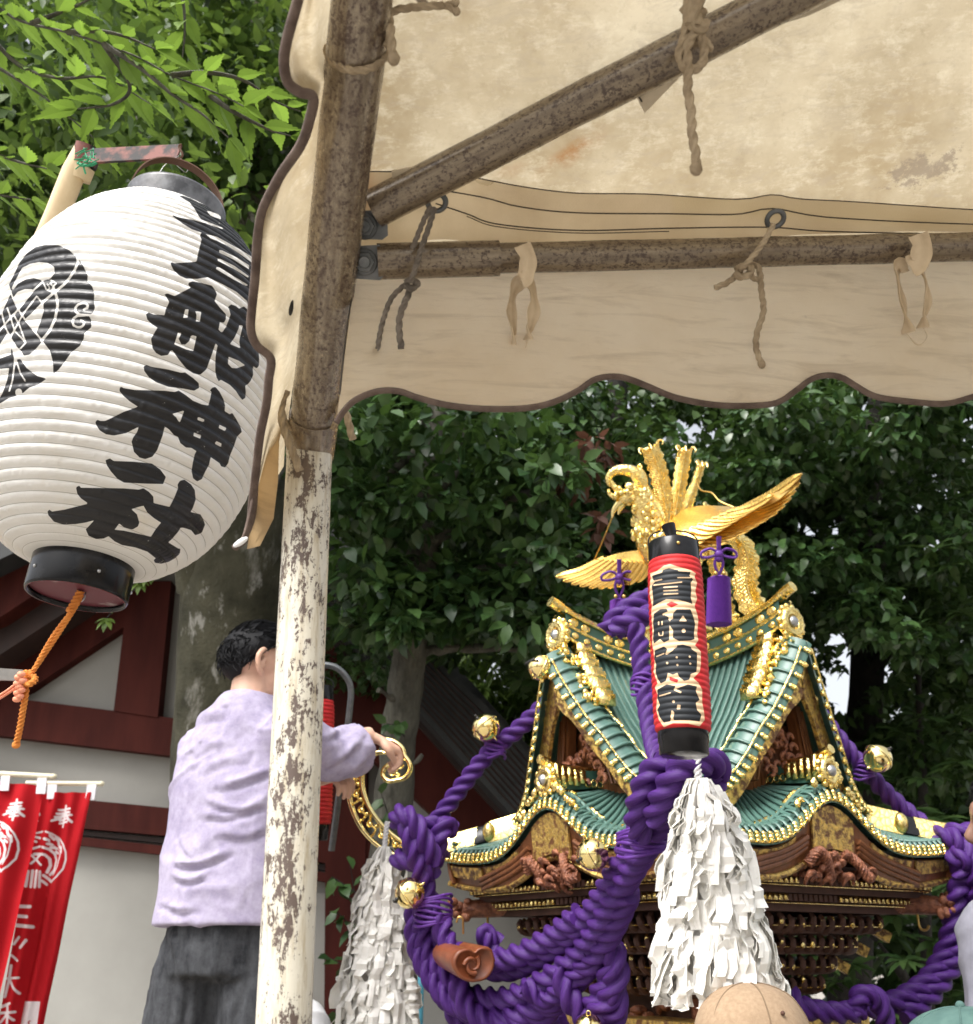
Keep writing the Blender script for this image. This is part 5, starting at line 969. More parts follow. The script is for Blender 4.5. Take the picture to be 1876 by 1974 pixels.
mk('tail_plume', mb, MAT['gold'], ph)
mb = plume([(1368, 1060, BD + .08), (1388, 1110, BD + .08), (1395, 1160, BD + .06), (1405, 1205, BD + .04)], .022, .03)
for j in range(14): th = np.linspace(0, 5.6, 10); cx, cy, r_ = 1408 + rng.uniform(-14, 18), 1205 + rng.uniform(-18, 16), rng.uniform(4, 8); mb.tube([P(cx + r_ * math.cos(a_), cy + r_ * math.sin(a_), BD - .01) for a_ in th], .004, 5)
mk('tail_plume', mb, MAT['gold'], ph)
for u0, v0, u1, v1 in ((1296, 1085, 1288, 1195), (1335, 1090, 1340, 1195)): mk('leg', MB().tube(PP([(u0, v0, BD), (u0 - 4, (v0 + v1) / 2, BD - .01), (u1, v1, BD)]), [.02, .012, .014], 10, res=14), MAT['gold'], ph)
# copper stay wires
for lab, pts in (('thin copper stay wire from the tail plumes to the raised right wing', [(1341, 925, BD + .07), (1352, 945, BD), (1372, 950, BD - .05), (1388, 966, BD - .1), (1415, 978, BD - .15)]), ('thin copper stay wire from the beak down to the lower left wing', [(1180, 998, BD - .05), (1165, 1035, BD), (1145, 1080, BD + .13)])):
    mk('stay_wire', MB().tube(PP(pts), .0026, 6, res=30), MAT['brass_dull'], label=lab, cat='wire', at=P(*pts[0]))
# purple tassels tied to the wings
def wtassel(u, v0, v1, d, wpx, label):
    b = P(u, v1, d); root = thing('purple_tassel', b, label, 'tassel', 'purple tassels hanging from the phoenix wings'); wd = wpx / F * d; t = P(u, v0, d)
    mb = MB(); 
    rows = [[t + A([wd * math.cos(a) * f_, wd * .8 * math.sin(a) * f_, 0]) + (b - t) * k_ for a in np.linspace(0, 6.283, 60)] for k_, f_ in ((0, .2), (0.01, .8), (.06, 1), (.5, 1.05), (1, 1.12))]
    mb.grid(A(rows)); g2 = A(rows)[-1]
    mb.add(np.vstack([g2[:-1], g2[:-1].mean(0)[None] + A([0, 0, .02])]), [(i, (i + 1) % 59, 59) for i in range(59)])
    for a in np.linspace(0, 6.28, 70): mb.tube([t + A([wd * math.cos(a), wd * .8 * math.sin(a), 0]) + (b - t) * .04, b + A([wd * 1.14 * math.cos(a), wd * .92 * math.sin(a), -.003 * random.random()])], .0014, 4)
    mk('fringe', mb, MAT['tassel_purple'], root)
    mb = MB(); x = lambda du, dv: P(u + du, v0 + dv, d - .01)
    for pts in ([x(0, -2), x(-8, -25), x(-2, -50), x(-2, -78)], [x(0, -2), x(8, -25), x(2, -50), x(2, -78)]): mb.tube(pts, .0042, 7, res=20)
    for sg in (-1, 1): mb.tube([x(0, -45), x(sg * 15, -54), x(sg * 32, -48), x(sg * 33, -38), x(sg * 18, -38), x(0, -44)], .0040, 7, res=28)
    mb.ell(x(0, -44), [.013, .011, .012], 10); mb.ell(x(0, -36), [.010, .010, .012], 10)
    co = mk('bow_cord', mb, MAT['purple_cord'], root)
    for sg in (-1, 1): mk('bead', MB().ell(x(sg * 8, -4) - A([0, .012, 0]), .006, 8), MAT['brass_dull'], co)
wtassel(1386, 1112, 1203, 2.75, 21, 'purple tassel with a bow hanging under the raised right wing of the gilded phoenix')
wtassel(1194, 1156, 1225, 3.02, 17, 'purple tassel with a bow hanging under the shaded left wing of the gilded phoenix')
# ================================================================= purple ropes
def prope(label, strands, r=.034, extra=()):
    mb = MB(); first = None
    for s_ in strands:
        pts = PP(s_[0], s_[1] if len(s_) > 1 else None); rr = r * (s_[2] if len(s_) > 2 else 1); first = pts[0] if first is None else first
        mb.rope(pts, rr, rr * 4.5, 3, 39, hand=1)
    o = mk('purple_rope', mb, MAT['purple'], at=first, label=label, cat='rope', group='thick twisted purple ropes dressing the portable shrine')
    for c, rad, n_ in extra:
        b = MB()
        for j in range(n_): b.tube([c + A([rad * 1.08 * math.cos(a), -rad * 1.08 * math.sin(a), .010 * (j - n_ / 2) + .006 * math.sin(a * 2 + j)]) for a in np.linspace(-.3, 3.44, 16)], .0042, 6)
        mk('whipping', b, MAT['purple_cord'], o)
    return o
prope('taut purple rope sloping down left from the upper gable to the corner knot', [([(1110, 1290, 2.98), (1065, 1345, 2.95), (1000, 1405, 2.93), (940, 1455, 2.92), (880, 1530, 2.90), (838, 1588, 2.86), (800, 1625, 2.80)],)], .0265, [(P(955, 1440, 2.925), .027, 6)])
prope('purple rope knotted round the left roof corner, its two strands swinging down to the right', [
    ([(838, 1592, 2.84), (810, 1600, 2.80), (795, 1620, 2.76), (812, 1680, 2.74), (830, 1745, 2.72), (840, 1790, 2.70), (868, 1832, 2.66), (920, 1862, 2.60), (985, 1868, 2.54), (1050, 1838, 2.46), (1105, 1795, 2.38), (1150, 1745, 2.30), (1190, 1680, 2.22), (1228, 1610, 2.14), (1255, 1545, 2.07), (1272, 1490, 2.0)],),
    ([(782, 1578, 2.80), (790, 1610, 2.74), (805, 1660, 2.72), (818, 1715, 2.72), (815, 1770, 2.70), (820, 1820, 2.68), (845, 1870, 2.64), (900, 1915, 2.58), (975, 1925, 2.50), (1050, 1890, 2.42), (1115, 1840, 2.36), (1165, 1770, 2.27), (1205, 1700, 2.19), (1250, 1625, 2.09), (1290, 1560, 2.02), (1318, 1510, 1.98)],),
    ([(800, 1740, 2.74), (800, 1800, 2.71), (818, 1860, 2.66), (870, 1930, 2.58), (960, 1962, 2.50), (1050, 1935, 2.42), (1120, 1880, 2.36), (1175, 1800, 2.28), (1212, 1720, 2.20)],), ([(848, 1770, 2.66), (862, 1815, 2.62), (905, 1850, 2.56), (985, 1845, 2.50), (1060, 1808, 2.43), (1115, 1765, 2.35)],), ([(870, 1600, 2.82), (860, 1590, 2.80), (845, 1620, 2.78), (838, 1655, 2.80), (850, 1640, 2.84)],), ([(772, 1590, 2.82), (770, 1570, 2.78), (795, 1580, 2.74), (820, 1625, 2.72), (838, 1662, 2.73)],), ([(768, 1658, 2.80), (785, 1655, 2.76), (815, 1670, 2.73), (835, 1690, 2.74)],)], .0295, [(P(836, 1752, 2.69), .046, 8), (P(1240, 1622, 2.09), .05, 6)])
prope('bundle of looped purple rope under the wooden swirl knob, left of the base', [
    ([(880, 1890, 2.56), (905, 1945, 2.52), (960, 1975, 2.48), (1040, 1958, 2.44), (1095, 1905, 2.40), (1130, 1850, 2.36)],), ([(850, 1900, 2.62), (880, 1955, 2.60), (940, 2000, 2.56), (1030, 2005, 2.52), (1090, 1970, 2.5)],),
    ([(1080, 1870, 2.38), (1100, 1925, 2.34), (1122, 1955, 2.34), (1150, 1930, 2.32), (1175, 1880, 2.30), (1185, 1850, 2.30)],), ([(1150, 1805, 2.32), (1180, 1830, 2.30), (1190, 1870, 2.28), (1178, 1920, 2.28), (1140, 1970, 2.30), (1100, 2010, 2.32)],), ([(1010, 1900, 2.42), (1050, 1925, 2.40), (1100, 1890, 2.36), (1140, 1840, 2.33)], None, .8),
    ([(1128, 1960, 2.33), (1165, 1975, 2.29), (1190, 1945, 2.28), (1180, 1905, 2.28)],), ([(960, 1760 + 60, 2.70), (935, 1800, 2.70), (950, 1840, 2.68)], None, .9)], .0295)
prope('purple rope coiled over the top of the roof behind the red lantern', [
    ([(1262, 1150, 2.75), (1225, 1165, 2.72), (1190, 1190, 2.70), (1168, 1218, 2.70)], None, 1.0), ([(1256, 1185, 2.62), (1215, 1195, 2.62), (1185, 1215, 2.64)], None, 1.0), ([(1222, 1205, 2.52), (1232, 1240, 2.50), (1240, 1300, 2.44), (1250, 1370, 2.36), (1262, 1430, 2.25), (1275, 1470, 2.12)], None, .86)], .0295, [(P(1243, 1320, 2.43), .030, 5)])
prope('coil of purple rope under the red lantern, above the white paper tassel', [
    ([(1290, 1465, 1.98), (1255, 1490, 1.99), (1235, 1535, 2.0), (1228, 1580, 2.02), (1238, 1610, 2.04)],), ([(1385, 1490, 1.98), (1378, 1470, 1.95), (1350, 1470, 1.93), (1310, 1485, 1.93), (1280, 1530, 1.95), (1262, 1580, 1.98)],), ([(1380, 1500, 1.97), (1372, 1530, 1.96), (1355, 1545, 1.96)], None, .9)], .0270)
prope('purple rope sloping down right from the gable to the right roof corner', [([(1575, 1370, 3.0), (1612, 1418, 2.98), (1655, 1470, 2.96), (1710, 1530, 2.94), (1770, 1582, 2.90), (1830, 1622, 2.84), (1880, 1636, 2.8)],)], .0265, [(P(1665, 1482, 2.955), .027, 6)])
prope('purple rope knotted at the right roof corner and hanging down in shade', [
    ([(1800, 1620, 2.80), (1850, 1605, 2.76), (1895, 1620, 2.74), (1890, 1680, 2.72), (1850, 1710, 2.72), (1840, 1760, 2.72), (1825, 1830, 2.70), (1790, 1890, 2.66), (1730, 1930, 2.62), (1660, 1945, 2.6)],), ([(1830, 1650, 2.74), (1870, 1660, 2.70), (1885, 1720, 2.70), (1868, 1790, 2.70), (1840, 1850, 2.68), (1795, 1915, 2.64), (1740, 1960, 2.60)],), ([(1790, 1660, 2.84), (1800, 1618, 2.80), (1830, 1612, 2.76), (1860, 1640, 2.72), (1850, 1690, 2.72)],),
    ([(1640, 1960, 2.5), (1660, 1920, 2.5), (1690, 1925, 2.5), (1710, 1975, 2.5)], None, .9), ([(1520, 1915, 2.5), (1545, 1940, 2.48), (1600, 1952, 2.48), (1660, 1950, 2.5)], None, .9)], .0295)
# ================================================================= bells
def bell(c, r, axis, label, proto=[None]):
    if proto[0] is None:
        root = thing('gilded_bell', (0, 0, 0), label, 'bell', 'round gilded bells tied to the purple ropes'); mb = MB(); a = np.linspace(0, np.pi, 26)
        mb.lathe([(max(math.sin(x), 1e-4), -math.cos(x)) for x in a], 36, (0, 0, 0)); sh_ = mk('shell', mb, MAT['gold_smooth'], root)
        mk('rim_band', MB().lathe([(1.0, -.20), (1.055, -.19), (1.065, -.12), (1.055, -.05), (1.0, -.04)], 40, (0, 0, 0)), MAT['gold_smooth'], root)
        mk('slit', MB().box((0, 0, -.985), (.75, .09, .05)).ell((.72, 0, -.72), .13, 10).ell((-.72, 0, -.72), .13, 10), MAT['dark'], root)
        mk('loop', MB().tube([(.14 * math.cos(x), 0, 1.06 + .16 * math.sin(x)) for x in np.linspace(-.6, 3.7, 16)], .045, 7), MAT['gold_smooth'], root)
        proto[0] = root; o = root
    else: o = copy_tree(proto[0])
    o['label'] = label; o.location = tuple(c); o.scale = (r,) * 3; o.rotation_euler = Vector(axis).to_track_quat('Z', 'Y').to_euler()
for u, v, d, rp, ax, lab in ((937, 1403, 2.90, 27, (.5, -.1, -.6), 'gilded bell tied halfway along the left sloping purple rope'), (1042, 1287, 2.86, 25, (.6, .3, -.3), 'gilded bell beside the left end of the upper roof ridge'), (1143, 1647, 2.20, 31, (.7, -.2, .35), 'gilded bell tied to the double purple rope below the left wave of the eave'),
                              (790, 1722, 2.66, 29, (.7, -.2, .45), 'gilded bell beside the white paper tassel on the left'), (1692, 1462, 2.90, 27, (-.6, -.1, -.5), 'gilded bell tied to the right sloping purple rope against the dark trees'), (1135, 1984, 2.24, 28, (0, -.3, .9), 'gilded bell cut off by the bottom edge below the rope bundle')):
    bell(P(u, v, d), rp / F * d, ax, lab)
# wooden swirl knob on the end of a crossbeam
kn = thing('carved_knob', P(920, 1855, 2.5), 'reddish carved wooden knob with a swirl crest, resting among the purple ropes', 'knob')
ka = P(868, 1842, 2.62); kb = P(915, 1860, 2.44); kd = nrm(kb - ka); ks = nrm(np.cross(kd, [0, 0, 1])); ku = np.cross(ks, kd)
mb = MB(); ol = [(-.055, .012), (-.042, .038), (-.012, .040), (.0, .030), (.018, .038), (.046, .030), (.058, .004), (.040, -.026), (.008, -.040), (-.03, -.034), (-.05, -.012)]; olc = cr(A(ol + ol[:1], float), 40)[:-1]
mb.grid(A([[ka + (ks * x * .85 + ku * y * .85) for x, y in olc], [kb - kd * .012 + ks * x + ku * y for x, y in olc], [kb + ks * x * .97 + ku * y * .97 for x, y in olc], [kb + kd * .004 + ks * x * .86 + ku * y * .86 for x, y in olc], [kb - kd * .003 + ks * x * .8 + ku * y * .8 for x, y in olc], [kb - kd * .003 + ks * x * .01 + ku * y * .01 for x, y in olc]]), closed=True)
mk('head', mb, MAT['scroll_wood'], kn); mb = MB()
for a0_ in (0, 2.09, 4.19): mb.tube([kb + kd * .001 + ks * (.006 + (.021 - .0045 * t_) * math.cos(a0_ + t_) * 1.0) + ku * (.021 - .0045 * t_) * math.sin(a0_ + t_) for t_ in np.linspace(0, 2.6, 14)], [.0065, .005, .0015], 7)
mk('swirl', mb, MAT['scroll_wood'], kn)
mk('beam', MB().tube([ka, ka - kd * .5], .028, 14), MAT['scroll_wood'], kn); mk('hook', MB().tube(PP([(893, 1800, 2.6), (892, 1772, 2.6), (884, 1768, 2.6), (880, 1778, 2.6)]), .003, 6, res=14), MAT['brass_dull'], kn)
# ================================================================= white paper streamers
def streamer(label, top, bot, wt, wb, n, seed, dep=.7):
    rg = np.random.default_rng(seed); T, Bt = P(*top), P(*bot); ax = Bt - T; L = np.linalg.norm(ax); az = ax / L; sx = nrm(np.cross(az, [0, 1, 0])); sy = np.cross(az, sx)
    root = thing('paper_tassel', Bt, label, 'tassel', 'white paper streamer tassels')
    mk('cord', MB().rope([T - az * .07 + sx * .004, T - az * .02, T + az * .05], .008, .03, 3, 12), MAT['white_cloth'], root)
    core = MB(); rows = []
    for k_ in np.linspace(.0, .97, 24):
        rw = (wt * .3 + (wb - wt * .3) * k_**.55) * .66; rows.append([T + ax * k_ + (sx * math.cos(a) + sy * dep * math.sin(a)) * rw * (1 + .20 * math.sin(a * 9 + k_ * 7) + .1 * math.sin(a * 17 - k_ * 13)) for a in np.linspace(0, 6.2832, 70)])
    core.grid(A(rows)); mk('inner_strips', core, MAT['streamer'], root, smooth=False)
    groups = [MB() for _ in range(24)]
    for j in range(n):
        a = rg.uniform(-np.pi, np.pi); t = rg.uniform(0, .95)**.85 if rg.random() < .9 else 0.0; ln = rg.uniform(.09, .20) * (1 if t < .8 else .55); w_ = rg.uniform(.007, .0155) * (1.0 if rg.random() < .85 else 1.5)
        p = None; pts = []; sides = []; yaw = a + rg.uniform(-.5, .5); segs = rg.integers(2, 5)
        out = 1.0 + rg.uniform(-.16, .14)
        kinks = np.linspace(0, 1, segs * 3 + 1)
        off = rg.uniform(-.006, .012); lat = 0; 
        for i_, k_ in enumerate(kinks):
            tt_ = min(t + ln / L * k_, 1.03); rw = (wt * .3 + (wb - wt * .3) * max(tt_, 0)**.55) * out * .93
            seg = int(k_ * segs - 1e-6); zig = (.010 if seg % 2 else -.005) * rg.uniform(.5, 1.5)
            if i_ % 3 == 0: yaw += rg.uniform(-.45, .45); lat += (w_ * .9 if seg % 2 else -w_ * .9) * rg.uniform(.2, .9)
            c = T + ax * tt_ + (sx * math.cos(a) + sy * dep * math.sin(a)) * (rw + off + zig) + (-sx * math.sin(a) + sy * math.cos(a)) * lat
            tw = 1 if t > .03 else max(.25, k_); pts.append(c); sides.append((-sx * math.sin(yaw) + sy * math.cos(yaw) + az * rg.uniform(-.06, .06)) * w_ * tw)
        pts, sides = A(pts), A(sides); nrm_ = sx * math.cos(a) + sy * math.sin(a)
        groups[int((a + np.pi) / 6.2832 * 24) % 24].sheet(A([pts - sides, pts + nrm_ * w_ * rg.uniform(-.25, .45), pts + sides]), .0008)
    for g_ in groups:
        if g_.n: mk('paper_streamer', g_, MAT['streamer'], root, smooth=False)
streamer('white paper streamer tassel hanging under the front red lantern, before the shrine', (1347, 1500, 1.90), (1388, 1915, 1.80), .05, .104, 290, 11)
streamer('white paper streamer tassel hanging from the left gilded scroll, next to the pale leg', (742, 1632, 2.86), (722, 2050, 2.70), .045, .112, 270, 12)
mk('blue_pole', MB().tube([P(814, 1800, 3.3), P(805, 2120, 3.0), P(790, 2700, 2.6)], .0105, 12, res=20), MAT['blue_pole'], label='thin light blue pole standing between the left paper tassel and the ropes', cat='pole', at=P(790, 2700, 2.6))

# ================================================================= shrine building behind
YB = 6.4
hall = thing('shrine_hall', onY(300, 3000, YB) * A([1, 1, 0]), 'dark red timber shrine hall with white plaster walls and a dark roof, behind the man', 'building')
def bpoly(name, mat, pts, Y, th, par=hall, **kw): return mk(name, MB().prism([onY(u, v, Y) for u, v in pts], A([0, th, 0])), MAT[mat], par, smooth=False, **kw)
bpoly('wall', 'plaster', [(-700, 2900), (-700, 1600), (200, 1060), (420, 930), (600, 1080), (1060, 1520), (1250, 1750), (1250, 2900)], YB, .2)
bpoly('beam', 'wood_red', [(-300, 1282), (50, 1349), (219, 1370), (340, 1385), (700, 1430), (700, 1510), (330, 1457), (0, 1418), (-300, 1390)], YB - .10, .10)
bpoly('beam', 'wood_red', [(-300, 1490), (165, 1542), (330, 1558), (720, 1610), (720, 1680), (330, 1612), (160, 1597), (-300, 1550)], YB - .10, .10)
bpoly('beam', 'wood_dark', [(-300, 1556), (160, 1602), (330, 1617), (720, 1684), (720, 1694), (330, 1627), (160, 1610), (-300, 1566)], YB - .06, .06)  # not a timber: dark strip painted in for the gap between two beams
bpoly('beam', 'wood_red', [(-300, 1572), (160, 1614), (330, 1632), (720, 1698), (720, 1716), (330, 1650), (160, 1630), (-300, 1590)], YB - .09, .09)
bpoly('beam', 'wood_red', [(-300, 1478), (55, 1330), (248, 1202), (248, 1138), (25, 1284), (-300, 1440)], YB - .09, .09)
bpoly('post', 'wood_red', [(249, 1120), (330, 1120), (304, 1383), (219, 1370)], YB - .11, .11)
bpoly('post', 'wood_red', [(630, 1300), (710, 1300), (690, 2600), (620, 2600)], YB - .11, .11)
bpoly('wall_panel', 'plaster', [(600, 1720), (860, 1740), (860, 2600), (600, 2600)], YB - .02, .02)
bpoly('verge_layer', 'wood_dark', [(-300, 1415), (0, 1262), (262, 1092), (430, 985), (430, 940), (-300, 1330)], YB - .35, .25)  # not a board: dark strip painting the band of shade above the plaster
bpoly('verge_layer', 'wood_red', [(-300, 1330), (0, 1190), (200, 1058), (430, 930), (430, 880), (0, 1085), (-300, 1225)], YB - .5, .35)
bpoly('roof_edge', 'roof_dark', [(-300, 1225), (0, 1078), (430, 876), (430, 800), (0, 1000), (-300, 1130)], YB - .7, .6)
bpoly('verge_layer', 'wood_red', [(430, 985), (632, 1232), (809, 1400), (927, 1530), (1100, 1720), (1100, 1850), (927, 1660), (780, 1520), (632, 1385), (430, 1130)], YB - .35, .25)
bpoly('verge_layer', 'wood_dark', [(430, 940), (635, 1198), (809, 1372), (927, 1500), (1100, 1690), (1100, 1722), (927, 1532), (809, 1402), (632, 1234), (430, 980)], YB - .42, .30)  # not a board: shade of the gap below the roof edge, as a dark strip
bpoly('roof_edge', 'roof_dark', [(430, 800), (660, 1075), (707, 1122), (833, 1264), (941, 1363), (1035, 1471), (1250, 1720), (1250, 1860), (927, 1505), (809, 1374), (635, 1198), (430, 945)], YB - .7, .6)
mb = MB()
for k_ in np.linspace(.12, .88, 9):
    lo, hi = A([(430, 945), (635, 1198), (809, 1374), (927, 1505), (1250, 1860)], float), A([(430, 800), (660, 1085), (833, 1264), (1000, 1430), (1250, 1720)], float); q_ = lo * (1 - k_) + hi * k_
    mb.tube([onY(u, v, YB - .703) for u, v in cr(q_, 20)], .006, 5)
mk('roof_sheet_seams', mb, MAT['wood_dark'], hall)
mb = MB(); ap, lf, rt = onY(430, 800, YB - .1), onY(-400, 1175, YB - .1), onY(1250, 1720, YB - .1)
for e in (lf, rt): mb.sheet(A([[ap, ap + A([0, 4, 0])], [e, e + A([0, 4, 0])]]), .1)
mk('roof', mb, MAT['roof_dark'], hall, smooth=False)
mk('power_cable', MB().tube([onY(u, v, YB - .8) for u, v in ((697, 1120), (695, 1165), (688, 1190), (676, 1203), (655, 1198))], .009, 6, res=30), MAT['gun_metal'], label='loose grey cable dangling over the dark hall roof', cat='cable', at=onY(676, 1203, YB - .8))

# ================================================================= trees
def leaves(pos, dirs, up, ln, wd, kind='oval', curl=.12, rg=rng):
    n = len(pos); d = nrm(dirs); s = nrm(np.cross(d, up)); u = np.cross(s, d); ln = np.broadcast_to(ln, n)[:, None]; wd = np.broadcast_to(wd, n)[:, None]
    if kind == 'oval': tab = [(0, 0, 0), (.28, .9, .10), (.28, 0, 0), (.28, -.9, .10), (.62, .82, .10), (.62, 0, .03), (.62, -.82, .10), (1, 0, -curl)]
    else: tab = [(0, 0, 0), (.22, .85, .08), (.22, 0, 0), (.22, -.85, .08), (.55, .9, .08), (.55, 0, .02), (.55, -.9, .08), (1, 0, -curl * 1.3)]
    F_ = [(0, 2, 1), (0, 3, 2), (1, 2, 5, 4), (2, 3, 6, 5), (4, 5, 7), (5, 6, 7)]
    v = np.zeros((n, 8, 3))
    for i, (a, b, c) in enumerate(tab): v[:, i] = pos + d * ln * a + s * wd * b + u * (wd * c * 1.6 - ln * (curl * a * a))
    base = (np.arange(n) * 8)[:, None]; f = []
    for q_ in F_: f += (base + A(q_)).tolist()
    return v.reshape(-1, 3), f
def leafobj(name, sets, mat, parent, seed=0, **kw):
    vs, fs, rn, o = [], [], [], 0
    for v, f in sets:
        vs.append(v); fs += [tuple(i + o for i in q_) for q_ in f]; o += len(v)
    v = np.vstack(vs); n = len(v) // 8; r_ = np.random.default_rng(seed).random(n)
    return mk(name, (v, fs, np.zeros((len(v), 3)), [0] * len(fs)), MAT[mat], parent, smooth=True, attrs={'rnd': np.repeat(r_, 8)}, **kw)
GAPS = [(1640, 1335, 34, 26), (1585, 1480, 14, 14), (1680, 925, 22, 16), (1560, 1200, 10, 10), (1860, 880, 8, 6), (1615, 1240, 26, 20), (1672, 1380, 16, 10), (866, 835, 7, 6), (838, 850, 6, 6), (842, 1015, 8, 12), (832, 1118, 10, 8), (1845, 1790, 24, 60), (1755, 1745, 30, 26), (1665, 1760, 14, 10), (12, 60, 14, 12), (5, 95, 14, 12), (55, 105, 12, 10), (520, 120, 9, 9), (1500, 1240, 8, 8), (1470, 1180, 7, 7), (1790, 1560, 8, 8)]
_g = np.random.default_rng(77); GAPS2 = [(_g.uniform(1480, 1870), _g.uniform(790, 1380), _g.uniform(5, 15), _g.uniform(4, 11)) for _ in range(46)] + [(_g.normal(1640, 55), _g.normal(1315, 45), _g.uniform(6, 18), _g.uniform(5, 14)) for _ in range(30)] + [(_g.normal(1690, 30), _g.normal(790, 22), _g.uniform(4, 9), _g.uniform(4, 8)) for _ in range(16)] + [(_g.normal(1330, 30), _g.normal(830, 14), _g.uniform(4, 10), _g.uniform(4, 8)) for _ in range(12)]
def gapkeep(p, rg, soft=.16, ln=.1):
    u, v, d = px(p); mg = .42 * ln * F / d; k = np.ones(len(p), bool)
    for gu, gv, gr, gs in GAPS: k &= ~((((u - gu) / (gr + mg * .25))**2 + ((v - gv) / (gs + mg * .25))**2) < 1) | (rg.random(len(p)) < soft)
    for gu, gv, gr, gs in GAPS2: k &= ~((((u - gu) / (gr + mg * .6))**2 + ((v - gv) / (gs + mg * .6))**2) < 1)
    return k
def crown(name, mat, parent, clumps, per, ln, wd, seed, kind='oval', droop=.35, gaps=True, **kw):
    rg = np.random.default_rng(seed); sets = []
    for (c, rad) in clumps:
        n = int(per * rg.uniform(.7, 1.3)); q_ = rg.normal(0, 1, (n, 3)); q_ = nrm(q_) * (rg.random(n)**.45)[:, None]
        p = c + q_ * A(rad); dr = nrm(q_ * A([1, 1, .4]) + rg.normal(0, .55, (n, 3)) - A([0, 0, droop])); up = nrm(rg.normal(0, .42, (n, 3)) + A([0, -.12, 1.]))
        if gaps: kk = gapkeep(p, rg, ln=ln); p, dr, up = p[kk], dr[kk], up[kk]
        if len(p): sets.append(leaves(p, dr, up, rg.uniform(.7, 1.2, len(p)) * ln, rg.uniform(.8, 1.2, len(p)) * wd, kind, rg=rg))
    return leafobj(name, sets, mat, parent, seed, **kw)
def scat(n, box, dr, rad, rg, flat=.6):
    out = []
    for _ in range(n):
        u, v, d = rg.uniform(box[0], box[2]), rg.uniform(box[1], box[3]), rg.uniform(*dr); r_ = rg.uniform(*rad); out.append((P(u, v, d), (r_, r_, r_ * flat)))
    return out
def limb(mb, pts, r, res=30): mb.tube(pts, r, 14, res=res, dent=.012)
G = np.random.default_rng(5)
# mossy trunk beside the man
tr = thing('mossy_tree', P(440, 2400, 4.6) * A([1, 1, 0]), 'thick mossy zelkova trunk with pale bark patches, rising behind the man', 'tree')
mb = MB(); limb(mb, [P(430, 2700, 4.3) * A([1, 1, 0]), P(425, 1974, 4.55), P(430, 1600, 4.75), P(440, 1300, 4.9), P(455, 1100, 5.0), P(470, 900, 5.1), P(500, 500, 5.3), P(490, 200, 5.5), P(470, -150, 5.7)], [.32, .25, .245, .25, .26, .26, .20, .155, .14], 60)
limb(mb, [P(400, 1130, 4.95), P(370, 1000, 4.9), P(330, 800, 4.9), P(300, 500, 5.0), P(280, 200, 5.2)], [.15, .10, .085, .07, .05])
limb(mb, [P(480, 900, 5.1), P(560, 700, 5.2), P(640, 500, 5.4)], [.12, .09, .06])
mk('trunk', mb, MAT['bark_moss'], tr)
crown('crown', 'leaf_mid', tr, scat(95, (-60, -80, 640, 760), (4.4, 6.2), (.22, .42), G), 190, .085, .022, 21)
# bright zelkova spray close to the lantern
sp_t = thing('zelkova_tree', P(-500, 2000, 2.6) * A([1, 1, 0]), 'bright green zelkova with a drooping leafy branch crossing above the white lantern', 'tree')
mb = MB(); sets = []; rg = np.random.default_rng(3)
limb(mb, [P(-500, 2600, 2.7) * A([1, 1, 0]), P(-480, 1400, 3.0), P(-420, 500, 3.2), P(-330, -100, 3.4), P(-250, -700, 3.6)], [.14, .12, .10, .08, .05])
BR = [[(-330, -60, 3.0), (-60, -5, 2.5), (40, 40, 2.35), (130, 62, 2.28), (200, 85, 2.24), (270, 112, 2.2), (330, 145, 2.2), (420, 180, 2.2), (470, 205, 2.2)], [(200, 85, 2.24), (270, 130, 2.2), (330, 180, 2.18), (390, 220, 2.16), (440, 265, 2.15)], [(60, 45, 2.3), (100, 30, 2.3), (160, 5, 2.3), (200, -20, 2.3)],
      [(130, 62, 2.28), (190, 60, 2.25), (240, 70, 2.25), (300, 95, 2.25)], [(330, 145, 2.2), (400, 140, 2.22), (470, 155, 2.25), (530, 195, 2.3), (580, 215, 2.3)], [(-150, 60, 2.6), (-40, 110, 2.5), (60, 170, 2.45), (120, 215, 2.4), (180, 265, 2.4)], [(-100, 250, 2.4), (-20, 290, 2.3), (30, 310, 2.25), (90, 325, 2.2)], [(330, -60, 2.6), (352, 0, 2.55), (356, 60, 2.5), (352, 110, 2.5)], [(200, 85, 2.25), (250, 165, 2.3), (220, 200, 2.3), (150, 210, 2.3)], [(-60, 20, 2.5), (30, 120, 2.55), (110, 150, 2.5), (200, 150, 2.45), (290, 200, 2.4)], [(-120, 330, 2.5), (-20, 370, 2.45), (60, 385, 2.4)], [(400, 180, 2.22), (450, 215, 2.2), (520, 250, 2.25), (560, 262, 2.3)]]
for br in BR:
    c = cr(A(PP(br)), 60); L = np.sum(np.linalg.norm(np.diff(c, axis=0), axis=1)); mb.tube(c, [.007, .0015], 6)
    k_ = int(L / .034); idx = np.linspace(8, 59, k_).astype(int); tg = nrm(np.gradient(c, axis=0)); sd_ = nrm(np.cross(tg, A([0, 0, 1.])))
    for sg in (-1, 1):
        ii = idx[(sg > 0)::2] if k_ > 3 else idx
        p = c[ii]; dr = nrm(tg[ii] * .75 + sg * sd_[ii] * .8 + rg.normal(0, .18, (len(ii), 3)) - A([0, 0, .06])); up = nrm(A([0, 0, 1.]) + rg.normal(0, .2, (len(ii), 3)))
        sets.append((p, dr, up))
    sets.append((c[-1:], tg[-1:], A([[0, 0, 1.]])))
p = np.vstack([s_[0] for s_ in sets]); dr = np.vstack([s_[1] for s_ in sets]); up = np.vstack([s_[2] for s_ in sets]); n = len(p)
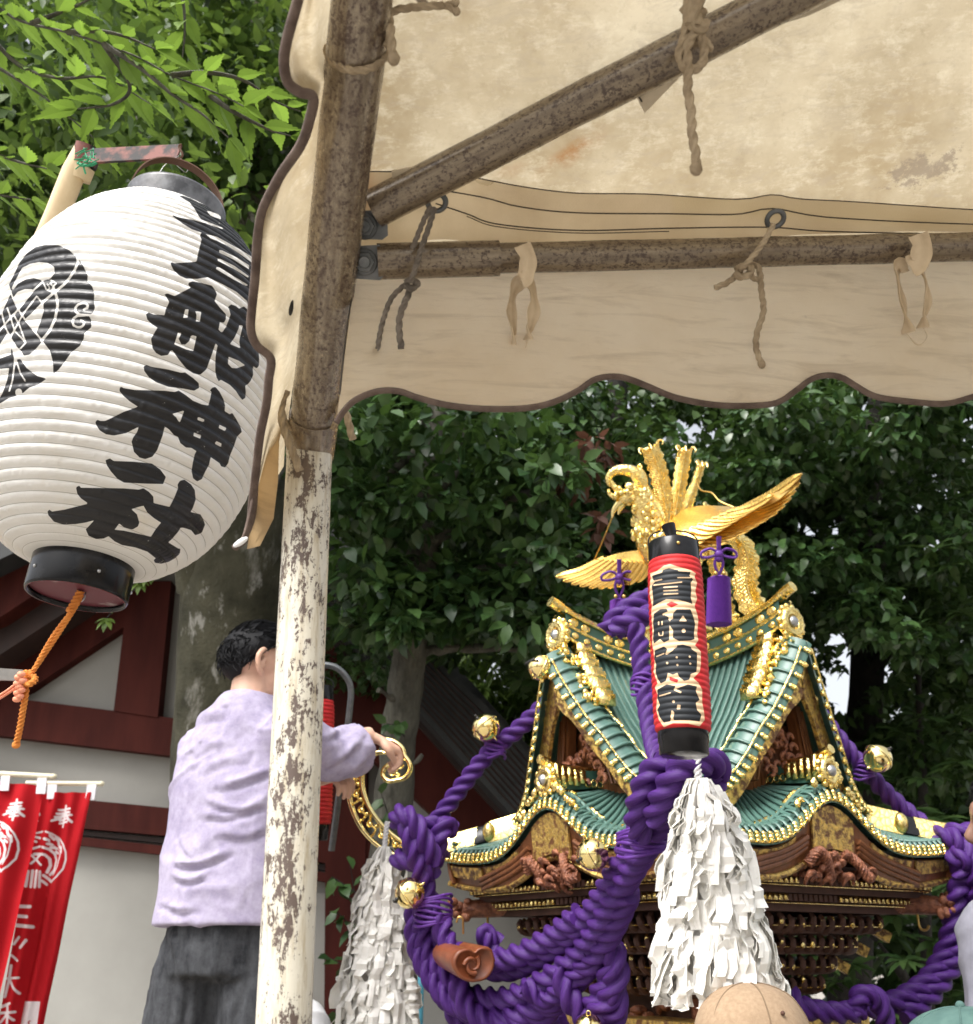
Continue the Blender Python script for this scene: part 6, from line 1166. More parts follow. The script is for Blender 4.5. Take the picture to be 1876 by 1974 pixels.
# serrated leaf blades
m_ = 9; vs, fs = [], []; tl = np.linspace(0, 1, m_)
for i in range(n):
    d_ = dr[i]; s_ = nrm(np.cross(d_, up[i])); u_ = np.cross(s_, d_); ln = rg.uniform(.06, .115); wd = ln * rg.uniform(.16, .20); o_ = len(vs); row = []
    for j, t_ in enumerate(tl):
        w_ = wd * (math.sin(np.pi * min(t_ / .86, 1)**.75) + .02 * (1 - t_)) if t_ < .86 else wd * .18 * (1 - t_) / .14
        for sg, q_ in ((-1, 1.0), (0, 0), (1, 1.0)): vs.append(p[i] + d_ * (ln * t_ + (.02 * ln if sg else 0)) + s_ * sg * w_ + u_ * (w_ * .25 * abs(sg) - ln * .16 * t_ * t_))
        if j < m_ - 1 and 0 < t_ < .9:           # teeth
            pass
    for j in range(m_ - 1):
        a = o_ + 3 * j; fs += [(a, a + 1, a + 4, a + 3), (a + 1, a + 2, a + 5, a + 4)]
        for sg in (0, 2):
            e0, e1 = vs[a + sg], vs[a + 3 + sg]; k0 = len(vs); out = nrm(e0 - vs[a + 1]) if np.linalg.norm(e0 - vs[a + 1]) > 1e-6 else s_
            vs_t = e0 * .25 + e1 * .75 + out * ln * .03 + d_ * ln * .03
            TE = (a + sg, a + 3 + sg, vs_t); fs.append(TE)
    for q_ in range(len(fs)):
        if len(fs[q_]) == 3 and not np.isscalar(fs[q_][2]): vs.append(fs[q_][2]); fs[q_] = (fs[q_][0], fs[q_][1], len(vs) - 1)
own = np.zeros(len(vs)); 
vs = A(vs); per = np.repeat(rg.random(n), len(vs) // n)
mk('trunk', mb, MAT['bark'], sp_t); mk('leaf_sprays', (vs, fs, np.zeros((len(vs), 3)), [0] * len(fs)), MAT['leaf_spray'], sp_t, smooth=False, attrs={'rnd': per})
crown('crown', 'leaf_mid', sp_t, scat(24, (-250, -120, 330, 420), (2.9, 3.8), (.14, .28), G), 60, .075, .017, 22)
mt = crown('crown', 'leaf_lime', sp_t, scat(24, (-120, -60, 560, 520), (3.6, 4.6), (.16, .28), G), 60, .08, .019, 27)
# thin tree between hall and portable shrine
t2 = thing('camellia_tree', P(760, 2500, 4.2) * A([1, 1, 0]), 'slender grey camellia trunk with glossy leaves, just left of the portable shrine', 'tree')
mb = MB(); limb(mb, [P(735, 2500, 4.1) * A([1, 1, 0]), P(742, 1800, 4.2), P(758, 1560, 4.25), P(772, 1400, 4.3), P(790, 1250, 4.35), P(808, 1120, 4.4), P(822, 1000, 4.45), P(832, 850, 4.5), P(845, 700, 4.6), P(850, 500, 4.7)], [.10, .085, .085, .085, .08, .078, .072, .062, .055, .045], 70)
for pts, r_ in (([(822, 1255, 4.35), (860, 1252, 4.35), (950, 1250, 4.4), (1050, 1254, 4.45), (1120, 1250, 4.5)], [.026, .018, .014, .010]), ([(812, 1060, 4.42), (850, 1030, 4.4), (910, 1000, 4.35), (980, 970, 4.35), (1050, 935, 4.4), (1120, 905, 4.4)], [.035, .03, .024, .02, .01]), ([(800, 1180, 4.4), (850, 1160, 4.4), (900, 1110, 4.4), (1000, 1085, 4.4), (1120, 1070, 4.5)], [.03, .022, .018, .01]), ([(838, 860, 4.5), (780, 890, 4.5), (720, 950, 4.5), (670, 1010, 4.6)], [.03, .02, .016, .008]), ([(826, 960, 4.45), (870, 925, 4.4), (890, 880, 4.4), (900, 820, 4.4)], [.022, .016, .01]), ([(790, 1370, 4.3), (752, 1345, 4.25), (730, 1330, 4.2)], [.02, .014, .012]), ([(768, 1500, 4.25), (800, 1470, 4.2), (815, 1455, 4.2)], [.012, .008, .006])):
    limb(mb, PP(pts), r_, 24)
mk('trunk', mb, MAT['bark'], t2)
cl = scat(46, (640, 800, 1080, 1130), (4.0, 4.7), (.14, .26), G, .55) + scat(26, (830, 1110, 1130, 1230), (4.1, 4.6), (.13, .22), G, .5) + scat(7, (690, 1120, 790, 1240), (4.0, 4.3), (.08, .14), G)
crown('crown', 'leaf_glossy', t2, cl, 62, .085, .026, 31, 'oval')
crown('dry_leaves', 'leaf_brown', t2, [(P(1110, 905, 4.2), (.12, .1, .09)), (P(1085, 925, 4.2), (.06, .06, .05)), (P(1160, 1000, 4.2), (.06, .06, .10)), (P(1150, 860, 4.2), (.1, .08, .06))], 28, .075, .02, 33)
# climber leaves hanging beside the pale leg
vn_ = thing('creeper', P(690, 2300, 3.6) * A([1, 1, 0]), 'sparse green creeper sprig between the pale tent leg and the left paper tassel', 'plant')
mb = MB(); sets = []
for br in ([(735, 2100, 3.7), (700, 1900, 3.7), (690, 1800, 3.7), (683, 1720, 3.7), (672, 1650, 3.7)], [(690, 1800, 3.7), (662, 1770, 3.7), (645, 1755, 3.7)], [(700, 1890, 3.7), (660, 1860, 3.7), (635, 1846, 3.7)], [(706, 1960, 3.7), (670, 1945, 3.7), (640, 1950, 3.7)], [(685, 1720, 3.7), (655, 1700, 3.7), (640, 1690, 3.7)], [(760, 1620, 4.1), (745, 1560, 4.1), (735, 1530, 4.1)], [(780, 1420, 4.15), (765, 1400, 4.15), (745, 1395, 4.15)]):
    c = cr(A(PP(br)), 24); mb.tube(c, [.004, .0015], 5); ii = np.arange(5, 24, 3); k_ = len(ii)
    dr = nrm(np.gradient(c, axis=0)[ii] * 20 + rg.normal(0, .9, (k_, 3)) - A([0, 0, .3])); sets.append(leaves(c[ii], dr, nrm(rg.normal(0, .5, (k_, 3)) + A([0, -.5, 1])), rg.uniform(.06, .09, k_), rg.uniform(.018, .026, k_)))
mk('stem', mb, MAT['bark_dark'], vn_); leafobj('foliage', sets, 'leaf_glossy', vn_, 3)
mp = thing('maple_twig', P(260, 1060, 3.6), 'small pale green maple twig dangling under the white lantern by the mossy trunk', 'plant'); mb = MB(); sets = []
for cu_, cv_ in ((282, 1105), (205, 1192), (222, 1155), (300, 1095), (270, 1120)):
    c = P(cu_, cv_, 3.6); mb.tube([P(330, 1040, 3.7), (P(330, 1060, 3.7) + c) / 2, c], .002, 5, res=14)
    for a_ in (-1.2, -.55, 0, .55, 1.2): sets.append(leaves(c[None], A([[math.sin(a_), -.25, -math.cos(a_) * .75 - .1]]), A([[0, -.6, 1.]]), A([.058 * math.cos(a_ * .6)]), A([.012])))
mk('stem', mb, MAT['bark_dark'], mp); leafobj('foliage', sets, 'leaf_lime', mp, 4)
# spiky bright shrub behind the roof edge
sk = thing('spiky_shrub', P(950, 1420, 7.3) * A([1, 1, 0]), 'bright yellow green shrub with narrow spiky leaves behind the dark hall roof edge', 'shrub'); sets = []
for _ in range(85):
    c = P(G.uniform(860, 1090), G.uniform(1250, 1400), G.uniform(7.1, 7.9)); n = 26; q_ = nrm(G.normal(0, 1, (n, 3)) + A([.2, -.4, -.3])); sets.append(leaves(np.repeat(c[None], n, 0) + q_ * .04, q_, nrm(G.normal(0, .5, (n, 3)) + A([0, -.3, 1])), G.uniform(.10, .24, n), G.uniform(.009, .015, n), 'oval', .25))
for _ in range(50):
    c = P(G.uniform(1000, 1150), G.uniform(1380, 1560), G.uniform(7.0, 7.6)); n = 22; q_ = nrm(G.normal(0, 1, (n, 3)) + A([.2, -.4, -.3])); sets.append(leaves(np.repeat(c[None], n, 0), q_, nrm(G.normal(0, .5, (n, 3)) + A([0, -.3, 1])), G.uniform(.10, .22, n), G.uniform(.008, .013, n), 'oval', .25))
leafobj('foliage', sets, 'leaf_lime', sk, 8); mk('stem', MB().tube([P(980, 1350, 7.5) * A([1, 1, 0]), P(980, 1350, 7.5)], .05, 8), MAT['bark_dark'], sk)
# big dark evergreens behind the portable shrine
def evergreen(label, base, trunk, tr_r, branches, crowns, mat2=True):
    root = thing('evergreen_tree', base * A([1, 1, 0]), label, 'tree', 'dark evergreens behind the portable shrine'); mb = MB(); limb(mb, trunk, tr_r, 40)
    for b_, r_ in branches: limb(mb, PP(b_), r_, 20)
    mk('trunk', mb, MAT['bark_dark'], root)
    for nm, mat, cl, per, ln, wd, sd, kind in crowns: crown(nm, mat, root, cl, per, ln, wd, sd, kind)
evergreen('dark evergreen with glossy leaves directly behind the gilded phoenix', P(1250, 1500, 6.2), [P(1200, 2600, 6) * A([1, 1, 0]), P(1190, 1600, 6.2), P(1180, 1000, 6.4), P(1200, 600, 6.6)], [.13, .11, .09, .06], [([(1180, 1150, 6.3), (1300, 1050, 6.2), (1450, 960, 6)], [.05, .03, .01]), ([(1190, 900, 6.4), (1050, 830, 6.2), (950, 780, 6.1)], [.05, .03, .01])],
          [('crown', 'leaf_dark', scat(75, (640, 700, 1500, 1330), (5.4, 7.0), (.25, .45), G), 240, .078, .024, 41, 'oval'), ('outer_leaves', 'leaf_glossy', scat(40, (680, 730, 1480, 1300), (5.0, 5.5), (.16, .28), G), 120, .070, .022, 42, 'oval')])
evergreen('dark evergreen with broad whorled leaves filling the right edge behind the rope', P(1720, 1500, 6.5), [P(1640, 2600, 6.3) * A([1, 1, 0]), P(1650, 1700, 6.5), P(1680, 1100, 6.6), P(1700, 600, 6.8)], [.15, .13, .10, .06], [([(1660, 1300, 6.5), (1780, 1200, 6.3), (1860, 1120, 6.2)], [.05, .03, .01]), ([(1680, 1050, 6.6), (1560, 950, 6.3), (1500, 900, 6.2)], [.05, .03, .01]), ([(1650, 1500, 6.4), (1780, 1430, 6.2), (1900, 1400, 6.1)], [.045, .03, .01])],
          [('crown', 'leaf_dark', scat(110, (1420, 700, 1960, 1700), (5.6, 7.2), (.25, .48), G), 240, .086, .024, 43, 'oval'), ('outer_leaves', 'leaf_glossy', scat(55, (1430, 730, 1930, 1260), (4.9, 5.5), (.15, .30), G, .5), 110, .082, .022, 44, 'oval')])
# whorls of long leaves
wh = thing('whorled_shrub', P(1800, 1900, 5.2) * A([1, 1, 0]), 'shrub with whorls of long dark leaves low at the right, behind the hanging rope', 'shrub'); sets = []; mb = MB()
for u, v in [(1760, 1210), (1835, 1090), (1800, 1060), (1700, 1000), (1860, 1180), (1750, 1090), (1660, 1640), (1780, 1500), (1815, 1580), (1745, 1850), (1830, 1960), (1780, 1905), (1700, 1700), (1640, 1860), (1600, 1800), (1720, 1800), (1850, 1470), (1850, 1290), (1670, 1120), (1600, 1020)] + [(G.uniform(1560, 1900), G.uniform(1700, 2150)) for _ in range(34)] + [(G.uniform(1620, 1900), G.uniform(1380, 1700)) for _ in range(14)]:
    c = P(u, v, G.uniform(4.9, 5.5)); n = 11; a_ = np.linspace(0, 6.28, n, endpoint=False) + G.uniform(0, 1); q_ = np.stack([np.cos(a_), np.sin(a_) * .8 - .3, G.normal(.05, .25, n)], -1)
    sets.append(leaves(np.repeat(c[None], n, 0), q_, nrm(G.normal(0, .2, (n, 3)) + A([0, -.4, 1])), G.uniform(.11, .18, n), G.uniform(.018, .026, n), 'oval', .2))
limb(mb, [P(1790, 2300, 5.6) * A([1, 1, 0]), P(1790, 1950, 5.6), P(1780, 1600, 5.7), P(1770, 1250, 5.8)], [.05, .04, .03, .015]); limb(mb, [P(1790, 1950, 5.6), P(1720, 1850, 5.5), P(1660, 1780, 5.5)], [.03, .02, .01]); leafobj('foliage', sets, 'leaf_dark', wh, 9); mk('stem', mb, MAT['bark_dark'], wh)
# far wood closing the view, one mass
crown('far_wood', 'leaf_dark', None, scat(210, (560, 560, 2100, 1960), (8.0, 10.0), (.5, .9), G, .8), 105, .22, .075, 51, 'oval', kind='stuff') if False else None
sets_cl = scat(190, (520, 560, 2150, 1950), (8.2, 10.5), (.5, .9), G, .8)
fw = crown('far_wood', 'leaf_dark', None, sets_cl, 120, .24, .08, 51, 'oval'); setp(fw, 'dense mass of dark woodland closing the view behind everything', 'wood', None, 'stuff')
fw2 = crown('far_wood', 'leaf_mid', None, scat(120, (-250, -250, 760, 1250), (7.6, 9.5), (.5, .9), G, .8), 110, .20, .065, 52, 'oval'); setp(fw2, 'dense green woodland behind the white lantern', 'wood', None, 'stuff')
# ================================================================= people
def yawm(a): return A([[math.cos(a), math.sin(a), 0], [-math.sin(a), math.cos(a), 0], [0, 0, 1.]])
def head_prims(mb, c, m, s=1.0):
    T = lambda x, y, z: c + A([x, y, z]) * s @ m
    E = lambda x, y, z, r: mb.ell(T(x, y, z), A(r, float) * s, 16, m)
    E(0, -.012, .030, (.074, .092, .088)); E(0, .030, -.030, (.058, .058, .080)); E(0, .048, -.082, (.034, .034, .026)); E(0, .072, .040, (.055, .028, .034))
    mb.tube([T(0, .086, .030), T(0, .100, .0), T(0, .110, -.018), T(0, .094, -.028)], A([.009, .012, .015, .010]) * s, 10, res=12)      # nose
    for sg in (-1, 1):
        E(sg * .031, .078, .012, (.017, .012, .009)); E(sg * .034, .084, .030, (.022, .010, .006)); E(sg * .046, .055, -.012, (.022, .026, .022))
        mb.tube([T(sg * .073, -.006, .034), T(sg * .086, -.022, .036), T(sg * .092, -.034, .010), T(sg * .086, -.024, -.020), T(sg * .075, -.006, -.036)], A([.007, .009, .009, .009, .008]) * s, 8, res=18)
        mb.tube([T(sg * .075, -.010, .014), T(sg * .080, -.016, .0), T(sg * .077, -.008, -.014)], .007 * s, 8, res=10)
    E(0, .084, -.050, (.024, .012, .006)); E(0, .080, -.060, (.020, .013, .007))
    return T
def hand(mb, w, d, pn, thumb_side, curl=1.0, s=1.0):
    """wrist w, pointing d, palm normal pn (fingers curl towards it)"""
    d = nrm(d); pn = nrm(pn - d * np.dot(pn, d)); sd_ = np.cross(d, pn) * thumb_side
    for i, o_ in enumerate((-.030, -.010, .010, .030)):
        L = (.070, .082, .078, .062)[3 - i] * s; k = w + d * .088 * s + sd_ * o_ * s; mb.tube([w + d * .008 * s + sd_ * o_ * .6 * s, w + d * .05 * s + sd_ * o_ * .9 * s, k], A([.014, .0145, .0115]) * s, 10, res=10)
        p, a_ = k, .25 * curl; pts = [k]
        for f_, q_ in ((.45, .75), (.32, .9), (.23, .6)):
            a_ += q_ * curl; p = p + (d * math.cos(a_) + pn * math.sin(a_)) * L * f_; pts.append(p)
        mb.tube(pts, A([.0098, .0092, .0085, .0068]) * s, 10, res=16)
    t0 = w + d * .022 * s + sd_ * .026 * s; mb.tube([w + d * .012 * s + sd_ * .012 * s, t0 + d * .012 * s, t0 + d * .032 * s + sd_ * .020 * s + pn * .012 * s, t0 + d * .058 * s + sd_ * .012 * s + pn * .03 * s * curl, t0 + d * .072 * s + sd_ * .0 * s + pn * .042 * s * curl], A([.015, .015, .0125, .010, .0075]) * s, 10, res=18)
def wrinkle(v, n, amp, sc, seed=0, stretch=(1, 1, 1)):
    q = v * A(stretch) * sc; wv = np.clip(1 - np.abs(vnoise(q + vnoise(q * .6, seed + 9)[:, None] * .9, seed)) * 2.6, 0, 1)**1.6 * 2 - .8
    return v + n * (amp * wv + amp * .4 * vnoise(q * 2.3, seed + 3))[:, None]
def folds(v, n, lines):
    if not lines: return v
    u_, w_, _ = px(v); p = np.stack([u_, w_], -1); f_ = (np.sum(nrm(v - A([0, 0, CAMH])) * n, -1) < .2); h = np.zeros(len(v))
    for pts, wd, am in lines:
        c = cr(A(pts, float), 18); d = -sd_line(p, c, 0); sgn = np.sign((p - c[9]) @ A([-(c[-1] - c[0])[1], (c[-1] - c[0])[0]])); e = np.minimum(np.linalg.norm(p - c[0], axis=1), np.linalg.norm(p - c[-1], axis=1))
        h += am * (np.exp(-(d / wd)**2) - .75 * np.exp(-((d - wd * 1.7) / wd)**2) * (sgn > 0)) * np.clip(e / 18, .35, 1)
    return v + n * (h * f_)[:, None]
def hair_cap(c, m, s=1.0, seed=1, crop=None):
    """swept short hair shell over the skull, cut at a hairline; built from many locks"""
    mb = MB(); rg = np.random.default_rng(seed); T = lambda x, y, z: c + A([x, y, z]) * s @ m
    ph = np.linspace(-.9, 1.57, 30); th = np.linspace(0, 6.2832, 61); g = np.zeros((30, 61, 3))
    for i, p_ in enumerate(ph):
        for j, t_ in enumerate(th):
            x, y = math.cos(t_), math.sin(t_); front = max(y, 0); low = -.50 - .42 * max(-y, 0) + .55 * abs(x) * (y > -.6) * (1 - max(-y, 0)) + .95 * front
            pp = max(p_, min(low, 1.2)); fade = np.clip((pp - low) / .35, 0, 1); rr = 1.0 + .015 + (.11 + .06 * front) * fade**.7
            g[i, j] = T(.078 * math.cos(pp) * x * rr, -.014 + .097 * math.cos(pp) * y * rr, .032 + .096 * math.sin(pp) * rr)
    tc = np.zeros(g.shape); tc[..., 0] = np.arange(61)[None] * .012; tc[..., 1] = np.arange(30)[:, None] * .012
    mb.grid(g, tc)
    for _ in range(1500):
        j = rg.integers(0, 60); i = rg.integers(6, 27); p0 = g[i, j]; cdir = nrm(p0 - T(0, -.01, .03)); sweep = nrm(A([rg.normal(0, .35), .55 if i > 14 else -.2, -.25 if i < 16 else .1]) @ m); sweep = nrm(sweep - cdir * np.dot(sweep, cdir) * .9)
        L = rg.uniform(.02, .045) * s; pts = [p0 - cdir * .004, p0 + sweep * L * .5 + cdir * .004 * s, p0 + sweep * L + cdir * rg.uniform(-.003, .003) * s]; mb.tube(pts, A([.0014, .0019, .0004]) * s, 5, res=7, flat=.6)
    return mb
def limb_pts(a, b, c): return [a, a * .5 + b * .5, b, b * .5 + c * .5, c]
def figure(name, label, feet, yaw, h, shirt, trousers, skin='skin', hyaw=None, arms=None, hair=True, group=None, torso_w=.20, baggy=1.0, seed=1, hem=.86, hpitch=0, fold_lines=None, trouser_lines=None):
    s = h / 1.72; m = yawm(yaw); f = A(feet, float); T = lambda x, y, z: f + A([x, y, z]) * s @ m
    root = thing('person', f, label, 'person', group); hm = yawm(yaw if hyaw is None else hyaw)
    hp = A([[1, 0, 0], [0, math.cos(hpitch), math.sin(hpitch)], [0, -math.sin(hpitch), math.cos(hpitch)]]); hm = hp @ hm
    hc = T(0, .03, 1.60) + A([0, .012, 0]) * s @ hm
    mb = MB(); head_prims(mb, hc, hm, s)
    mb.tube([T(0, -.012, 1.40), T(0, .0, 1.47), hc + A([0, -.015, -.045]) * s @ hm], A([.066, .056, .058]) * s, 16, res=12)
    mb.tube([T(0, 0, .92), T(0, 0, 1.10), T(0, 0, 1.28), T(0, 0, 1.40)], A([.105, .105, .125, .08]) * s, 20, res=20)
    for sg in (-1, 1):
        A_ = (arms or {}).get(sg) or (T(sg * .185, 0, 1.37), T(sg * .235, -.02, 1.10), T(sg * .245, .06, .86), nrm(A([0, .25, -1]) @ m), nrm(A([-sg, 0, 0]) @ m))
        mb.tube([T(sg * .08, 0, 1.38)] + limb_pts(A_[0], A_[1], A_[2]), A([.045, .038, .038, .036, .035, .027]) * s, 14, res=30); hand(mb, A_[2], A_[3], A_[4], -sg if True else sg, .9, s)
        mb.tube([T(sg * .09, 0, .92), T(sg * .095, .01, .50), T(sg * .10, -.02, .10)], A([.070, .052, .04]) * s, 14, res=20)
    v, fc, nn = remesh(mb, .0042 if arms else .0065, 5); mk('body', (v, fc, np.zeros((len(v), 3)), [0] * len(fc)), MAT[skin], root)
    if hair: mk('hair', hair_cap(hc, hm, s, seed), MAT['hair'], root)
    # shirt
    mb = MB(); b = baggy; th = np.linspace(0, 6.2832, 33); rows = []
    for z, wx, wy, yo in ((hem, torso_w * b * 1.02, .150 * b, 0), (.98, torso_w * b, .148 * b, 0), (1.12, torso_w * b * .98, .142 * b, 0), (1.25, torso_w * b, .140 * b, 0), (1.34, torso_w * .96, .122, 0), (1.41, torso_w * .78, .100, -.005), (1.475, torso_w * .48, .080, -.008), (1.515, torso_w * .35, .070, .004)):
        rows.append([T(math.copysign(abs(math.cos(a))**.8, math.cos(a)) * wx, math.copysign(abs(math.sin(a))**.9, math.sin(a)) * wy + yo, z) for a in th])
    g = A(rows); g = A([cr(g[:, j], 30) for j in range(33)]).transpose(1, 0, 2); mb.grid(g); mb.add(np.vstack([g[0][:-1], g[0][:-1].mean(0)[None]]), [(i, 32, (i + 1) % 32) for i in range(32)]); mb.add(np.vstack([g[-1][:-1], g[-1][:-1].mean(0)[None]]), [(i, (i + 1) % 32, 32) for i in range(32)])
    for sg in (-1, 1):
        A_ = (arms or {}).get(sg) or (T(sg * .185, 0, 1.37), T(sg * .235, -.02, 1.10), T(sg * .245, .06, .86)); el = (A_[1] * .22 + A_[2] * .78) if arms else A_[0] * .25 + A_[1] * .75
        dn = A([0, 0, -1.]); w2 = .088 * b
        pts = [T(sg * .10, 0, 1.345), A_[0] + dn * .012, A_[0] * .5 + A_[1] * .5 + dn * .018, A_[1] + dn * .026 if arms else el, el + dn * .026 if arms else el + dn * .008]
        mb.tube(pts, A([.085, .078, .074, .074, .078 if arms else .082]) * s * b, 18, res=26)
    v, fc, nn = remesh(mb, .0075, 8); u_ = v - f; seed_ = seed * 3
    v = wrinkle(v, nn, .0035, 5.0, seed_, (1, 1, 1.5)); v = wrinkle(v, nn, .0012, 12, seed_ + 1, (1, 1, 1.3)); v = folds(v, nn, fold_lines)
    sh_ = mk('shirt', (v, fc, np.zeros((len(v), 3)), [0] * len(fc)), MAT[shirt], root)
    mb = MB(); rows = [[T(math.cos(a) * wx, math.sin(a) * wy, z) for a in th] for z, wx, wy in ((1.0, .148, .118), (.92, .160, .126), (.84, .166, .128), (.78, .166, .124))]
    mb.grid(A(rows)); mb.add(np.vstack([A(rows)[0][:-1], A(rows)[0][:-1].mean(0)[None]]), [(i, (i + 1) % 32, 32) for i in range(32)]); mb.add(np.vstack([A(rows)[-1][:-1], A(rows)[-1][:-1].mean(0)[None]]), [(i, 32, (i + 1) % 32) for i in range(32)])
    for sg in (-1, 1): mb.tube([T(sg * .082, 0, .86), T(sg * .098, .005, .68), T(sg * .104, .01, .46), T(sg * .106, -.01, .22), T(sg * .108, -.015, .05)], A([.090, .096, .090, .084, .086]) * s, 20, res=30)
    v, fc, nn = remesh(mb, .009, 8); v = wrinkle(v, nn, .0035, 9, seed + 20, (1, 1, .7)); v = folds(v, nn, trouser_lines); tr_ = mk('trousers', (v, fc, np.zeros((len(v), 3)), [0] * len(fc)), MAT[trousers], root)
    for sg in (-1, 1): mk('shoe', MB().ell(T(sg * .108, .05, .045), A([.052, .135, .048]) * s, 16, m).box(T(sg * .108, .05, .012), A([.045, .12, .012]) * s, m), MAT['shoe'], root)
    return root, T, hc, hm, sh_, tr_
# the man in lilac, seen from behind, one hand on the left scroll
MH = 1.73; mc = P(458, 1560, 2.74); mtop = P(485, 1185, 2.70); mfeet = A([mc[0], mc[1], mtop[2] - MH * 1.005 + .055]); my = R(-12)
sR = P(560, 1408, 2.74); eR = P(640, 1440, 2.84); wR = P(716, 1418, 2.93); sL = P(392, 1425, 2.80); eL = P(450, 1530, 3.02); wL = P(610, 1508, 2.96)
hd = P(742, 1432, 2.94) - wR
root, T, hc, hm, shirt_, jeans_ = figure('person', 'man seen from behind in lilac shirt and dark jeans, reaching for the gilded scroll', mfeet, my, MH, 'shirt', 'jeans', hyaw=R(-62), arms={1: (sR, eR, wR, hd, A([0, .35, -1.])), -1: (sL, eL, wL, P(640, 1500, 2.93) - wL, A([0, .4, -1.]))}, torso_w=.192, baggy=1.0, seed=2, hpitch=R(-6), hem=.895, fold_lines=[([(424, 1514), (470, 1502), (522, 1482)], 7, .010), ([(392, 1536), (430, 1552), (471, 1557), (522, 1528)], 6, .010), ([(385, 1566), (440, 1572), (520, 1545)], 6, .008),
  ([(330, 1660), (365, 1664), (400, 1658), (440, 1638)], 6, .011), ([(330, 1680), (352, 1694), (376, 1694), (404, 1676)], 5, .010), ([(352, 1620), (360, 1640), (372, 1650)], 5, .007), ([(352, 1400), (385, 1382), (420, 1372)], 9, .009), ([(380, 1448), (410, 1434), (445, 1425)], 8, .006), ([(390, 1482), (430, 1465), (470, 1460)], 8, .006),
  ([(318, 1740), (345, 1752), (372, 1748)], 6, .009), ([(500, 1330), (494, 1480), (486, 1600), (482, 1750)], 2.2, .002), ([(420, 1600), (470, 1610), (515, 1590)], 8, .006), ([(640, 1470), (670, 1450), (690, 1425)], 7, .008), ([(650, 1500), (685, 1480), (712, 1450)], 7, .006), ([(626, 1420), (650, 1410), (676, 1395)], 6, .006)],
  trouser_lines=[([(388, 1790), (386, 1880)], 3, .003), ([(386, 1880), (430, 1892), (470, 1872)], 4, .005), ([(474, 1780), (470, 1872)], 3, .004), ([(502, 1775), (508, 1860), (520, 1974)], 3, .005), ([(330, 1800), (350, 1880), (345, 1974)], 8, .006), ([(360, 1830), (372, 1900), (370, 1974)], 7, .005), ([(440, 1974), (455, 1930), (468, 1890)], 6, .006)])
st = thing('wooden_step', (mfeet[0], mfeet[1], 0), 'plain wooden step stool under the man in lilac', 'stool'); hz = mfeet[2]
mk('seat', MB().box((mfeet[0], mfeet[1], hz - .02), (.32, .24, .02)), MAT['bamboo'], st, smooth=False)
for sx in (-.28, .28):
    for sy in (-.2, .2): mk('leg', MB().box((mfeet[0] + sx, mfeet[1] + sy, (hz - .04) / 2), (.025, .025, (hz - .04) / 2)), MAT['bamboo'], st, smooth=False)
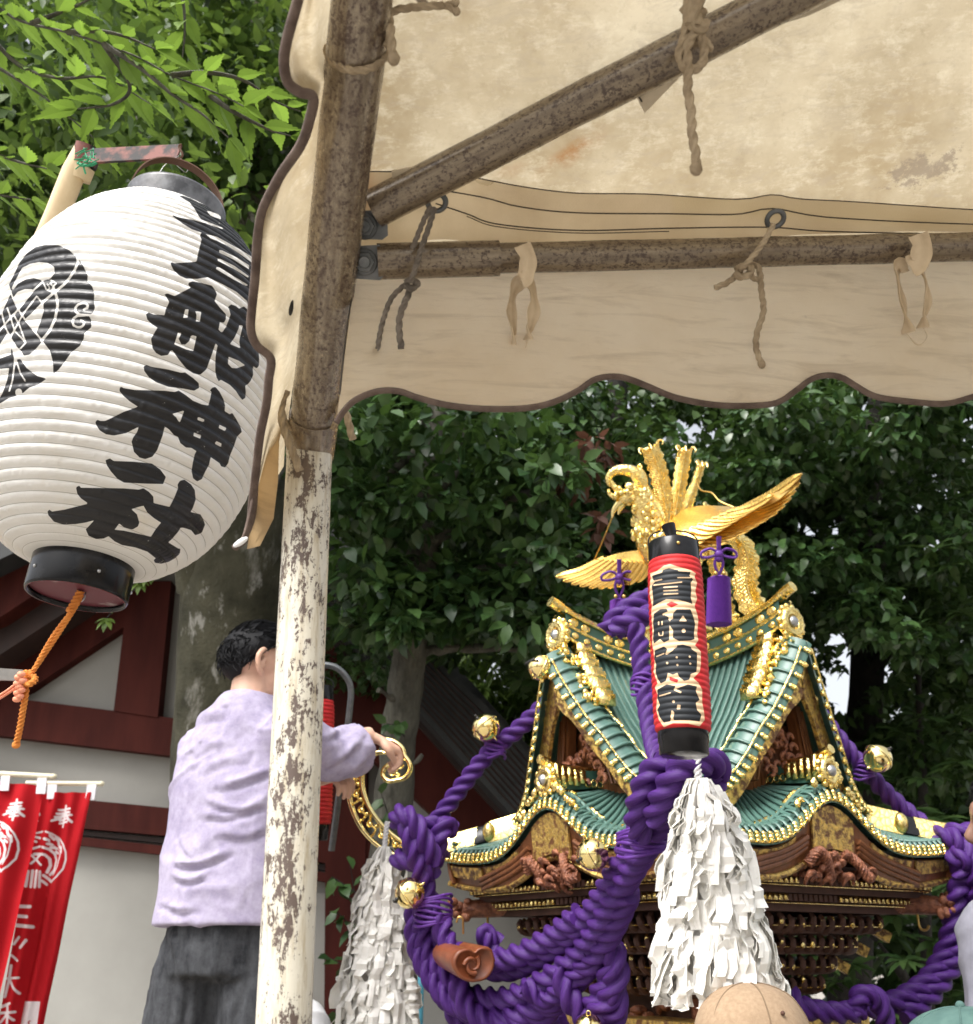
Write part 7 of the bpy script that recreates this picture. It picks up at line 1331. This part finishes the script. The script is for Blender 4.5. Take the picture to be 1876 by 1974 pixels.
# capped onlooker in the foreground
def cap(root, hc, hm, mat, r=1.0, trim=None, brim=True):
    T = lambda x, y, z: hc + A([x, y, z]) * r @ hm
    mb = MB(); ph = np.linspace(0, 1.57, 20); th = np.linspace(0, 6.2832, 61); g = A([[T(.096 * math.cos(p_)**.85 * math.cos(t_) * (1 + .012 * math.cos(6 * t_)), -.012 + .114 * math.cos(p_)**.85 * math.sin(t_), .036 + .098 * math.sin(p_)**.95) for t_ in th] for p_ in ph]); g = g + (vnoise(g * 28, 4) * .0018)[..., None]
    mb.sheet(g, .003); c = mk('cap', mb, MAT[mat], root); mb = MB()
    for k_ in range(6):
        a_ = k_ / 6 * 6.2832 + .52; mb.tube([T(.0965 * math.cos(p_)**.85 * math.cos(a_), -.012 + .1145 * math.cos(p_)**.85 * math.sin(a_), .0365 + .0985 * math.sin(p_)**.95) for p_ in np.linspace(0, 1.55, 18)], .0016, 5)
    mk('seam', mb, MAT[mat if trim else 'cap_seam'], c); mk('button', MB().ell(T(0, -.012, .136), .008 * r, 10), MAT[mat], c)
    for e_ in ((.05, -.078, .098), (-.05, -.078, .098), (.086, -.04, .09)): mk('eyelet', MB().ell(T(*e_), .004, 8), MAT['bracket'], c)
    if brim:
        mb = MB(); mb.sheet(A([[T(x * (1 - .10 * k_) , .085 + .018 * (1 - (x / .085)**2) + .07 * k_ * (1 - .55 * (x / .085)**2), .038 - .016 * k_ - .9 * x * x) for x in np.linspace(-.085, .085, 18)] for k_ in np.linspace(0, 1, 8)]), .003); mk('brim', mb, MAT[trim or mat], c)
    if trim: mk('sweatband', MB().tube([T(.0975 * math.cos(t_), -.012 + .1155 * math.sin(t_), .037) for t_ in np.linspace(0, 6.15, 50)], .0042, 7, closed=True), MAT[trim], c)
    return c
ct = P(1424, 1862, 1.72); ch = 1.60; r2, T2, hc2, hm2, _, _ = figure('person', 'onlooker in a tan cap at the bottom edge, in front of the white paper tassel', (ct[0], ct[1] + .02, ct[2] - 1.76), R(-50), 1.72, 'white_cloth', 'jeans', hyaw=R(-50), seed=4, hair=False)
c2 = cap(r2, hc2 + A([0, 0, 0]), hm2 @ np.eye(3), 'tan_cap', .985)
mk('strap_buckle', MB().box(hc2 + A([.030, -.132, .050]) @ hm2 * 1.0, (.016, .004, .010), hm2), MAT['gun_metal'], c2)
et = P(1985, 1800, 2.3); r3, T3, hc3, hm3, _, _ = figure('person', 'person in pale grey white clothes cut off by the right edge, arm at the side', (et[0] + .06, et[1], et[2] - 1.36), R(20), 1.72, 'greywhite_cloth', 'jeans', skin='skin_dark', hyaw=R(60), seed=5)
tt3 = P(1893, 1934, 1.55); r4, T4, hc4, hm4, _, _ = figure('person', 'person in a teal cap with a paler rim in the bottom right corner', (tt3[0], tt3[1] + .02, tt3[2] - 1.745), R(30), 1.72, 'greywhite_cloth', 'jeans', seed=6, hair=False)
cap(r4, hc4, hm4, 'teal_cap', 1.02, 'teal_trim')
wt = P(452, 1946, 3.35); r5, T5, hc5, hm5, _, _ = figure('person', 'person in a white top almost hidden behind the jeans of the man in lilac', (wt[0] + .06, wt[1], wt[2] - 1.40), R(0), 1.72, 'white_cloth', 'jeans', seed=7, torso_w=.235)
